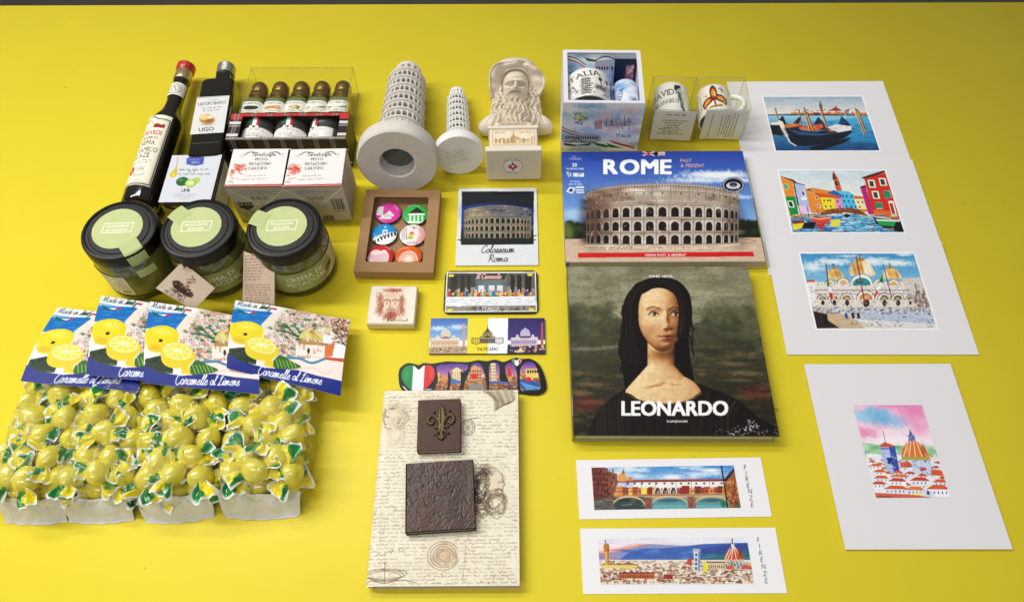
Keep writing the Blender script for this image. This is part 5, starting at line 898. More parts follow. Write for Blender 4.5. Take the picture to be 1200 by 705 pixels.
# ------------------------------------------------------------------ cream stone tile with a red chalk drawing of a bearded man
def chalk():
    c = Cv(100, 84, 'e8dcc8').q((120, 45), (745, 60), (715, 590), (45, 585)); c.noise(.05, 12); c.noise(.35, 20, 3, 'dcb8a0')
    R_ = ['a85c44', '8c4434', 'b87860', '944c3c']
    def hair(n, f):
        for _ in range(n):
            p, L, g = f(); c.line([p, (p[0]+L*math.cos(g), p[1]+L*math.sin(g)), (p[0]+1.7*L*math.cos(g+.35), p[1]+1.7*L*math.sin(g+.35))], random.choice(R_), random.uniform(.5, 1.1), random.uniform(.25, .7), True)
    c.soft(380, 300, 180, 230, 'dcae90', .55, 2.2); c.poly([(280, 190), (330, 120), (430, 110), (500, 180), (515, 300), (470, 380), (390, 400), (310, 370), (275, 290)], 'e4c4a8', .9, True)
    hair(160, lambda: ((random.gauss(240, 24), random.uniform(120, 420)), random.uniform(20, 60), random.uniform(1.3, 1.9))); hair(130, lambda: ((random.gauss(545, 22), random.uniform(150, 420)), random.uniform(20, 60), random.uniform(1.2, 1.8)))
    hair(240, lambda: ((random.gauss(395, 60), random.uniform(400, 500)), random.uniform(16, 46), random.uniform(1.2, 1.9))); hair(90, lambda: ((random.uniform(260, 500), random.uniform(85, 130)), random.uniform(20, 50), random.uniform(-.4, .4)))
    for x in (335, 450): c.line([(x-42, 252), (x, 238), (x+38, 254)], '84402f', 2.2, .9, True); c.ell(x, 276, 20, 8, 'c08c74'); c.ell(x, 276, 8, 7, '6c3424'); c.line([(x-26, 296), (x, 304), (x+26, 294)], 'a46450', 1, .7, True)
    c.line([(385, 250), (378, 330), (366, 350), (394, 362), (420, 350)], '8c4c3c', 1.5, .9, True); c.line([(330, 392), (360, 380), (394, 386), (430, 380), (462, 394)], '84402f', 2.4, .8, True); c.line([(360, 408), (396, 412), (430, 407)], '84402f', 1.3, .8)
    for y in (170, 190, 212): c.line([(320, y), (390, y-8), (460, y+2)], 'b47860', .8, .6, True)
    c.line([(340, 548), (380, 535), (410, 545), (440, 538), (470, 546)], '2c2420', 1.4, .9, True); c.line([(490, 546), (540, 538), (580, 550), (630, 540), (615, 515)], '2c2420', 1.4, .9, True); return c
TQ = [(435.2, 333.8), (489, 335.1), (486.2, 380), (428.8, 379.6)]; cx, cy, w_, d, a = fit(TQ, .0095)
t = thing('stone_magnet', 'cream stone tile magnet with a red chalk drawing of a bearded man', 'magnet', (cx, cy, 0), a)
rbox('stone_tile', -w_/2, w_/2, -d/2, d/2, .0002, .0094, mat('cream stone', (222, 208, 176), .7, .1, 90, bump=.0003, bscale=300), t, .0012, 3); sheet('printed_face', chalk(), flat(w_-.002, d-.002, .0096), P_MATTE, t)

# ================================================================== kraft window box with six button magnets
KQ = [(428.9, 221.6), (515.4, 223.4), (508.6, 319.6), (414.6, 318)]; KZ = .0115; cx, cy, w_, d, a = fit(KQ, KZ)
kt = thing('window_box', 'brown kraft cardboard box with a clear window over six round badges', 'box', (cx, cy, 0), a); KR = mat('kraft cardboard', (164, 126, 86), .75, .08, 260, bump=.00005, bscale=1500)
def local(px, py, z, cx, cy, a): p = at(px, py, z); dx, dy = p[0]-cx, p[1]-cy; return dx*math.cos(a)+dy*math.sin(a), -dx*math.sin(a)+dy*math.cos(a)
wq = [local(*p, KZ, cx, cy, a) for p in ((438.7, 230.1), (502.2, 231.7), (495.2, 307.2), (428.1, 306.4))]
wx0 = (wq[0][0]+wq[3][0])/2; wx1 = (wq[1][0]+wq[2][0])/2; wy1 = (wq[0][1]+wq[1][1])/2; wy0 = (wq[2][1]+wq[3][1])/2
def frame_ring(b, X0, X1, Y0, Y1, x0, x1, y0, y1, z0, z1, r=.002):
    """a plate with a round-cornered hole"""
    n = 5; inner = rrect(x1-x0, y1-y0, r, n, (x0+x1)/2, (y0+y1)/2); N = len(inner); q = n+1; outer = []
    for k, (sx, sy) in enumerate(((X1, Y1), (X0, Y1), (X0, Y0), (X1, Y0))): outer += [(sx, sy)]*q
    vs = [(x, y, z) for z in (z0, z1) for x, y in inner]+[(sx, sy, z) for z in (z0, z1) for sx, sy in ((X1, Y1), (X0, Y1), (X0, Y0), (X1, Y0))]
    fs = []
    for zi in (0, 1):
        I = zi*N; O = 2*N+zi*4
        for k in range(4):
            for j in range(n): f = (O+k, I+k*q+j, I+k*q+j+1); fs.append(f)
            f = (O+k, I+k*q+n, I+((k+1)*q) % N, O+(k+1) % 4); fs.append(f)
    for i in range(N): fs.append((i, (i+1) % N, N+(i+1) % N, N+i))
    for k in range(4): fs.append((2*N+k, 2*N+(k+1) % 4, 2*N+4+(k+1) % 4, 2*N+4+k))
    return b.add(vs, fs)
frame_ring(MB(), -w_/2, w_/2, -d/2, d/2, wx0, wx1, wy0, wy1, KZ-.0006, KZ).build('lid_frame', KR, kt)
b = MB(); b.box(-w_/2, w_/2, -d/2, d/2, .0002, .001); b.box(-w_/2, -w_/2+.0007, -d/2, d/2, .001, KZ-.0006); b.box(w_/2-.0007, w_/2, -d/2, d/2, .001, KZ-.0006); b.box(-w_/2+.0007, w_/2-.0007, -d/2, -d/2+.0007, .001, KZ-.0006); b.box(-w_/2+.0007, w_/2-.0007, d/2-.0007, d/2, .001, KZ-.0006); b.build('box_tray', KR, kt)
MB().box(wx0-.002, wx1+.002, wy0-.002, wy1+.002, KZ-.00085, KZ-.00065).build('clear_window', film('box window', refl=.55, rough=.05, bump=.0006, bscale=30, base=.0), kt)
def button_art(k):
    c = Cv(52, 52, 'e43c98').q((-1, -1), (1, -1), (1, 1), (-1, 1)); bg = ['e4409c', '38b450', '2090d8', 'f0dcd8', 'd83434', 'ec6424'][k]; c.rect(-1, -1, 1, 1, bg); W_ = 'f8f0f4'
    if k == 0:
        for j in range(4): c.ell(-.62, -.45+j*.2, .3, .13, W_); c.arc(-.62, -.45+j*.2, .3, .13, '88406c', .8)
        c.poly([(-.55, .35), (-.1, .1), (.1, -.15), (.5, .3), (.2, .5), (-.4, .5)], W_); [c.line([(-.3+i*.14, .15), (-.2+i*.12, .45)], '884c70', .7) for i in range(5)]; c.rect(-.6, .5, .3, .62, W_); c.text('ROMA', .5, -.45, .14, W_, rot=55)
    elif k == 1:
        c.poly([(-.5, 0), (.1, -.6), (.75, -.05)], '28302c'); c.poly([(-.5, .02), (.75, -.03), (.75, .12), (-.45, .18)], W_)
        for j in range(4): c.poly([(-.4+j*.3, .2), (-.26+j*.3, .2), (-.24+j*.3, .75), (-.36+j*.3, .8)], 'dce8dc')
        c.rect(-.5, .72, .7, .86, W_); c.text('PANTHEON', -.15, -.72, .13, 'e8fce8', arc=.7, sx=.9)
    elif k == 2:
        c.poly([(-1, .55), (-.2, .1), (1, -.25), (1, 1), (-1, 1)], 'f0f0f0'); [c.poly([(-.7+j*.24, .62-j*.12), (-.56+j*.24, .54-j*.12), (-.5+j*.24, .8-j*.12), (-.62+j*.24, .88-j*.12)], '181c24') for j in range(7)]; [c.poly([(-.3+j*.2, .3-j*.09), (-.18+j*.2, .25-j*.09), (-.16+j*.2, .37-j*.09), (-.27+j*.2, .42-j*.09)], '20242c') for j in range(6)]
        c.rect(-.1, -.35, .25, .0, 'e8eef4'); c.rect(-.02, -.2, .18, -.05, '2080c0'); c.ell(.05, -.6, .08, .1, 'c8d8f0'); c.text('ROMA', -.72, .25, .13, W_, rot=70)
    elif k == 3:
        for j in range(9): c.arc(.45, 0, .12+j*.09, .2+j*.1, 'e4505c', 1.1, -90, 100)
        for j in range(6):
            for i in range(3): c.rect(-.9+i*.16+j*.03, -.6+j*.2, -.82+i*.16+j*.03, -.5+j*.2, '2c4468')
        c.ell(-.1, .1, .2, .22, 'e8b040', .8); c.ell(-.15, .35, .25, .1, '7cb048', .8); c.ell(-.05, -.1, .16, .12, 'd84838', .8); c.text('COLOSSEO', 0, .82, .13, '4c2c34', sx=.8); c.dabs(12, -.3, -.8, .3, -.5, ['3c4048', 'e0a0a0'], .18, .08, .8)
    elif k == 4:
        c.poly([(-.95, .2), (-.7, -.35), (-.3, -.5), (0, -.4), (.3, -.5), (.6, -.1), (.6, .5), (.2, .85), (-.6, .8), (-.95, .5)], 'f4d4d8', 1, True)
        for j in range(10): c.line([(-.9+j*.05, -.1+j*.08), (-.3+j*.06, .0+j*.07), (.5, -.2+j*.1)], 'c86c74', .8, .8, True)
        c.rect(-.4, .75, .3, .86, W_); c.text('ROMA', .45, -.65, .14, 'fcd8d8', rot=40)
    else:
        for j in range(13): g = math.radians(190+j*13.5); c.line([(.02+.12*math.cos(g), .5+.14*math.sin(g)), (.02+.62*math.cos(g), .5+.85*math.sin(g))], 'fce8d8', 1.5)
        c.arc(.02, .5, .66, .88, 'fce8d8', 1.6, 185, 355); c.rect(-.6, .55, .65, .68, 'fcf0e4'); c.ell(.02, .5, .16, .2, 'f4c8a8'); c.text('PANTHEON', -.5, -.6, .13, 'fce8dc', arc=.7, rot=-20, sx=.9)
    return c
BL = ['round pink badge with a white ruin and temple, back left in the kraft box', 'round green badge with a dark temple roof, back right in the kraft box', 'round blue badge with a white colonnade, middle left in the kraft box',
      'round white badge with red arcs and a chequered edge, middle right in the kraft box', 'round red badge with a pale sculpture, front left in the kraft box', 'round orange badge with a white rayed dome, front right in the kraft box']
for k, (px, py) in enumerate(((454.6, 248.3), (486.3, 249.8), (449.7, 273.2), (483.3, 274), (445.4, 298.8), (478.6, 299))):
    p = at(px, py, .0062); R0 = .01325; t = thing('button_badge', BL[k], 'badge', (p[0], p[1], .0012), a, 'six round badges in the kraft box')
    MB().lathe([(R0*.9, 0), (R0, .001), (R0*1.0, .0026), (R0*.985, .003)], 40).build('metal_rim', mat('badge rim', (60, 56, 60), .3, .1, metal=.6), t, True)
    def fn(u, v): x = (u-.5)*2*R0; y = (.5-v)*2*R0; r = np.minimum(np.hypot(x, y)/R0, 1); return x, y, .0031+.0016*(1-r**4)
    sheet('printed_face', button_art(k), fn, P_MAG, t, keep=lambda u, v: np.hypot(u-.5, v-.5) < .496)
# ================================================================== leaning tower figures, lying with their bases towards us
def tower(label, base_px, top_px, Rb, tb, r0, r1, L, resin, ncol, hollow, group, seed):
    rnd = random.Random(seed)
    # the base rim and the tip of the belfry both touch the table
    zb, zt = Rb*.97, r1*1.0
    B = Vector(at(*base_px, zb)); T = Vector(at(*top_px, zt)); ax = (T-B).normalized()
    tilt = math.asin(min(.9, (zb-zt)/L)); hd = math.atan2(T.x-B.x, T.y-B.y)
    ax = Vector((math.sin(hd)*math.cos(tilt), math.cos(hd)*math.cos(tilt), -math.sin(tilt)))
    low = Vector((0, 0, -1)); 
    t = thing('leaning_tower_figure', label, 'figurine', (B.x, B.y, 0), 0, group)
    z = ax; x = Vector((1, 0, 0)); x = (x-z*x.dot(z)).normalized(); y = z.cross(x)
    M = Matrix.Translation((0, 0, Rb*math.cos(tilt))) @ Matrix((x, y, z)).transposed().to_4x4()
    def add(mb, name, mt=resin, smooth=True, label=None):
        o = mb.build(name, mt, t, smooth); o.matrix_local = M
        if label: o['label'] = label
        return o
    b = MB()
    if hollow:
        b.lathe([(.0*Rb+1e-6, .016), (Rb*.40, .016), (Rb*.43, .001), (Rb*.46, 0), (Rb*.96, 0), (Rb, .002), (Rb*1.0, tb*.86), (Rb*.97, tb), (r0*1.5, tb*1.08)], 72)
    else: b.lathe([(1e-6, 0), (Rb*.97, 0), (Rb, .0015), (Rb, tb*.86), (Rb*.96, tb), (r0*1.5, tb*1.1)], 72)
    add(b, 'round_base')
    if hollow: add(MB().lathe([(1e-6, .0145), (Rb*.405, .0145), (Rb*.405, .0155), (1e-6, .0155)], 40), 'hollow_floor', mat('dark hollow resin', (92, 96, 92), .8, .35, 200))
    nlev = 8; z0 = tb; hl = (L-tb)*.86/nlev; arc = []
    for k in range(nlev):
        f = k/nlev; R_ = r0+(r1-r0)*f; ri = R_*.76; zz = z0+k*hl
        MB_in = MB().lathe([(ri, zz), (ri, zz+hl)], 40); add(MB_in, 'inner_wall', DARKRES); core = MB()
        core.lathe([(ri, zz+hl*.74), (R_*.97, zz+hl*.78), (R_*1.07, zz+hl*.83), (R_*1.09, zz+hl*.92), (R_*1.0, zz+hl*.99), (ri, zz+hl*1.0)], 56)
        n = ncol
        for i in range(n):
            a = 2*PI*i/n+rnd.uniform(-.03, .03); c_, s_ = math.cos(a), math.sin(a); rr = R_*.955; w_ = R_*.042
            core.tube([(rr*c_, rr*s_, zz-.0002), (rr*c_, rr*s_, zz+hl*.78)], [w_*1.3, w_*.9] if k else [w_*1.6, w_*1.4], 6)
            a2 = a+PI/n     # the round heads of the arches
            P_ = []; 
            for q in range(7): g = PI*q/6; aa = a2+(PI/n)*.95*math.cos(g); P_.append((rr*math.cos(aa), rr*math.sin(aa), zz+hl*(.50+.20*math.sin(g))))
            core.tube(P_, w_*.95, 5)
        add(core, 'arcade_storey')
    zz = z0+nlev*hl; rb = r1*.72; top = MB().lathe([(rb*.8, zz), (rb*.8, zz+hl*1.0), (rb*1.05, zz+hl*1.0), (rb*1.1, zz+hl*1.15), (rb*1.02, zz+hl*1.2), (rb*1.02, zz+hl*1.32), (1e-6, zz+hl*1.22)], 40)
    for i in range(12): a = 2*PI*i/12; top.tube([(rb*math.cos(a), rb*math.sin(a), zz), (rb*math.cos(a), rb*math.sin(a), zz+hl*1.02)], rb*.13, 6)
    for i in range(26): a = 2*PI*i/26; top.box(-.0005, .0005, -.0004, .0006, 0, hl*.16, Matrix.Translation((rb*.98*math.cos(a), rb*.98*math.sin(a), zz+hl*1.30)))
    add(top, 'belfry'); return t, add, M
DARKRES = mat('shade-toned recessed resin', (120, 114, 105), .85, .2, 120)  # shade between the columns, put into the inner wall's colour
RES1 = mat('grey resin', (218, 212, 203), .7, .14, 70, bump=.00022, bscale=420); RES2 = mat('white resin', (236, 235, 231), .7, .10, 90, bump=.00022, bscale=420)
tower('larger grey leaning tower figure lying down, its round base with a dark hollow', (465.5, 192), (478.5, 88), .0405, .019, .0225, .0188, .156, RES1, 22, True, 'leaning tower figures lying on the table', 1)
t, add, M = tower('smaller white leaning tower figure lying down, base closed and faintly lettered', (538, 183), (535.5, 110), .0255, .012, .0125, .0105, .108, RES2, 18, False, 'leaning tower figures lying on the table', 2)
c = Cv(48, 40, 'dcdad4'); c.q((0, 0), (100, 0), (100, 80), (0, 80)); c.noise(.08, 6); c.scrib(8, 8, 92, 74, 7, '8c8880', .8, .8, 5)
o = sheet('faint_stamp', c, lambda u, v: ((u-.5)*.028, (v-.5)*-.020+0*u, -.0003+0*u), P_MATTE, t); o.matrix_local = M @ Matrix.Rotation(math.radians(-12), 4, 'Z') @ Matrix.Scale(1, 4)
o.data.flip_normals()

# ================================================================== bust lying on its back: sculpted by a height field
def bust():
    c0 = at(602, 176, .045); X0, Y0 = float(c0[0]), float(c0[1])
    t = thing('bust', 'cream resin bust of a bearded man in a wide hat, lying on its back', 'bust', (X0, Y0, 0), 0)
    IV = mat('ivory resin', (232, 223, 205), .5, .05, 60, bump=.00008, bscale=500); nt = IV.node_tree; p = nt.nodes['Principled BSDF']
    # brown tint multiplied into the carved hollows
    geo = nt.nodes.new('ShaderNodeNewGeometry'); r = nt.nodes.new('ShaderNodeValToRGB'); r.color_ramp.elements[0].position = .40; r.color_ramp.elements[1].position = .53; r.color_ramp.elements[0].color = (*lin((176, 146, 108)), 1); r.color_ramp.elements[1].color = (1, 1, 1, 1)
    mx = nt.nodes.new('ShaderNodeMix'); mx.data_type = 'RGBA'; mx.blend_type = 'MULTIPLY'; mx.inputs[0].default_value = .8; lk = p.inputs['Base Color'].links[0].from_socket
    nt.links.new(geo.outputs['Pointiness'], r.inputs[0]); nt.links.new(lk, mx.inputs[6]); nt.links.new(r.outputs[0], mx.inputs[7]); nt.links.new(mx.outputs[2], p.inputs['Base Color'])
    def L(px, py, z=.038): q = at(px, py, z); return (float(q[0])-X0)*1000, (float(q[1])-Y0)*1000
    # plinth: bottom plate faces us
    rbox('plinth', -.0285, .0285, -.0005, .0062, .0004, .045, IV, t, .0012, 3)
    rbox('pedestal', -.0245, .0245, .0060, .0335, .003, .0405, IV, t, .0010, 2); rbox('pedestal_cap', -.0262, .0262, .0330, .0368, .002, .0425, IV, t, .0009, 2)
    c = Cv(66, 30, 'e4d4b4').q((0, 0), (100, 0), (100, 44), (0, 44)); c.noise(.08, 8); 
    c.arc(50, 22, 47, 19, 'a88458', 1, 0, 0); c.line([(3, 3), (97, 3), (97, 41), (3, 41), (3, 3)], 'b4946c', 1); c.dabs(70, 6, 20, 94, 38, ['a8845c', 'c8ac80', 'f0e4c8', '9c7850'], 6, 4, .7, 10)
    c.poly([(42, 38), (42, 24), (50, 12), (58, 24), (58, 38)], 'b8966c'); c.line([(50, 12), (50, 5)], '9c7850', 1); [c.rect(8+k*9, 24, 13+k*9, 38, random.choice(['b09068', 'c8ac84'])) for k in range(10)]; c.scrib(8, 5, 36, 12, 1, '9c7850', 1, .8, 3); c.scrib(64, 5, 94, 12, 1, '9c7850', 1, .8, 3)
    sheet('carved_panel', c, lambda u, v: ((u-.5)*.045, .0325-v*.022, .0407+0*u), P_MATTE, t)
    c = Cv(40, 40, 'e8e4e4').q((-1, -1), (1, -1), (1, 1), (-1, 1)); c.arc(0, 0, .95, .95, '6c6870', 1); c.poly([(0, -.6), (.16, -.1), (.6, 0), (.16, .14), (0, .62), (-.16, .14), (-.6, 0), (-.16, -.1)], '3c3c44'); c.ell(0, .05, .42, .3, 'c83c34'); c.ell(0, 0, .14, .14, 'f0e8e4'); c.text('MADE IN ITALY', 0, .78, .16, '5c5860', arc=.0) if 0 else None; c.scrib(-.7, -.8, .7, -.6, 1, '6c6870', .9, .8, 4); c.scrib(-.6, .6, .6, .85, 1, '6c6870', .9, .8, 4)
    sheet('round_sticker', c, lambda u, v: ((u-.5)*.020-.001, -.0009+0*u, .022+(.5-v)*.024), P_MATTE, t, keep=lambda u, v: np.hypot(u-.5, v-.5) < .5)
    # sculpture
    nx, ny = 260, 320; x = np.linspace(-44, 44, nx)[None]; y = np.linspace(35, 152, ny)[:, None]; Z = np.full((ny, nx), -9.0)
    def E(cx, cy, rx, ry, cz, rz, k=2.0, rot=0):
        c_, s_ = math.cos(rot), math.sin(rot); u = ((x-cx)*c_+(y-cy)*s_)/rx; v = (-(x-cx)*s_+(y-cy)*c_)/ry; d = np.abs(u)**k+np.abs(v)**k
        return np.where(d < 1, cz+rz*np.sqrt(np.clip(1-d, 0, 1)), -9.0)
    def G(cx, cy, sx, sy, a, rot=0): c_, s_ = math.cos(rot), math.sin(rot); return a*np.exp(-(((x-cx)*c_+(y-cy)*s_)/sx)**2-((-(x-cx)*s_+(y-cy)*c_)/sy)**2)
    def U(a, b, k=1.6): m = np.maximum(a, b); d = np.abs(a-b); return m+np.where((a > -5) & (b > -5), k*.5*np.exp(-d/k), 0)
    fx, fy = L(604.5, 99, .045); hx, hy = L(604, 90, .035)
    def AT(px, py, z=.038): return L(px, py, z)
    curl = lambda f, ph: np.sin(x*f+1.9*np.sin(y*.30+ph)+ph)*np.sin(y*f*.75+2.1*np.sin(x*.33+ph*2))
    fy = fy+13.5
    # torso: sloping shoulders in a cloak with two broad lapels
    sx_, sy_ = AT(604, 137, .022)
    T = np.maximum(E(sx_-17, sy_+3, 25, 11, 8, 15, 2.2, .34), E(sx_+17, sy_+3, 25, 11, 8, 15, 2.2, -.34)); T = U(T, E(sx_, sy_+4, 20, 17, 12, 15, 2.4), 1)
    for s_ in (-1, 1):
        for j, (o_, w__, h__) in enumerate(((11, 1.5, 3.4), (15.5, 2.6, -2.2), (20, 1.3, 2.6), (26, 1.8, -1.4))): T = T+np.where(T > -5, G(sx_+s_*o_, sy_+3, w__, 16, h__, s_*.50), 0)
    Z = np.maximum(Z, T)
    # crown of the hat behind, then long wavy side hair
    Z = np.maximum(Z, E(hx, hy+15, 24, 20, 10, 18, 2.2))
    Hh = np.maximum(E(fx-17.5, fy-22, 10.5, 31, 12, 16, 2, -.07), E(fx+17.5, fy-22, 10.5, 31, 12, 16, 2, .07)); Hh = np.where(Hh > -5, Hh+1.9*np.sin(x*1.0+2.4*np.sin(y*.26))+.9*curl(1.5, 2.), Hh); Z = np.maximum(Z, Hh)
    # wide soft brim: a thin leaf standing round the face, drooping at both sides
    by_ = hy-3; ang = np.arctan2((y-by_)/1.22, (x-hx)); rr = np.hypot(x-hx, (y-by_)/1.22)
    Ro = 25.5+1.0*np.sin(ang*3+.7)+1.2*np.sin(ang*5+2)+np.where(np.sin(ang) < .35, 5.0, 5.0*np.clip((.95-np.sin(ang))/.6, 0, 1)); Ri = 15.6; tt = np.clip((rr-Ri)/(Ro-Ri), 0, 1)
    inb = (rr > Ri-1) & (rr < Ro) & (np.sin(ang) > -.50); brim = np.where(inb, 21+9*np.clip(np.sin(ang)+.35, 0, 1)**.7*np.sin(tt*PI*.78)**.9+3*tt+1.5*np.sin(ang*7+tt*4)*tt+1.0*np.sin(ang*13+tt*2)*tt+2.2*np.exp(-((tt-.93)/.06)**2), -9); Z = np.maximum(Z, brim)
    # face: forehead, heavy brows, deep eyes, straight nose, cheekbones
    Z = np.where((np.hypot(x-hx, (y-by_)/1.22) < Ri) & (y > fy-6), np.minimum(np.maximum(Z, 19), 20), Z)
    F_ = E(fx, fy-3, 14.6, 27, 15, 23, 2.6)
    F_ = np.where(F_ > -5, F_
        +G(fx-6.2, fy+6.0, 5.0, 1.9, 5.2, .26)+G(fx+6.2, fy+6.0, 5.0, 1.9, 5.2, -.26)-G(fx, fy+5.2, 1.5, 2.4, 1.2)
        -G(fx-6.2, fy+1.2, 4.4, 3.1, 8.5)-G(fx+6.2, fy+1.2, 4.4, 3.1, 8.5)
        +G(fx-6.1, fy+1.0, 2.9, 1.7, 5.2)+G(fx+6.1, fy+1.0, 2.9, 1.7, 5.2)-G(fx-6.1, fy+1.0, 1.0, 1.0, 2.6)-G(fx+6.1, fy+1.0, 1.0, 1.0, 2.6)
        +G(fx-6.1, fy+3.1, 3.4, .7, 2.2)+G(fx+6.1, fy+3.1, 3.4, .7, 2.2)
        +G(fx, fy-1.0, 1.9, 7.0, 8.0)+G(fx, fy-5.4, 2.8, 2.0, 4.6)+G(fx-2.7, fy-5.6, 1.2, 1.1, 2.6)+G(fx+2.7, fy-5.6, 1.2, 1.1, 2.6)-G(fx, fy-7.6, 3, .8, 3)
        +G(fx-8.2, fy-3.4, 3.2, 3.0, 3.0)+G(fx+8.2, fy-3.4, 3.2, 3.0, 3.0)-G(fx-5.0, fy-7, 1.0, 3.4, 1.8, .55)-G(fx+5.0, fy-7, 1.0, 3.4, 1.8, -.55)
        -G(fx, fy+9.2, 8, .55, 1.1)-G(fx, fy+12, 8, .55, 1.0)+G(fx, fy+15, 10, 1.6, 1.2), F_)
    Z = np.maximum(Z, F_)
    # long beard in thick waving locks
    bx, by = fx, fy-31; Bd = E(bx, by+1, 16.5, 27, 17, 19, 2.2); lock = np.sin((x-bx)*1.15+2.6*np.sin((y-by)*.30+(x-bx)*.10)+.6)
    Bd = np.where(Bd > -5, Bd+2.0*lock+1.1*curl(1.35, .2)+.4*curl(2.6, 3.0), Bd)
    low = (y < fy-8.5+.050*(x-fx)**2); Z = np.where(low & (Bd > Z-6), np.maximum(Bd, Z), Z)
    for s_ in (-1, 1): Z = Z+np.where(Z > 10, G(fx+s_*4.4, fy-9.2, 4.4, 1.8, 6.0, -s_*.34)+G(fx+s_*9.5, fy-12.5, 2.2, 3.0, 3.2, -s_*.3), 0)
    Z = Z+np.where(Z > 10, -G(fx, fy-11.6, 3.4, .8, 5.0)+G(fx, fy-13.4, 2.8, 1.1, 3.4), 0)
    Z = Z+np.where(Z > 10, .5*np.sin((x-fx)*3.2+np.sin(y*.9))*np.exp(-((y-fy+9.4)/2.0)**2), 0)
    mk = Z > 0; Zc = np.where(mk, Z, 0)
    top = Zc.copy(); idx = -np.ones((ny, nx), int); vs = []; fs = []
    # grow a half-round back under the relief so that it stands free at its edges
    dist = mk.astype(float); cur = mk.copy()
    for _ in range(9):
        q = np.pad(cur, 1); cur = q[:-2, 1:-1] & q[2:, 1:-1] & q[1:-1, :-2] & q[1:-1, 2:] & cur; dist += cur
    back = np.where(mk, np.clip(9*(1-dist/10)**1.5, .4, 9), 0)
    ii = np.flatnonzero(mk.ravel()); idx.ravel()[ii] = np.arange(len(ii)); XX = np.broadcast_to(x, Z.shape).ravel()[ii]; YY = np.broadcast_to(y, Z.shape).ravel()[ii]; ZT = np.maximum(Zc.ravel()[ii], back.ravel()[ii]+.3); ZB = back.ravel()[ii]; n = len(ii)
    # the head is bent forward from the neck, so that the face looks up at us
    ya = sy_+2; ss_ = np.clip(YY-ya, 0, None)*.74; TM = math.radians(40); S0 = 26.0
    ZN = 32.0; sg = np.linspace(0, 110, 441); tg = TM*np.clip(sg/S0, 0, 1); cyg = np.concatenate([[0], np.cumsum(np.cos(tg[:-1])*.25)]); czg = np.concatenate([[0], np.cumsum(np.sin(tg[:-1])*.25)])
    def bend(zz):
        th_ = TM*np.clip(ss_/S0, 0, 1); y2 = ya+np.interp(ss_, sg, cyg)-np.sin(th_)*(zz-ZN); z2 = ZN+np.interp(ss_, sg, czg)+np.cos(th_)*(zz-ZN); up_ = YY > ya
        return np.where(up_, y2, YY), np.maximum(np.where(up_, z2, zz), .4)
    y1, z1 = bend(ZT); y2, z2 = bend(np.where(YY > ya, np.minimum(ZB, 4)-np.clip(ss_-8, 0, 14)*.8*(dist.ravel()[ii] > 6), ZB))
    V = np.concatenate([np.stack([XX, y1, z1], 1), np.stack([XX, y2, z2], 1)])/1000
    q = np.stack([idx[:-1, :-1], idx[:-1, 1:], idx[1:, 1:], idx[1:, :-1]], -1).reshape(-1, 4); q = q[(q >= 0).all(1)]
    cnt = {}
    for f in q.tolist():
        for i in range(4): e = (f[i], f[(i+1) % 4]); cnt[e] = 1
    side = [(b, a, a+n, b+n) for (a, b) in cnt if (b, a) not in cnt]
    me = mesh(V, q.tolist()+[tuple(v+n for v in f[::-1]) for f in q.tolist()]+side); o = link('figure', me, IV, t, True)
    c = Cv(50, 9, 'd8c8a8').q((0, 0), (100, 0), (100, 16), (0, 16)); c.text('LEONARDO', 50, 13, 10, '6c5438', bold=.02, sx=1.15, serif=True)
    rbox('name_block', -.018, .018, .0366, .0405, .004, .0425, IV, t, .0006); sheet('name_plate', c, lambda u, v: ((u-.5)*.031, .0402-v*.0034, .0427+0*u), P_MATTE, t)
bust()

# ================================================================== mugs and their boxes
CER = mat('white glazed ceramic', (238, 236, 232), .14, .02, 30, coat=.3)
def mug(name, label, cat_, loc, R_, L, art, hang, a_mid=90, span=150, rz=0, roll=0, mt=CER, flip=False, group=None, taper=1.0):
    """a small mug lying on its side: base away, mouth towards us"""
    t = thing(name, label, cat_, loc, rz, group)
    pr_ = [(1e-6, L), (R_*.80, L), (R_*.93, L*.985), (R_, L*.93), (R_*taper, L*.5), (R_*taper, L*.03), (R_*taper*.985, 0), (R_*taper*.93, 0), (R_*taper*.90, L*.05), (R_*.88, L*.86), (R_*.7, L*.92), (1e-6, L*.93)]
    MB().lathe([(r, z) for r, z in pr_], 56, Matrix.Translation((0, 0, R_)) @ LIE).build('mug_body', mt, t, True)
    if art:
        def fn(u, v):
            an = np.radians(a_mid+span/2-u*span); k = 1.0+(taper-1)*(v); rr = (R_+.00025)*k; return rr*np.cos(an), L*(.90-.86*v), R_+rr*np.sin(an)
        sheet('mug_print', art, fn, P_GLAZE, t)
    if hang:
        an = math.radians(hang); P_ = []
        for k in range(13): g = -PI/2+PI*k/12; rr = R_*.95+R_*.75*math.cos(g); P_.append((rr*math.cos(an), L*.5+L*.30*math.sin(g), R_+rr*math.sin(an)))
        MB().tube(P_, R_*.17, 10).build('handle', mt, t, True)
    return t
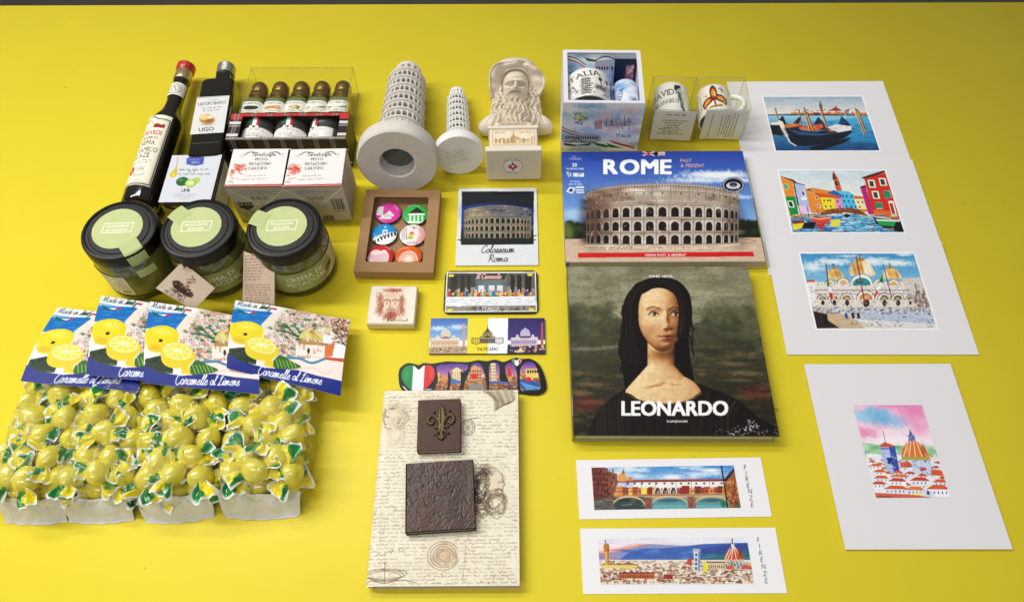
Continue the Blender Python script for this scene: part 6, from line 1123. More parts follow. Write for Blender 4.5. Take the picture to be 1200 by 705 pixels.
def box_glass(name, label, q_top, z, parts_fn, front_cv, group):
    cx, cy, w_, d, a = fit(q_top, z); t = thing(name, label, 'box', (cx, cy, 0), a, group)
    b = MB(); e = .00035; x = w_/2; y = d/2
    b.box(-x, x, -y, y, .0003, .0003+e); b.box(-x, x, -y, y, z-e, z); b.box(-x, -x+e, -y, y, .0003+e, z-e); b.box(x-e, x, -y, y, .0003+e, z-e); b.box(-x+e, x-e, y-e, y, .0003+e, z-e); b.box(-x+e, x-e, -y, -y+e, .0003+e, z-e)
    b.build('clear_case', film('clear acetate', (253, 253, 250), .40, .05, .0003, 40, .008), t)
    fr = MB(); r = .0003
    for X in (-x, x):
        for Y in (-y, y): fr.box(X-r, X+r, Y-r, Y+r, 0, z+r)
        fr.box(X-r, X+r, -y+r, y-r, z-r, z+r); fr.box(X-r, X+r, -y+r, y-r, .0001, .0007)
    for Y in (-y, y): fr.box(-x+r, x-r, Y-r, Y+r, z-r, z+r)
    fr.build('folded_edges', film('acetate fold', (240, 238, 222), .5, .2, .0, 10, .25), t)
    if front_cv is not None: parts_fn(t, w_, d, z)
    return t, w_, d, z, a, (cx, cy)
# David mug box
AC = [(766.5, 90), (817, 91), (817.5, 129.8), (766.5, 129)]
def leaflet1(t, w_, d, z):
    c = Cv(60, 50, 'e4dfd0').q((0, 0), (100, 0), (100, 75), (0, 75)); c.scrib(28, 7, 84, 11, 1, '4c4840', .9, .9, 3)
    for y, a_, b_ in ((24, 20, 84), (30, 28, 76), (36, 32, 70), (42, 28, 72), (47, 18, 84), (53, 26, 76), (59, 16, 80)): c.scrib(a_, y-2, b_, y+2, 1, '4c4438', .9, .85, 6)
    c.noise(.03, 8); b = MB().box(-w_/2+.001, w_/2-.001, -d/2+.0007, -d/2+.0010, .001, z-.002).build('leaflet', PAPER, t); sheet('leaflet_text', c, front(w_-.003, -d/2+.0006, .002, z-.0025), P_MATTE, t)
t, w_, d, z, a, (cx, cy) = box_glass('clear_mug_box', 'clear box holding a white DAVID mug, left of the other clear mug box', AC, .0452, leaflet1, True, 'clear boxes each holding one white mug')
c = Cv(92, 56, 'eceae6').q((0, 0), (150, 0), (150, 90), (0, 90)); c.text('DAVID', 52, 42, 19, '1c1c20', sx=.95, serif=True, rot=-4); c.text('MICHELANGELO', 50, 68, 12, '1c1c20', sx=.85, serif=True, rot=-4)
for k in range(130):      # plain charcoal figure study
    g = random.random(); X = 104+16*g+random.gauss(0, 4-1.5*g); Y = 22+66*g; c.line([(X, Y), (X+random.uniform(-4, 4), Y+random.uniform(3, 9))], random.choice(['2c2c2e', '4c4c50', '7c7c80', '18181a']), random.uniform(.8, 2), random.uniform(.3, .85))
for k in range(30): c.ell(100+random.uniform(-8, 10), 16+random.uniform(-7, 7), 3, 3, random.choice(['1c1c1e', '3c3c40']), .8)
c.ell(108, 24, 6, 8, 'b8b4b0', .9); c.soft(116, 50, 5, 20, 'c8c4c0', .7)
mug('mug', 'white mug lettered DAVID with a grey figure, inside the left clear box', 'mug', (cx-.0035, cy-d/2+.0015, .0040), .0195, d-.0035, c, None, 104, 150, a, group=None)
# lily mug box
AC2 = [(819.5, 90.6), (872.5, 90.6), (880.5, 127.8), (820, 129)]
def leaflet2(t, w_, d, z):
    c = Cv(62, 50, 'e6e2d6').q((0, 0), (100, 0), (100, 75), (0, 75))
    for x in (18, 42, 50, 56, 62, 70, 78): 
        y = 8+random.uniform(0, 5)
        while y < 64: L = random.uniform(4, 10); c.line([(x, y), (x+.8, y+L*.5), (x-.5, y+L)], '5c5448', 1, .85); y += L+2.5
    c.noise(.03, 8); MB().box(-w_/2+.006, w_/2-.001, -d/2+.0007, -d/2+.0010, .001, z-.002).build('leaflet', PAPER, t); sheet('leaflet_text', c, front(w_-.008, -d/2+.0006, .002, z-.0025, .0025), P_MATTE, t)
t, w_, d, z, a, (cx, cy) = box_glass('clear_mug_box', 'clear box holding a mug with a coloured lily, right of the other clear mug box', AC2, .0452, leaflet2, True, 'clear boxes each holding one white mug')
c = Cv(92, 56, 'eceae6').q((0, 0), (150, 0), (150, 90), (0, 90)); ox, oy = 62, 48
for s_, dk in ((1.30, '18301c'), (1, 'b82c1c'), (.70, 'e89c30')):
    P = lambda pts, col: c.poly([(ox+(x_-ox)*s_ if 0 else x_, y_) for x_, y_ in pts], col, 1, True)
    for bx_, by_, rx, ry, rot in ((ox, oy-18, 8, 19, 0), (ox-22, oy+8, 14, 8, -30), (ox+22, oy+2, 15, 9, 24)): c.ell(bx_, by_, rx*s_*1.15, ry*s_*1.15, dk, 1, rot)
    c.ell(ox-30, oy+18, 6*s_, 9*s_, dk, 1, 20); c.ell(ox+34, oy+12, 6*s_, 9*s_, dk, 1, -10)
c.line([(ox, oy-6), (ox+2, oy+32)], '9c2418', 3); c.line([(ox-16, oy+30), (ox+22, oy+26)], 'd88c28', 3.4); c.line([(ox-16, oy+32), (ox+22, oy+30)], '1c4428', 1.2); c.line([(ox+18, oy-34), (ox+34, oy-26), (ox+24, oy-40)], 'c83c2c', 2); c.line([(ox+28, oy-20), (ox+30, oy-36)], '2c5c30', 1.2); c.ell(ox-24, oy-14, 4, 3, 'c83c2c'); c.ell(ox+4, oy-14, 3, 10, 'f4d080', .8)
mug('mug', 'white mug painted with a red, green and orange lily, inside the right clear box', 'mug', (cx-.0068, cy-d/2+.0015, .0060), .0185, d-.007, c, 18, 90, 150, a)

# ITALIA mug box: open window on top, printed sides
def sky_card(w_px, h_px, q, seed=0):
    c = Cv(w_px, h_px, 'dfe4f0').q(*q); xs = [p[0] for p in q]; ys = [p[1] for p in q]
    for _ in range(46): c.soft(random.uniform(min(xs), max(xs)), random.uniform(min(ys), max(ys)), (max(xs)-min(xs))*.14, (max(ys)-min(ys))*.07, random.choice(['8cb0dc', '5c90cc', 'f0f0f8', 'b8cce8', 'e8e0e8', '78a0d4']), .6, 1.4, .7)
    return c
def flagband(c, pts, w1=12, k=1):
    """three-colour ribbon along a path"""
    for off, co in ((-w1, 'c82c2c'), (0, 'f4f0f0'), (w1, '1c6c3c')): c.line([(x, y+off*k) for x, y in pts], co, 2.6, 1, True)
MQ = [(659.4, 58), (750.3, 59.5), (756, 120.3), (661, 120)]; MZ = .0695
def mug_box():
    cx, cy, w_, d, a = fit(MQ, MZ); t = thing('mug_gift_box', 'blue and white ITALIA gift box with an open window showing two cups', 'box', (cx, cy, 0), a)
    WH = mat('white card box', (228, 228, 234), .55, .02); x = w_/2; y = d/2; e = .0012
    b = MB(); b.box(-x, x, -y, y, .0002, .0002+e); b.box(-x, -x+e, -y, y, .0002+e, MZ-.0006); b.box(x-e, x, -y, y, .0002+e, MZ-.0006); b.box(-x+e, x-e, y-e, y, .0002+e, MZ-.0006); b.box(-x+e, x-e, -y, -y+e, .0002+e, MZ-.0006); b.build('box_walls', WH, t)
    MB().box(-x-.0006, x+.0006, -y-.0007, -y-.0001, MZ-.0225, MZ-.0002).build('front_flap', WH, t)
    fr = MB(); frame_ring(fr, -x, x, -y, y, -x+.0045, x-.0045, -y+.003, y-.004, MZ-.0006, MZ, .001); fr.build('window_frame', WH, t)
    Q = [(60, 380), (575, 380), (525, 690), (45, 690)]; c = sky_card(150, 96, Q)
    for _ in range(18): c.soft(random.uniform(280, 540), random.uniform(420, 560), 40, 20, random.choice(['6c94cc', 'a8c0e4', 'd8a8a0']), .5, 1.4, .6)
    c.soft(180, 470, 60, 34, '5c94b8', .6); [c.line([(150+random.uniform(-24, 60), 430+random.uniform(0, 70)), (150+random.uniform(-24, 60), 440+random.uniform(0, 80)), (150+random.uniform(-24, 60), 440+random.uniform(0, 70))], random.choice(['d8c038', 'b89c30', '3c6c9c', 'e8d868']), 2, .8, True) for _ in range(14)]
    for k in range(17): h = random.uniform(20, 56)-abs(k-8)*2; c.rect(318+k*10, 522-h*1.0, 326+k*10, 530, random.choice(['6c6c8c', '8c88a8', 'a89ca8', '54587c'])); c.line([(322+k*10, 522-h), (322+k*10, 505-h)], '3c3c5c', 1)
    c.dabs(70, 255, 490, 520, 548, ['a87c78', '6c6484', 'd8c0c0', '4c4c6c', 'b88c84'], 14, 8, .6); c.poly([(255, 500), (300, 490), (310, 550), (262, 552)], 'b87468', .7)
    c.text('ITALIA', 442, 602, 22, '28304c', sx=.98, serif=True, bold=.005)
    c.poly([(65, 600), (100, 585), (240, 578), (300, 590), (300, 628), (80, 628)], 'a4a4b4'); [c.ell(84+k*15, 606, 5, 9, '34344c') for k in range(14)]; c.poly([(66, 640), (150, 655), (240, 640), (230, 655), (120, 662), (70, 656)], '28283c'); c.line([(70, 632), (300, 636)], '44445c', 2); c.line([(110, 640), (150, 615), (200, 640)], '2c2c40', 1.6, .8, True)
    for i, co in enumerate(('b42c30', 'f0ecf0', '2c6c48')): c.line([(42, 535+i*9), (100, 560+i*8), (160, 578+i*7)], co, 2, 1, True)
    c.poly([(245, 640), (300, 630), (370, 655), (360, 670), (300, 650)], 'f0f0f0'); c.poly([(245, 636), (310, 645), (365, 662), (330, 668), (270, 655)], '1c6c40'); c.poly([(340, 615), (420, 640), (500, 660), (515, 675), (430, 655), (380, 640)], 'c8282c'); c.poly([(335, 625), (380, 642), (440, 660), (500, 678), (420, 668)], 'f0ecee'); c.poly([(330, 640), (400, 660), (440, 672), (360, 668)], '1c6c40')
    sheet('front_print', c, lambda u, v: ((u-.5)*(w_+.001), -y-.0009+np.where(v < .33, 0, .0006), MZ-.0004-v*(MZ-.0006)), P_GLOSS, t)
    # inner back panel and right-hand side, printed upside down
    c = sky_card(110, 60, [(0, 0), (100, 0), (100, 60), (0, 60)]); c.text('ITALIA', 26, 30, 8, '28304c', rot=180, sx=.95, serif=True)
    for i, co in enumerate(('2c6c48', 'f0ecf0', 'c0282c')): c.line([(4, 4+i*2.6), (24, 8+i*2.6), (42, 18+i*2.4)], co, 1.8, 1, True)
    c.poly([(40, 6), (62, 10), (68, 14), (46, 12)], '1c6c40'); c.poly([(62, 12), (100, 8), (100, 30), (62, 34)], '9c9cac'); [c.ell(66+k*5, 24, 1.6, 3, '34344c') for k in range(7)]; c.rect(58, 30, 100, 60, '8c9cbc', .6); c.line([(62, 11), (80, 4), (100, 8)], '24243a', 1.8, 1, True)
    sheet('inner_print', c, lambda u, v: (-x+.0016+u*(w_*.66), y-.0018-v*.020, MZ-.004-v*.030), P_GLOSS, t)
    c = Cv(40, 44, '1c3458').q((0, 0), (40, 0), (40, 44), (0, 44)); c.rect(24, 10, 36, 40, '8c5c6c'); c.dabs(20, 24, 10, 36, 42, ['b88c98', '5c4058', 'd0a8b0'], 5, 5, .8); c.noise(.1, 4)
    sheet('inner_side_print', c, lambda u, v: (x-.0300+u*.028, y-.0020-v*.012, MZ-.010-v*.034), P_GLOSS, t)
    MB().box(x-.0310, x-.0304, -y+.0014, y-.0016, .002, MZ-.012).build('inner_divider', mat('blue printed divider', (120, 150, 196), .5, .2, 60), t)
    c = Cv(100, 66, 'e6e2dc').q((0, 0), (150, 0), (150, 100), (0, 100)); c.text('ITALIA', 58, 31, 19, '101014', rot=-12, sx=1.05, bold=.0, serif=True)
    K = '2c2c2e'
    for k in range(7): c.poly([(52+k*.3, 36+k*9), (72+k*.3, 34+k*9), (73, 42+k*9), (51, 44+k*9)], 'b8b4ae'); c.line([(50, 44+k*9), (74, 42+k*9)], K, 1.2); [c.line([(54+i*4, 37+k*9), (54+i*4, 43+k*9)], K, .8) for i in range(5)]
    c.line([(96, 30), (100, 60)], K, 1.6); c.ell(97, 36, 5, 8, '4c4c4e'); c.poly([(84, 60), (108, 58), (112, 80), (84, 82)], 'a8a49e'); [c.ell(90+i*6, 70, 2, 5, K) for i in range(4)]; c.ell(126, 66, 18, 20, '9c9892', 1, 0, 180, 360); [c.line([(110+i*5, 66), (114+i*4, 90)], K, 1) for i in range(7)]; c.dabs(70, 44, 60, 146, 98, [K, '6c6a66', 'c8c4be'], 5, 4, .8, 40); c.ell(118, 34, 6, 8, '58585a'); c.line([(8, 60), (30, 55), (44, 90)], K, 1.2); c.dabs(20, 6, 60, 40, 96, [K, '8c8a86'], 6, 4, .8, 40)
    q = (cx-.0155*math.cos(a), cy-.0155*math.sin(a)); mug('mug', 'large white cup with black ITALIA line drawings, in the printed gift box', 'cup', (q[0], cy-y+.007, .026), .0238, .042, c, None, 86, 160, a)
    MB().box(-x+.0015, x-.0318, -y+.0016, y-.022, .002, .0255).build('cup_shelf', WH, t)
    c = sky_card(60, 44, [(0, 0), (100, 0), (100, 80), (0, 80)]); c.text('ITALIA', 30, 50, 13, '1c2c5c', rot=-78, sx=.95, serif=True); c.soft(70, 60, 10, 12, '34344c', .7); c.poly([(84, 10), (92, 12), (92, 50), (84, 50)], 'c8a8b0')
    mug('cup', 'small blue-tinted ITALIA cup in the right part of the gift box', 'cup', (cx+x-.0160, cy-y+.005, .030), .0135, .044, c, 150, 84, 150, a, mt=mat('pale blue glaze', (196, 212, 236), .2, .06))
    MB().box(x-.0300, x-.0015, -y+.0016, y-.018, .002, .0295).build('cup_shelf', WH, t)
mug_box()
# ================================================================== bottles, cartons and boxes at the back left
def frame_at(p0, p1, z):
    """a lying thing's foot and its heading from two photo points on its axis"""
    A = at(*p0, z); B = at(*p1, z); hd = math.atan2(B[1]-A[1], B[0]-A[0])-PI/2
    return A, hd, float(np.hypot(*(B-A)[:2]))
def along(A, hd, px, py, z): q = at(px, py, z)-A; return float(-q[0]*math.sin(hd)+q[1]*math.cos(hd))
GLS = mat('dark bottle glass', (24, 20, 10), .07, .1, spec=.6, coat=.4); OIL = mat('dark oil glass', (20, 18, 7), .06, .2, coat=.3)
# --- tall balsamic bottle
zb = .0182; A, hd, LL = frame_at((163, 246), (217, 84), zb)
t = thing('tall_bottle', 'tall round dark bottle with a red and gold cap and long cream label', 'bottle', (A[0], A[1], 0), hd)
ss = lambda y: along(A, hd, 163+(246-y)*54/162, y, zb)
M0 = Matrix.Translation((0, 0, zb)) @ LIE; R_ = .0180
MB().lathe([(1e-6, .002), (R_*.8, 0), (R_*.97, .002), (R_, .005), (R_, ss(152)), (R_*.93, ss(146)), (R_*.72, ss(139)), (R_*.56, ss(133)), (R_*.48, ss(126)), (R_*.46, ss(100)), (R_*.50, ss(97)), (R_*.50, ss(93))], 56, M0).build('bottle_body', GLS, t, True)
MB().lathe([(R_*.48, ss(97)), (R_*.52, ss(96)), (R_*.52, ss(90)), (R_*.47, ss(88)), (R_*.50, ss(85))], 40, M0).build('gold_collar', mat('gold foil', (196, 176, 130), .3, .15, 200, metal=.8), t, True)
MB().lathe([(R_*.50, ss(86)), (R_*.56, ss(84.5)), (R_*.57, ss(79)), (R_*.46, ss(77.5)), (1e-6, ss(77.5))], 40, M0).build('red_cap', mat('red sealing cap', (188, 34, 30), .28, .12, 200, bump=.0006, bscale=220, coat=.4), t, True)
c = Cv(64, 120, 'f0e8cc').q((0, 0), (100, 0), (100, 190), (0, 190)); c.noise(.03, 8); c.line([(3, 12), (34, 12), (50, 3), (66, 12), (97, 12), (97, 186), (3, 186), (3, 12)], '18140c', 1.6); c.line([(7, 16), (93, 16), (93, 182), (7, 182), (7, 16)], 'c0a870', .8)
c.arc(38, 27, 17, 14, 'a89458', 1.2); c.arc(38, 27, 11, 9, 'a89458', .9); c.poly([(58, 32), (66, 24), (78, 28), (88, 24), (88, 36), (62, 37)], 'a83024'); c.line([(60, 26), (68, 34), (86, 26)], '8c2018', 1.4)
c.text('LEONARDI', 50, 56, 12, 'b02820', sx=.85, serif=True, bold=.01); c.text('CONDIMENTO', 54, 68, 7, '3c3428', sx=.8, serif=True); c.text('CREMA', 52, 84, 12, '18140c', sx=.95, serif=True); c.text('BALSAMICO', 50, 103, 12, '18140c', sx=.82, serif=True); c.text('GLAZE', 50, 118, 12, '18140c', sx=.95, serif=True)
c.scrib(26, 122, 82, 134, 2, '5c5040', .8, .8, 3); c.ell(36, 149, 10, 11, 'c02020'); c.ell(36, 149, 6, 7, 'd84838'); c.text('K', 36, 152, 6, 'f8e8e0'); c.scrib(52, 142, 76, 152, 2, '5c5040', .8, .8, 3); c.line([(26, 166), (44, 160), (62, 166), (78, 160)], '5c5040', .8, 1, True); c.scrib(14, 174, 88, 180, 1, '5c5040', .8, .7, 5)
def wrap(R__, z, s0, s1, mid, span):
    def fn(u, v): an = np.radians(mid+span/2-u*span); return R__*np.cos(an), s1-v*(s1-s0), z+R__*np.sin(an)
    return fn
sheet('main_label', c, wrap(R_+.0002, zb, ss(230), ss(149), 111, 124), P_MATTE, t)
c = Cv(34, 30, 'e8e4d4').q((0, 0), (100, 0), (100, 80), (0, 80)); c.rect(0, 0, 100, 4, '3c3428'); c.rect(0, 76, 100, 80, '3c3428'); c.arc(50, 40, 28, 28, '6c6450', 1.2); c.arc(50, 40, 18, 18, '8c8468', 1); c.line([(40, 50), (50, 26), (60, 50)], '5c5440', 1)
sheet('neck_label', c, wrap(R_*.485+.0002, zb, ss(118), ss(103), 95, 170), P_MATTE, t)
# --- square UGO bottle
W2 = .0185; zb = W2+.0002; A, hd, LL = frame_at((246, 196), (264, 90), zb)
t = thing('square_bottle', 'square dark oil bottle lettered UGO, with a ribbed silver cap', 'bottle', (A[0], A[1], 0), hd)
ss = lambda y, z=zb: along(A, hd, 246+(196-y)*18/106, y, z); M0 = Matrix.Translation((0, 0, zb)) @ LIE
MB().lathe([(1e-6, .001), (W2*.86, 0), (W2*.98, .002), (W2, .006), (W2, ss(109)), (W2*.95, ss(106)), (W2*.80, ss(103.5)), (W2*.56, ss(102)), (W2*.47, ss(100)), (W2*.44, ss(96)), (W2*.44, ss(90))], 64, M0, power=7).build('bottle_body', OIL, t, True)
b = MB(); pf = [(W2*.50, ss(90))]
for k in range(4): y = 90-k*2.3; pf += [(W2*.55, ss(y-.4)), (W2*.55, ss(y-1.4)), (W2*.505, ss(y-1.7)), (W2*.505, ss(y-2.1))]
pf += [(W2*.55, ss(80.4)), (W2*.51, ss(79)), (1e-6, ss(79))]; b.lathe(pf, 48, M0).build('silver_cap', mat('silver screw cap', (186, 186, 178), .28, .12, 200, metal=.85), t, True)
c = Cv(66, 84, 'ccccca').q((545, 185), (668, 188), (632, 338), (497, 335)); c.rect(545, 187, 668, 191, 'a8a8a8'); c.text('CONDIMENTO', 606, 203, 5, '8c8c8c'); c.text('TARTUFO BIANCO', 597, 219, 11, '3c3c3c', sx=.82, serif=True, track=.06); c.scrib(560, 226, 640, 246, 2, '6c6c6c', .8, .9, 4)
c.ell(571, 276, 30, 22, 'c89858', 1, 8); c.ell(562, 268, 20, 13, 'e0bc84', 1, 10); c.soft(580, 284, 22, 10, '8c5c30', .8); c.line([(548, 276), (565, 284), (592, 276)], '7c4c24', 1.2); c.ell(585, 268, 10, 7, 'f0d4a4'); c.soft(572, 298, 26, 4, '8c8c8c', .6)
c.text('UGO', 565, 325, 16, '242424', sx=1.25, bold=.01); c.line([(535, 332), (600, 333)], '9c9c9c', .8)
zt = W2*2+.0004; lw = .0345
sheet('main_label', c, lambda u, v: ((u-.5)*lw-.0005, ss(112.5, zt)-v*(ss(112.5, zt)-ss(156, zt)), zt+.0002+0*u), P_MATTE, t)
dots = MB()
for k in range(17): dots.box(-.013+k*.0016, -.0124+k*.0016, ss(167, zt), ss(167, zt)+.0004, zt-.0001, zt+.0002)
dots.build('embossed_dots', mat('pale embossing', (170, 168, 150), .4), t)
# --- lime bottle
LQ = [(202, 180.5), (262, 180.5), (249.5, 239), (184.5, 239)]; LZ = .034; cx, cy, w_, d, a = fit(LQ, LZ)
t = thing('square_bottle', 'wide square bottle with a pale label picturing green limes', 'bottle', (cx, cy-d/2, 0), a); h2 = LZ/2; M0 = Matrix.Translation((0, 0, h2+.0002)) @ Matrix.Scale(LZ/w_, 4, (0, 0, 1)) @ LIE
MB().lathe([(1e-6, .0015), (w_*.40, 0), (w_*.48, .002), (w_*.5, .007), (w_*.5, d*.93), (w_*.46, d*.98), (w_*.30, d*1.04), (w_*.16, d*1.06), (w_*.14, d*1.12)], 72, M0, power=9).build('bottle_body', mat('brown bottle glass', (58, 46, 30), .12, .25, 60, coat=.4), t, True)
c = Cv(84, 88, 'c4c8d2').q((165, 90), (622, 92), (520, 530), (50, 535)); c.poly([(300, 125), (330, 108), (380, 112), (420, 106), (460, 115), (450, 180), (380, 195), (300, 178)], '3444a0'); c.poly([(290, 112), (465, 100), (452, 190), (282, 190)], '9098b8', .25); c.text('GRECO', 380, 172, 16, 'c8d0f0', serif=True); c.scrib(320, 125, 440, 150, 1, '8c98d8', .9, .8, 3)
c.poly([(218, 110), (212, 200), (218, 250), (205, 290), (175, 302), (150, 290), (155, 262), (190, 225), (208, 180)], 'c8b020', 1, True); c.soft(180, 275, 14, 16, 'e8d868', .8); c.line([(220, 112), (210, 200)], 'a89020', 1)
c.script('Condimento a base di', 372, 236, 22, '54545c', 1, .3, .95) if 0 else c.scrib(235, 220, 510, 240, 1, '54545c', 1, .9, 4); c.rect(322, 244, 340, 254, '208050'); c.rect(358, 242, 378, 252, 'c03038'); c.scrib(225, 262, 550, 284, 1, '5c5c64', 1, .9, 6)
c.ell(265, 340, 58, 42, '2c6c2c', 1, -12); c.soft(250, 325, 22, 12, '5c9c50', .8); c.ell(385, 335, 46, 28, 'a4c458', 1, -20); c.ell(340, 358, 52, 38, '88b048', 1, -8); c.ell(338, 356, 40, 30, 'b0d070', 1, -8)
for k in range(8): g = k*PI/4; c.line([(338, 356), (338+38*math.cos(g), 356+28*math.sin(g))], 'd8e8a8', .9)
c.text('LIME', 298, 436, 27, '3c3c44', sx=1.1, serif=True, shear=.1, bold=.015); c.text('CONDIMENTO ALIMENTARE', 290, 468, 12, '84868c', sx=.95); c.text('EXTRA VERGINE DI OLIVA', 285, 486, 11, '84868c', sx=.9); c.text('CON LIMONE LIME', 280, 504, 10, '84868c', sx=.9)
sheet('main_label', c, flat(w_*.95, d*.94, LZ+.0006, -.0008, d*.5), P_MATTE, t)
c = Cv(30, 60, 'a8a8a4').q((0, 0), (40, 0), (40, 80), (0, 80)); c.noise(.12, 12); c.scrib(6, 10, 34, 70, 9, '8c8c88', .8, .5, 3)
sheet('side_label', c, lambda u, v: (w_*.5+.0004+0*u, d*(.9-.80*v), LZ*.92-u*LZ*.84), P_GLOSS, t)
# --- clear box with five little oil bottles
z = .0375; cx, cy, w_, d, a = fit([(294.5, 80), (413.5, 79.3), (404.5, 133), (280, 133)], z)
G5 = 'five miniature oil bottles in the clear box'
box_glass('clear_bottle_box', 'flat clear box holding five miniature bottles with gold caps', [(294.5, 80), (413.5, 79.3), (404.5, 133), (280, 133)], z, None, None, None)
KIND = ['black truffle', 'pale round truffle', 'sliced mushroom', 'garlic and herb', 'chilli and herb']
LB = ['miniature bottle with a black lump on its label, leftmost in the clear box', 'miniature bottle with pale round slices on its label, second from left', 'miniature bottle with small brown mushrooms on its label, middle of the five', 'miniature bottle with a herb sprig on its label, second from right', 'miniature bottle with a herb sprig on its label, rightmost of the five']
GOLD = mat('bronze gold cap', (138, 112, 62), .30, .15, 120, metal=.75); OLV = mat('olive oil glass', (104, 98, 34), .1, .2, 40, coat=.5)
Rm = .0122
def mini_mesh():
    M1 = Matrix.Translation((0, 0, Rm)) @ LIE; yb = .0
    a_ = MB().lathe([(1e-6, 0), (Rm*.9, 0), (Rm, .002), (Rm, .030), (Rm*.95, .034), (Rm*.72, .039), (Rm*.5, .042), (Rm*.42, .045)], 40, M1, power=3.2)
    b_ = MB().lathe([(Rm*.60, .0405), (Rm*.80, .0425), (Rm*.84, .047), (Rm*.70, .050), (Rm*.74, .052), (Rm*.78, .056), (Rm*.74, .061), (Rm*.58, .0645), (1e-6, .0655)], 36, M1)
    return a_, b_
proto = None
for k, px in enumerate((297.5, 322.5, 347.5, 372, 397)):
    p = at(px, 119, Rm*1.6); x_ = float(p[0]); y0 = cy-d/2+.0035
    t = thing('miniature_bottle', LB[k], 'bottle', (x_, y0, .0010), a, G5)
    if proto is None:
        m1, m2 = mini_mesh(); o1 = m1.build('bottle_body', OLV, t, True); o2 = m2.build('gold_cap', GOLD, t, True); proto = (o1, o2)
    else:
        for o in proto: q = o.copy(); COL.objects.link(q); q.parent = t
    c = Cv(34, 40, 'ecebe6').q((0, 0), (100, 0), (100, 120), (0, 120)); c.rect(0, 0, 100, 26, '707c58'); c.scrib(20, 36, 82, 50, 2, '5c5c54', .8, .9, 3)
    if k == 0: c.ell(50, 78, 20, 16, '2c2a28'); c.ell(64, 72, 10, 9, '4c4844'); c.dabs(14, 34, 66, 66, 88, ['1c1a18', '5c5854'], 6, 5, .8)
    elif k == 1: c.ell(38, 78, 16, 15, 'd0a070'); c.ell(62, 76, 18, 16, 'd8ac7c'); c.arc(62, 76, 12, 10, 'a87848', .9); c.arc(38, 78, 10, 9, 'a87848', .9)
    elif k == 2: c.poly([(36, 72), (50, 62), (66, 70), (60, 82), (44, 84)], 'b88448', 1, True); c.ell(56, 86, 9, 7, '4c3828'); c.ell(46, 70, 6, 5, 'f0d8b0'); c.rect(48, 74, 56, 88, 'e0c08c')
    else: c.poly([(50, 82), (66, 70), (96, 60), (80, 80), (60, 88)], '8ca078', 1, True); c.line([(46, 86), (94, 62)], '5c7850', 1); c.ell(28, 80, 11, 9, 'b86c60' if k == 3 else '8c4438'); c.ell(30, 82, 6, 5, 'd8a098')
    c.scrib(16, 98, 84, 112, 2, '6c6c64', .8, .9, 3); c.noise(.03, 6)
    sheet('label', c, lambda u, v: (Rm*1.0*np.sign(.5-u)*-1*np.abs(np.cos(np.radians(155-130*u)))**(2/3.2)*1.02, .0325-v*.0215, Rm+(Rm+.0003)*np.sin(np.radians(155-130*u))**(2/3.2)), P_MATTE, t)
# --- tartan carton with three jars
TZ = .043; TQ2 = [(272, 132.7), (409.3, 131.5), (405, 162.3), (264.2, 162.5)]; cx, cy, w_, d, a = fit(TQ2, TZ)
t = thing('tartan_gift_box', 'black and red checked gift carton with an open window over three small jars', 'box', (cx, cy, 0), a); x = w_/2; y = d/2
CB = mat('dark brown carton', (50, 40, 38), .45, .1); e = .0008; b = MB(); b.box(-x, x, -y, y, .0002, .0002+e); b.box(-x, -x+e, -y, y, .001, TZ-e); b.box(x-e, x, -y, y, .001, TZ-e); b.box(-x+e, x-e, y-e, y, .001, TZ-e); b.box(-x+e, x-e, -y, -y+e, .001, TZ-e); b.build('carton_walls', CB, t)
wq = [local(*p, TZ, cx, cy, a) for p in ((281, 137), (391.7, 135.5), (394.8, 160.2), (278.5, 161))]
X0, X1, Y1, Y0 = wq[3][0], wq[2][0], (wq[0][1]+wq[1][1])/2, (wq[2][1]+wq[3][1])/2
frame_ring(MB(), -x, x, -y, y, X0, X1, Y0, Y1, TZ-e, TZ, .002).build('window_frame', CB, t)
def tartan(wpx, hpx, wm, hm, red=True):
    c = Cv(wpx, hpx, '3c3030').q((0, 0), (wm, 0), (wm, hm), (0, hm)); 
    if red: c.rect(0, 0, wm, hm*.26, 'c83c30')
    for k in range(12):
        for o_ in (0, 3.2): c.rect(k*17+4+o_, 0, k*17+5.4+o_, hm, 'b0a8a4', .55)
        c.rect(k*17+5.4, 0, k*17+7.2, hm, '6c6060', .8)
    if red:
        for yy in (.34, .8): c.rect(0, hm*yy, wm, hm*(yy+.10), 'd8d4d0', .9); c.rect(0, hm*(yy+.16), wm, hm*(yy+.19), 'c8c4c0', .8)
        c.rect(0, 0, wm, hm*.035, '282020')
    return c
wm, hm = w_*1000, d*1000; c = tartan(170, 54, wm, hm); fx0, fx1, fy0, fy1 = (X0+x)/w_, (X1+x)/w_, (y-Y1)/d, (y-Y0)/d
sheet('checked_print', c, flat(w_, d, TZ+.0002), P_GLOSS, t, keep=lambda u, v: ~((u > fx0) & (u < fx1) & (v > fy0) & (v < fy1)))
c = tartan(170, 30, wm, 30, False); c.rect(0, 0, wm, 1.2, 'e8e4e0'); c.rect(0, 13, wm, 14.2, 'd8d4d0'); c.rect(0, 28, wm, 30, 'd8d4d0'); sheet('front_checked_print', c, front(w_, -y-.0002, .006, TZ), P_GLOSS, t)
JL = ['little jar with an Italian flag seal and truffle label, leftmost in the checked carton', 'little jar with an Italian flag seal, middle of the three in the checked carton', 'little jar turned slightly sideways, rightmost in the checked carton']
GREY = mat('grey lid', (64, 66, 64), .35, .1, 80, coat=.2)
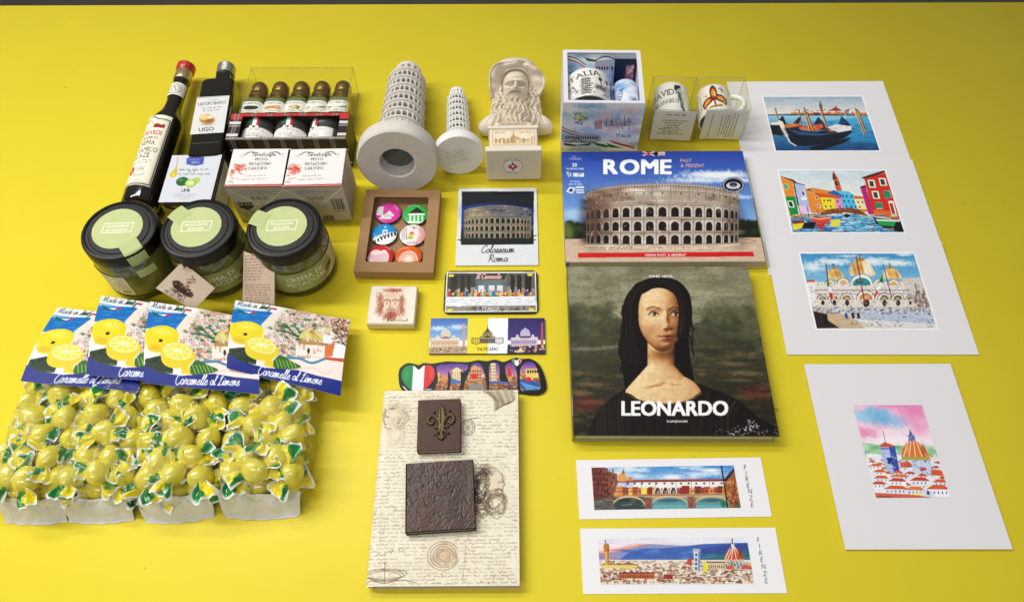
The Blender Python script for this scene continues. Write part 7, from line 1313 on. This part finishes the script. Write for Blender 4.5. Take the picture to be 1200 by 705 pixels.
for k, (px, rt) in enumerate(((297, 90), (336.5, 90), (377, 122))):
    q = local(px, 150, .038, cx, cy, a); Rj = .0180; L_ = d-.004
    xx = cx+q[0]*math.cos(a); yy = cy+q[0]*math.sin(a)-(y-.002)
    t = thing('small_jar', JL[k], 'jar', (xx, yy, .0022), a, 'three small jars in the checked carton'); M1 = Matrix.Translation((0, 0, Rj)) @ LIE
    MB().lathe([(1e-6, 0), (Rj*.95, 0), (Rj, .002), (Rj, L_*.62), (Rj*.93, L_*.68)], 40, M1).build('jar_body', mat('jar contents', (110, 96, 70), .2, .3, 120, coat=.4), t, True)
    MB().lathe([(Rj*.98, L_*.66), (Rj*1.02, L_*.68), (Rj*1.02, L_*.78), (Rj*.99, L_*.80), (Rj*1.02, L_*.83), (Rj*1.02, L_*.98), (Rj*.95, L_), (1e-6, L_)], 40, M1).build('lid', GREY, t, True)
    c = Cv(60, 44, 'e6e2dc').q((0, 0), (100, 0), (100, 60), (0, 60)); c.rect(0, 0, 100, 3, 'a8a49c'); c.text(('LA TARTUFATA', 'SALE E TARTUFO', 'CREMA')[k], 50, 44, 9, '6c645c', sx=.8, serif=True); c.scrib(20, 10, 80, 18, 1, '8c857c', .8, .9, 5); c.scrib(30, 24, 70, 34, 1, '7c766e', .8, .9, 3); c.scrib(20, 50, 80, 57, 1, '8c857c', .8, .9, 4)
    sheet('label', c, wrap(Rj+.0002, Rj, .002, L_*.60, rt, 140), P_MATTE, t)
    c = Cv(16, 36, 'f0ece8').q((0, 0), (30, 0), (30, 60), (0, 60)); c.rect(0, 0, 9, 44, '1c6c48'); c.rect(21, 0, 30, 44, 'b83038'); c.rect(9, 0, 21, 44, 'f0ece8'); c.ell(15, 50, 6, 6, '8c8060'); c.ell(15, 50, 3, 3, '5c5440')
    sheet('flag_seal', c, wrap(Rj*1.02+.0004, Rj, L_*.52, L_*.99, rt, 30), P_MATTE, t)
# --- two pesto cartons
def pesto(quad, label):
    z = .0555; cx, cy, w_, d, a = fit(quad, z); d = .0475; w_ = .0575; t = thing('pesto_box', label, 'box', (cx, cy, 0), a, 'matching white cartons of pistachio pesto')
    rbox('carton', -w_/2, w_/2, -d/2, d/2, .0002, z, mat('white carton', (226, 220, 210), .5, .02), t, .0007, 2)
    c = Cv(86, 76, 'dedad6').q((350, 358), (572, 355), (560, 545), (322, 528))
    c.line([(392, 384), (410, 372), (440, 376)], '343c40', 1.6, 1, True); c.line([(530, 384), (512, 372), (486, 376)], '343c40', 1.6, 1, True); c.text('TartufLanghe', 463, 391, 15, '2c3c44', sx=.72, shear=.2, bold=.018); c.line([(372, 392), (388, 384), (384, 398)], 'a8a4a0', 1); c.line([(548, 384), (536, 380), (540, 396)], 'a8a4a0', 1)
    c.text('PESTO', 455, 412, 12.5, '4c4440', sx=.92, serif=True, bold=.012); c.text('di', 457, 420, 4, '6c6460'); c.text('PISTACCHIO', 452, 434, 12.5, '4c4440', sx=.82, serif=True, bold=.012); c.text('al', 454, 443, 4, '6c6460'); c.text('TARTUFO', 443, 456, 12.5, '4c4440', sx=.9, serif=True, bold=.012); c.text('* * *', 440, 472, 5, '7c746c'); c.scrib(400, 482, 480, 490, 1, '7c746c', .8, .9, 4); c.scrib(385, 498, 500, 508, 1, 'b06c60', .9, .9, 4)
    for _ in range(46): g = random.uniform(0, 6.3); r = random.uniform(2, 26); X = 372+r*1.1*math.cos(g); Y = 448+r*math.sin(g); c.line([(X, Y), (X+random.uniform(-10, 10), Y+random.uniform(-8, 8)), (X+random.uniform(-12, 12), Y+random.uniform(-8, 10))], random.choice(['d8503c', 'e0705c', 'c84434']), random.uniform(.9, 1.8), .85, True)
    for _ in range(14): X = random.uniform(340, 366); Y = random.uniform(462, 500); c.line([(X, Y), (X+random.uniform(-8, 12), Y+random.uniform(-4, 8))], 'd8604c', 1.2, .8)
    c.text('80g', 345, 514, 9, '5c5450', sx=.9); c.poly([(322, 523), (562, 537), (561, 546), (320, 530)], 'd04434')
    sheet('top_print', c, flat(w_-.0008, d-.0008, z+.0002), P_MATTE, t)
    c = Cv(86, 76, 'bab4a8').q((0, 0), (100, 0), (100, 95), (0, 95)); c.rect(0, 0, 100, 3, 'c84838'); c.line([(0, 6), (46, 50)], 'e8e4dc', 1.2); c.line([(100, 6), (54, 50)], 'e8e4dc', 1.2); c.line([(0, 94), (46, 50), (54, 50), (100, 94)], '908a80', .9, .8); c.line([(8, 14), (92, 14)], 'a09a90', .7, .6); c.scrib(22, 9, 88, 22, 3, '78726a', .8, .8, 7); c.scrib(36, 26, 66, 36, 2, '4c4844', 1, .9, 3)
    c.rect(8, 42, 34, 54, '2c2a2a'); c.text('BEAN', 21, 51, 7, 'd8d4d0'); c.poly([(8, 54), (34, 54), (21, 64)], '3c3a38', .9); c.scrib(10, 64, 40, 88, 4, '5c5854', 1, .8, 3)
    for k in range(22): c.rect(74+k*1.0, 34, 74+k*1.0+random.choice([.35, .6]), 62, '2c2a2a', .9)
    c.scrib(74, 64, 98, 70, 1, '4c4844', .8, .8, 4); [c.rect(52+k*2.4, 78, 53.2+k*2.4, 92, '2c2a2a') for k in range(8)]
    c.noise(.03, 10); sheet('front_print', c, front(w_-.0012, -d/2-.0002, .0008, z-.0006), P_MATTE, t)
    c = Cv(40, 70, 'b4aea0').q((0, 0), (60, 0), (60, 95), (0, 95)); c.noise(.04, 12); c.rect(0, 0, 60, 2.5, 'c84838'); c.rect(56, 0, 60, 95, 'c04838', .0); c.scrib(8, 14, 50, 80, 10, '8c867c', .8, .6, 4)
    sheet('side_print', c, lambda u, v: (w_/2+.0002+0*u, -d/2+.001+u*(d-.002), z-.001-v*(z-.002)), P_MATTE, t)
    sheet('side_print', c, lambda u, v: (-w_/2-.0002+0*u, d/2-.001-u*(d-.002), z-.001-v*(z-.002)), P_MATTE, t)
pesto([(276.3, 171.6), (338.8, 171.8), (331.4, 220.8), (264, 220.5)], 'white pesto carton with a red drawing, left one of the pair')
pesto([(340.8, 171.6), (402.5, 170.8), (399, 221.5), (331.8, 220.8)], 'white pesto carton with a red drawing, right one beside the clear bottle box')

# ================================================================== three jars of pistachio cream with tags
def jar_thing(lid_px, label, st_art, tab_ang, face, wrap_art, loc=None):
    H_ = .0655; R0 = .0342; p = at(*lid_px, H_); t = thing('cream_jar', label, 'jar', (float(p[0]), float(p[1]), 0), 0, 'three jars of pistachio cream with black lids')
    MB().lathe([(1e-6, .003), (R0*.80, .0006), (R0*.95, .0004), (R0*1.02, .004), (R0*1.035, .012), (R0*1.03, .039), (R0*1.0, .0465), (R0*.94, .051), (R0*.93, .053), (R0*.93, .055)], 72).build('glass_jar', mat('pistachio jar glass', (96, 98, 52), .08, .06, 12, coat=.6), t, True)
    MB().lathe([(R0*.96, .0002), (R0*1.02, .0012), (R0*1.055, .005), (R0*1.05, .0075), (R0*1.036, .0085)], 72).build('thick_glass_foot', mat('dark green glass foot', (44, 46, 24), .06, .2, 40, coat=.6), t, True)
    MB().lathe([(R0*.945, .0517), (R0*1.0, .052), (R0*1.01, .0535), (R0*1.0, .0627), (R0*.975, .0647), (R0*.93, H_), (R0*.90, H_), (R0*.875, H_-.0011), (R0*.80, H_-.0011), (R0*.78, H_-.0004), (1e-6, H_-.0004)], 96).build('lid', mat('black lid', (13, 13, 13), .36, .1, 60, spec=.35), t, True)
    # round sticker with a tab running over the rim
    c = Cv(92, 78, 'b8c288').q((-1.05, 1.05), (1.05, 1.05), (1.05, -1.05), (-1.05, -1.05)); c.noise(.025, 16); g = math.radians(6)
    for (x0, y0), (x1, y1) in (((-.56, .24), (.58, .28)), ((.58, .28), (.56, -.18)), ((.56, -.18), (-.58, -.22)), ((-.58, -.22), (-.56, .24))): c.line([(x0, y0), (x1, y1)], 'f0f4dc', 1.2)
    c.q((-1.05, -1.05), (1.05, -1.05), (1.05, 1.05), (-1.05, 1.05)); c.text(st_art[0], 0, -.05, .12, 'f0f4dc', sx=.8, bold=.01, rot=-3); c.text(st_art[1], 0, .14, .12, 'f0f4dc', sx=.8, bold=.01, rot=-3)
    Rs = .0228; z_ = H_+.0002
    sheet('round_sticker', c, lambda u, v: ((u-.5)*2.1*Rs*1.0-.0015, (.5-v)*2.1*Rs+.001, z_-.0003+0*u), P_MATTE, t, keep=lambda u, v: np.hypot((u-.5)*2.1, (v-.5)*2.1) < 1.0)
    ta = math.radians(tab_ang); n = 22; pts = []
    prof = [(Rs*.8, z_-.0002), (R0*.78, z_-.0002), (R0*.90, z_+.0002), (R0*.97, z_-.0008), (R0*1.012, z_-.004), (R0*1.016, z_-.012), (R0*1.0, z_-.014), (R0*.965, z_-.0165), (R0*1.03, .041), (R0*1.045, .034)]
    tb = MB(); hw_ = .0085; vs = []; 
    for r, zq in prof:
        for s_ in (-1, -.5, 0, .5, 1): wq_ = hw_*s_; rr = math.sqrt(max(r*r-wq_*wq_, 1e-8)); vs.append((rr*math.cos(ta)-wq_*math.sin(ta), rr*math.sin(ta)+wq_*math.cos(ta), zq+.0001))
    fs = [(i*5+j, i*5+j+1, (i+1)*5+j+1, (i+1)*5+j) for i in range(len(prof)-1) for j in range(4)]
    tb.add(vs, fs).build('sticker_tab', mat('pale green seal', (184, 196, 132), .55, .03), t, True, auto=False)
    # paper label round the body
    def fn(u, v): an = np.radians(-90+face[0]-face[1]/2+u*face[1]); r = R0*1.037+.0002; return r*np.cos(an), r*np.sin(an), 0.0395-v*.0285
    sheet('body_label', wrap_art, fn, P_MATTE, t)
    return t, p
def lab_front():
    c = Cv(150, 62, '98a06c').q((0, 0), (200, 0), (200, 60), (0, 60)); c.noise(.04, 20); c.poly([(128, 0), (200, 0), (200, 60), (112, 60), (136, 30)], 'c8b98c'); c.noise(.02, 8)
    c.text('CREMA DI', 66, 25, 12, 'ecebcc', sx=.98, serif=True); c.text('PISTACCHIO', 70, 42, 12, 'ecebcc', sx=.9, serif=True); c.scrib(44, 46, 90, 56, 2, 'c8ccA0', .8, .8, 4)
    c.ell(122, 34, 13, 7, '8c6840', 1, -18); c.ell(124, 32, 8, 4, '6c4c2c', 1, -18); c.line([(104, 50), (118, 42), (134, 36)], '7c5c34', 1.4, 1, True); c.ell(104, 48, 6, 3, 'a88450', 1, -30)
    c.scrib(148, 8, 192, 54, 7, '8c7c5c', .8, .6, 4); return c
def lab_back():
    c = Cv(80, 62, 'd8ccb0').q((0, 0), (100, 0), (100, 60), (0, 60)); c.noise(.03, 10); c.scrib(6, 4, 62, 57, 10, '6c6450', .8, .85, 5); c.scrib(68, 4, 96, 40, 6, '6c6450', .8, .7, 3); c.rect(70, 44, 94, 56, 'f0ece0'); [c.rect(71+k*1.1, 45, 71.5+k*1.1, 55, '2c2820') for k in range(20)]; return c
jars = [jar_thing((139, 268.5), 'jar of green cream, its lid seal hanging down its front right side, leftmost of three', ('PASTICCERIA', 'ARTIGIANALE'), -52, (-28, 62), lab_back()),
        jar_thing((231.5, 266.5), 'jar of green cream behind the turned square tag, middle of three', ('PRODUZIONE', 'SICILIANA'), 143, (46, 150), lab_front()),
        jar_thing((332, 265.5), 'jar of green cream with its CREMA DI PISTACCHIO label showing, rightmost of three', ('PRODUZIONE', 'SICILIANA'), 158, (52, 150), lab_front())]
TAGP = mat('pink beige card', (214, 186, 162), .75, .02)
def card3(name, label, cat_, pts, cv, mt, pm=P_MATTE, th=.0006, group=None):
    """card held at four points (tl,tr,br,bl given in the photo with a height each)"""
    P_ = [Vector(at(*p)) for p in pts]; o_ = P_[3].copy(); o_.z = 0; t = thing(name, label, cat_, tuple(o_), 0, group); Q_ = [p-o_ for p in P_]; n = (Q_[1]-Q_[0]).cross(Q_[3]-Q_[0]).normalized(); n = -n if n.z < 0 else n
    MB().add([tuple(q-n*th) for q in Q_]+[tuple(q) for q in Q_], [(0, 1, 2, 3), (4, 7, 6, 5), (0, 4, 5, 1), (1, 5, 6, 2), (2, 6, 7, 3), (3, 7, 4, 0)]).build('card', mt, t)
    def fn(u, v):
        o = [Q_[0][i]*(1-u)*(1-v)+Q_[1][i]*u*(1-v)+Q_[2][i]*u*v+Q_[3][i]*(1-u)*v+n[i]*.00012 for i in range(3)]; return tuple(o)
    sheet('printed_face', cv, fn, pm, t); return t, Q_, n
c = Cv(58, 58, 'dcc0a8').q((0, 0), (100, 0), (100, 100), (0, 100)); c.noise(.02, 10)
c.q((478, 335), (628, 455), (530, 555), (358, 455)); c.ell(492, 353, 9, 9, '1c1814'); c.poly([(440, 425), (470, 425), (500, 455), (535, 485), (520, 500), (480, 480), (445, 450)], '4c342c', .95, True); c.dabs(30, 445, 430, 530, 495, ['6c4c3c', '2c1c18', 'a88474'], 14, 7, .8, 40); c.line([(530, 405), (540, 425)], '4c342c', 1.2); c.scrib(505, 415, 550, 440, 2, '6c5448', .8, .8, 3); c.text('CREMA DI', 462, 486, 14, '3c2c24', rot=30, sx=.9, serif=True); c.text('PISTACCHIO', 446, 500, 14, '3c2c24', rot=30, sx=.85, serif=True)
t, Q_, n = card3('hang_tag', 'square pinkish tag turned on its corner, leaning on the middle jar', 'tag', [(213.5, 306.5, .056), (252, 337.5, .036), (227, 363, .018), (182.5, 337.5, .036)], c, TAGP, group='pinkish paper tags hanging on the jars')
def cord(t, p, q): MB().tube([p, ((Vector(p)+Vector(q))/2)+Vector((0, 0, .004)), q], .0004, 6).build('cord', mat('dark cord', (40, 34, 28), .8), t, True)
hole = Q_[0]*.86+Q_[2]*.14; cord(t, tuple(hole+n*.0008), tuple(Vector(jars[1][1])-Vector((t.location.x, t.location.y, 0))+Vector((-.004, -.0350, -.0150))))
c = Cv(48, 74, 'dcc0a8').q((757, 288), (897, 338), (897, 548), (752, 535)); c.noise(.02, 10); c.scrib(765, 305, 860, 420, 9, '8c6c5c', .8, .75, 5); c.scrib(765, 432, 885, 525, 8, '8c6c5c', .8, .75, 6); c.ell(875, 348, 10, 10, '1c1814')
t, Q_, n = card3('hang_tag', 'upright pinkish tag covered in small print, leaning on the right-hand jar', 'tag', [(285.6, 294.4, .053), (321.7, 307.3, .050), (321.7, 361.6, .010), (284.3, 358, .010)], c, TAGP, group='pinkish paper tags hanging on the jars')
hole = Q_[1]*.84+Q_[3]*.16; cord(t, tuple(hole+n*.0008), tuple(Vector(jars[2][1])-Vector((t.location.x, t.location.y, 0))+Vector((-.010, -.0335, -.0150))))

# ================================================================== four bags of lemon sweets
def header_art():
    c = Cv(200, 130, 'f0e8e0').q((40, 62), (765, 185), (695, 668), (-25, 488)); P = c.poly
    c.grad([(40, 60), (330, 110), (240, 260), (0, 220)], 'cfe0f0', '1c74c0'); P([(30, 130), (290, 150), (180, 230), (10, 210)], '1c74c0'); c.dabs(30, 20, 120, 260, 230, ['1c6cb8', '54a4dc', '2c90d8'], 60, 5, .6, 12)
    P([(290, 110), (430, 125), (765, 190), (730, 560), (430, 500), (240, 330), (190, 240)], 'e8d8c8')
    for Y in sorted([random.uniform(118, 430) for _ in range(620)]):
        X = random.uniform(200, 760)
        if X < 200+(300-Y)*.7 and Y < 300: continue
        w = random.uniform(16, 36); h = random.uniform(14, 26); c.poly([(X, Y), (X+w, Y+w*.12), (X+w-2, Y+h), (X-2, Y+h-2)], random.choice(['f8f0e8', 'f0e4dc', 'e8b8a8', 'f0d8c0', 'e09c88', 'fcf8f4', 'f4f0f0', 'f0ccc0']), .95); c.line([(X-1, Y), (X+w, Y+w*.12)], random.choice(['b87464', '8c6c64', 'a89084']), .8, .7); [c.rect(X+w*f_, Y+h*.35, X+w*f_+3.5, Y+h*.7, '7c6468', .8) for f_ in (.2, .5, .75)]
        c.poly([(X+3, Y+4), (X+7, Y+4), (X+6, Y+h-2), (X+2, Y+h-2)], random.choice(['6c4848', '4c5468', '8c5c50']), .8)
        if random.random() < .16: c.soft(X, Y, 14, 9, random.choice(['3c7448', '5c9458', '2c5c3c']), .85, 1.5, .4)
    for x0, y0, x1, y1 in ((300, 240, 400, 300), (280, 270, 420, 310), (370, 235, 430, 290)): c.line([(x0, y0), ((x0+x1)/2, y0+10), (x1, y1)], '2c6444', 4, .7, True)
    c.ell(500, 320, 80, 64, 'd8c878', 1, 8, 175, 365); P([(415, 330), (585, 345), (585, 365), (415, 352)], 'b88c4c'); [c.line([(500, 262), (430+k*28, 335)], 'a87c3c', 1.4, .8) for k in range(6)]; c.soft(475, 300, 20, 26, 'f0e4a0', .7); P([(400, 350), (590, 368), (585, 440), (395, 420)], 'f0e0d0'); c.dabs(26, 400, 355, 580, 430, ['b86c5c', 'fcf4f0', '7c5048', 'd8a898'], 12, 24, .7, 8); c.ell(480, 395, 10, 18, '5c3c34'); c.line([(515, 262), (515, 210)], '8c6c3c', 2.4)
    P([(590, 370), (660, 345), (655, 440), (588, 435)], 'e07840'); P([(660, 350), (735, 370), (725, 460), (640, 445)], 'e8eef8'); P([(575, 300), (650, 305), (640, 350), (580, 350)], 'e4e8f0')
    for _ in range(90): X = random.gauss(690, 34); Y = random.gauss(240, 44); c.line([(X, Y), (X+random.uniform(-22, 22), Y+random.uniform(-16, 24))], random.choice(['8c2c24', 'b84830', '5c3420', '3c5c30', 'd8983c']), random.uniform(1, 2), .8)
    c.line([(640, 260), (680, 300), (730, 370)], '5c3420', 2, .9, True); c.soft(600, 245, 16, 10, 'e8d030', .8)
    P([(300, 430), (400, 440), (560, 450), (650, 470), (740, 480), (715, 590), (560, 550), (400, 500)], 'f0d8cc'); c.line([(330, 435), (420, 440), (500, 470), (590, 450)], '3c7ca8', 4, .9, True); c.line([(380, 500), (500, 500), (600, 540), (640, 520)], 'd8b8b0', 2, .8, True); P([(600, 440), (735, 455), (730, 478), (590, 455)], 'c85838')
    P([(38, 60), (330, 108), (280, 160), (230, 140), (140, 135), (32, 108)], 'e8ecf0', .9); c.script('Made in Italy', 146, 118, 36, '1c2838', .9, .25, 1.0, 10)
    P([(175, 120), (200, 104), (215, 108), (190, 125)], '2c2c2c'); P([(190, 118), (225, 106), (240, 118), (215, 124)], '18703c') ; P([(235, 112), (285, 120), (280, 132), (250, 126)], 'c8202c'); P([(50, 122), (80, 145), (120, 156), (90, 158), (60, 145)], '18703c'); P([(120, 156), (165, 140), (150, 158), (125, 162)], 'c8202c'); P([(85, 145), (140, 148), (120, 158)], 'f0f0f0')
    # lemons and leaves
    P([(0, 380), (90, 375), (160, 430), (150, 470), (60, 460), (-10, 430)], '1c3c20'); c.dabs(26, 0, 385, 150, 470, ['2c6c34', '0c2010', '4c8c44'], 30, 9, .8, 30); P([(255, 450), (300, 420), (360, 450), (430, 490), (330, 500), (260, 490)], '3c7430', 1, True); [c.line([(270+k*22, 440+k*4), (285+k*22, 490)], '9cbc50', 1.3) for k in range(6)]
    P([(5, 280), (20, 235), (80, 215), (150, 222), (200, 260), (198, 310), (150, 350), (90, 360), (30, 340)], 'f4d41c', 1, True); c.soft(110, 250, 60, 22, 'fcec70', .7); c.soft(60, 335, 50, 22, 'c89c10', .5); c.ell(98, 298, 12, 9, '3c3c10')
    P([(90, 370), (105, 325), (160, 310), (230, 325), (285, 375), (285, 415), (230, 450), (150, 445), (100, 415)], 'f0cc18', 1, True); c.ell(192, 365, 84, 44, 'fcf0a8', 1, 14); c.ell(192, 365, 76, 38, 'f8dc3c', 1, 14)
    for k in range(9): g = k*2*PI/9+.2; X, Y = 72*math.cos(g), 36*math.sin(g); c.line([(192, 362), (192+X*.97-Y*.24, 362+X*.24+Y*.97)], 'fcf4c0', 1.5)
    P([(200, 455), (250, 445), (255, 490), (200, 480)], 'f0cc18')
    P([(-25, 488), (-12, 405), (60, 452), (200, 488), (400, 505), (560, 552), (712, 588), (700, 668)], '14308c'); P([(-25, 440), (60, 480), (300, 520), (700, 610), (695, 672), (500, 650), (-25, 500)], '14308c')
    c.script('Caramelle al Limone', 356, 560, 52, 'f4f4fc', 1.25, .3, .95, 10.5); c.noise(.05, 2.5); return c
# sweets: a hard yellow ball in a twisted printed wrapper
def candy_mat():
    m = mat('lemon sweet', (230, 216, 66), .16, .22, 160, bump=.0006, bscale=180, coat=1, sss=.35); return m
def wrapper_variant(seed):
    """two crumpled kite-shaped ends of a printed wrapper: green and yellow fields inside a white border"""
    rnd = random.Random(seed); vs = []; fs = []; cols = []; YL, GR, WH_ = lin((240, 222, 30)), lin((14, 128, 52)), lin((240, 244, 240))
    for s_ in (-1, 1):
        n0 = len(vs); NU, NV = 19, 17; wd = rnd.uniform(.0090, .0120); Ln = rnd.uniform(.0125, .0165); ph = rnd.uniform(0, 6); lift = rnd.uniform(.000, .0045); turn = rnd.uniform(-.5, .5); cut = rnd.uniform(-.35, .35); sl = rnd.uniform(-.6, .6); sw = rnd.choice([0, 1])
        for i in range(NU):
            f = i/(NU-1)*2-1
            for j in range(NV):
                q = j/(NV-1); W_ = wd*(.30+1.25*q-.75*q*q*q) ; X = .0075+q*Ln; Y = f*W_+.0008*math.sin(q*7+ph)
                Z = lift*math.sin(q*2.2)+.0014*math.sin(f*7+ph+q*2)*(.3+q)+.0009*math.sin(f*13+ph*2)*(1-q)+.0012*math.cos(q*6+f*3+ph)-.002*f*f*q
                c_, t_ = math.cos(turn), math.sin(turn); X2 = .006+(X-.006)*c_-Y*t_; Y2 = (X-.006)*t_+Y*c_
                vs.append((s_*X2, Y2, Z)); e = max(abs(f), (q-.5)*2*1.02)
                if e > .80: cols.append(WH_)
                else: cols.append(GR if ((f-cut-sl*(q-.5)+.35*math.sin(q*5+ph)) > 0) == bool(sw) else YL)
        for i in range(NU-1):
            for j in range(NV-1): a_ = n0+i*NV+j; fs.append((a_, a_+1, a_+NV+1, a_+NV))
    me = mesh(vs, fs, 'wrapper'); at_ = me.color_attributes.new('Col', 'FLOAT_COLOR', 'POINT'); at_.data.foreach_set('color', np.c_[np.array(cols), np.ones(len(cols))].ravel().astype(np.float32)); me.polygons.foreach_set('use_smooth', [True]*len(me.polygons)); return me
def ball(seed):
    bm = bmesh.new(); bmesh.ops.create_icosphere(bm, subdivisions=3, radius=.0108); rnd = random.Random(seed); k = [Vector((rnd.gauss(0, 1), rnd.gauss(0, 1), rnd.gauss(0, 1))).normalized() for _ in range(5)]
    for v in bm.verts:
        n = v.co.normalized(); s_ = 1+sum(.035*math.sin(4*n.dot(q)+i) for i, q in enumerate(k)); v.co = v.co*s_; v.co.z *= .95
    me = bpy.data.meshes.new('ball'); bm.to_mesh(me); bm.free(); me.polygons.foreach_set('use_smooth', [True]*len(me.polygons)); me.materials.append(candy_mat()); return me
P_WRAP = printmat('printed cellophane', .18, .6); 
BALLS = [ball(k) for k in range(3)]; WRAPS = [wrapper_variant(k+11) for k in range(9)]
for m_ in WRAPS: m_.materials.append(P_WRAP)
FILM = film('crinkled bag film', (255, 255, 252), 1.5, .05, .0036, 200, .045)
WHT = mat('white bag bottom', (224, 222, 214), .4, .03, 60, bump=.0016, bscale=150, sss=0)
HEAD = header_art()
BAGS = [([(46, 440), (116, 442), (84, 600), (0, 594)], 'leftmost', (68, 360), (24, 445)),
        ([(104, 442), (182, 445), (167, 602), (84, 588)], 'second from the left', (119, 346), (101, 437)),
        ([(172, 448), (264, 450), (258, 597), (176, 590)], 'third from the left', (176, 353), (168, 447)),
        ([(268, 448), (374, 452), (354, 594), (266, 588)], 'rightmost', (276, 351.5), (265.4, 430))]
for bi, (quad, word, htl, hbl) in enumerate(BAGS):
    cx, cy, w_, d, a = fit(quad, .012); rnd = random.Random(40+bi)
    t = thing('sweet_bag', 'clear bag of lemon sweets with a blue header, %s of four' % word, 'bag', (cx, cy, 0), a, 'clear bags of lemon sweets in a row')
    w_ *= .92; cs = []; r = .0112
    for j in range(6):
        for i in range(3):
            yy = -d/2+.015+j*(d-.019)/5; cs.append((-w_/2+.0125+i*(w_-.025)/2+rnd.uniform(-.0015, .0015)+(.0015 if j % 2 else -.0015), yy+rnd.uniform(-.002, .002), .0118))
    for j in range(5):
        for i in range(2 if j % 2 else 3):
            yy = -d/2+.022+j*(d-.048)/4; n_ = 2 if j % 2 else 3; X = (i-(n_-1)/2)*.0225; cs.append((X+rnd.uniform(-.003, .003), yy+rnd.uniform(-.003, .003), .0275-.004*abs(X)/.02+rnd.uniform(-.001, .001)-.003*(j == 4)))
    for ci, (X, Y, Z) in enumerate(cs):
        wx = cx+X*math.cos(a)-Y*math.sin(a); wy = cy+X*math.sin(a)+Y*math.cos(a); o = bpy.data.objects.new('lemon_sweet', BALLS[ci % 3]); COL.objects.link(o); o.location = (wx, wy, Z)
        edge_ = abs(X) > w_*.22 or ci < 3
        e_ = (rnd.uniform(-.2, .2), rnd.uniform(-.25, .25), rnd.gauss(0, .3) if ci < 3 else rnd.gauss(1.57, .3)+rnd.choice([0, PI]) if edge_ else rnd.uniform(0, 6.28)); o.rotation_euler = e_
        tag(o, 'yellow lemon sweet in a twisted printed wrapper, in the %s bag' % word, 'sweet', 'lemon sweets filling the %s bag' % word)
        q = bpy.data.objects.new('wrapper', WRAPS[rnd.randrange(9)]); COL.objects.link(q); q.parent = o; q.location = (0, 0, rnd.uniform(.001, .006)); q.rotation_euler = (rnd.uniform(-.35, .35), 0, 0)
    # clear film draped over the sweets
    nx, ny = 64, 110; xs = np.linspace(-w_/2-.0045, w_/2+.0045, nx)[None]; ys = np.linspace(-d/2-.001, d/2+.010, ny)[:, None]; Z = np.full((ny, nx), .004)
    for (X, Y, Zc) in cs: dd = ((xs-X)**2+(ys-Y)**2)/(.0150**2); Z = np.maximum(Z, np.where(dd < 1, Zc+.0150*np.sqrt(np.clip(1-dd, 0, 1)), 0))
    for _ in range(3): q = np.pad(Z, 1, mode='edge'); Z = np.maximum(Z, (q[:-2, 1:-1]+q[2:, 1:-1]+q[1:-1, :-2]+q[1:-1, 2:])/4*.985)
    Z += (fbm(ny, nx, 8, 3, seed=bi)-.5)*.006+.0018*(1-np.abs(2*fbm(ny, nx, 16, 2, seed=bi+9)-1)*3).clip(0, 1); ed = np.minimum(1, np.minimum(xs+w_/2+.0045, w_/2+.0045-xs)/.008); Z = .0015+(Z-.0015)*np.sqrt(np.clip(ed, 0, 1))*np.clip((d/2+.013-ys)/.02, .15, 1)**.6
    wob = 1+.03*np.sin(ys*220+bi)+0*xs; V = np.stack([xs*wob, ys+0*xs, Z], -1).reshape(-1, 3); idx = np.arange(nx*ny).reshape(ny, nx); F_ = np.stack([idx[:-1, :-1], idx[:-1, 1:], idx[1:, 1:], idx[1:, :-1]], -1).reshape(-1, 4)
    link('clear_film', mesh(V, F_.tolist()), FILM, t, True)
    # white gusset at the foot of the bag
    N = 46; vs = []; 
    for i in range(N):
        f = i/(N-1); X = (f-.5)*(w_+.002); sag = .0024*math.sin(f*6+bi*2)+.0012*math.sin(f*17+bi*3); e_ = .004*(1-math.sin(PI*f))
        for j, (yy, zz) in enumerate(((.0060, .021), (.003, .0185), (-.0005, .0135), (-.0040, .008), (-.0070, .0014), (-.0088, .0006))): vs.append((X*(1-.02*j+.05*(j == 5)*math.sin(bi+2)), -d/2+yy+e_*.6+.0003*math.sin(i*.6+j*2), max(.0004, zz+sag*(1-j/5)*.8-e_*.6*(1-j/5))))
    link('white_gusset', mesh(vs, [(i*6+j, i*6+j+1, (i+1)*6+j+1, (i+1)*6+j) for i in range(N-1) for j in range(5)]), WHT, t, True)
    # header card, resting on the sweets, its right side lower
    HP = [[(68, 360, .028), (203, 377, .016), (160, 458, .034), (24, 446, .042)], [(119, 346, .028), (254, 368, .017), (236, 452, .035), (101, 438, .043)], [(176, 353, .028), (311, 375, .017), (303, 461, .035), (168, 448, .043)], [(276, 351.5, .028), (410.8, 374.4, .015), (398.6, 463, .026), (265.4, 431, .038)]][bi]
    P_ = [Vector(at(*q)) for q in HP]; inv = (Matrix.Translation((cx, cy, 0)) @ Matrix.Rotation(a, 4, 'Z')).inverted(); P_ = [inv @ p for p in P_]
    def cs_(u, v, dz=0):
        o = [P_[0][i]*(1-u)*(1-v)+P_[1][i]*u*(1-v)+P_[2][i]*u*v+P_[3][i]*(1-u)*v for i in range(3)]
        o[2] = o[2]+dz+.0016*np.sin(u*5.2+v*2)*np.sin(PI*np.clip(u, 0, 1))+.004*np.sin(PI*v)-.0012*np.clip(v-.8, 0, 1)*5*np.sin(u*8); return tuple(o)
    ho = sheet('header_card', HEAD, cs_, printmat('glossy header card', .42, .0, spec=.22), t); n1 = 16
    vs = [tuple(float(q) for q in cs_(i/n1, j/n1, -.0006)) for i in range(n1+1) for j in range(n1+1)]
    link('card_back', mesh(vs, [(i*(n1+1)+j, (i+1)*(n1+1)+j, (i+1)*(n1+1)+j+1, i*(n1+1)+j+1) for i in range(n1) for j in range(n1)]), mat('white card back', (232, 230, 226), .6), ho)
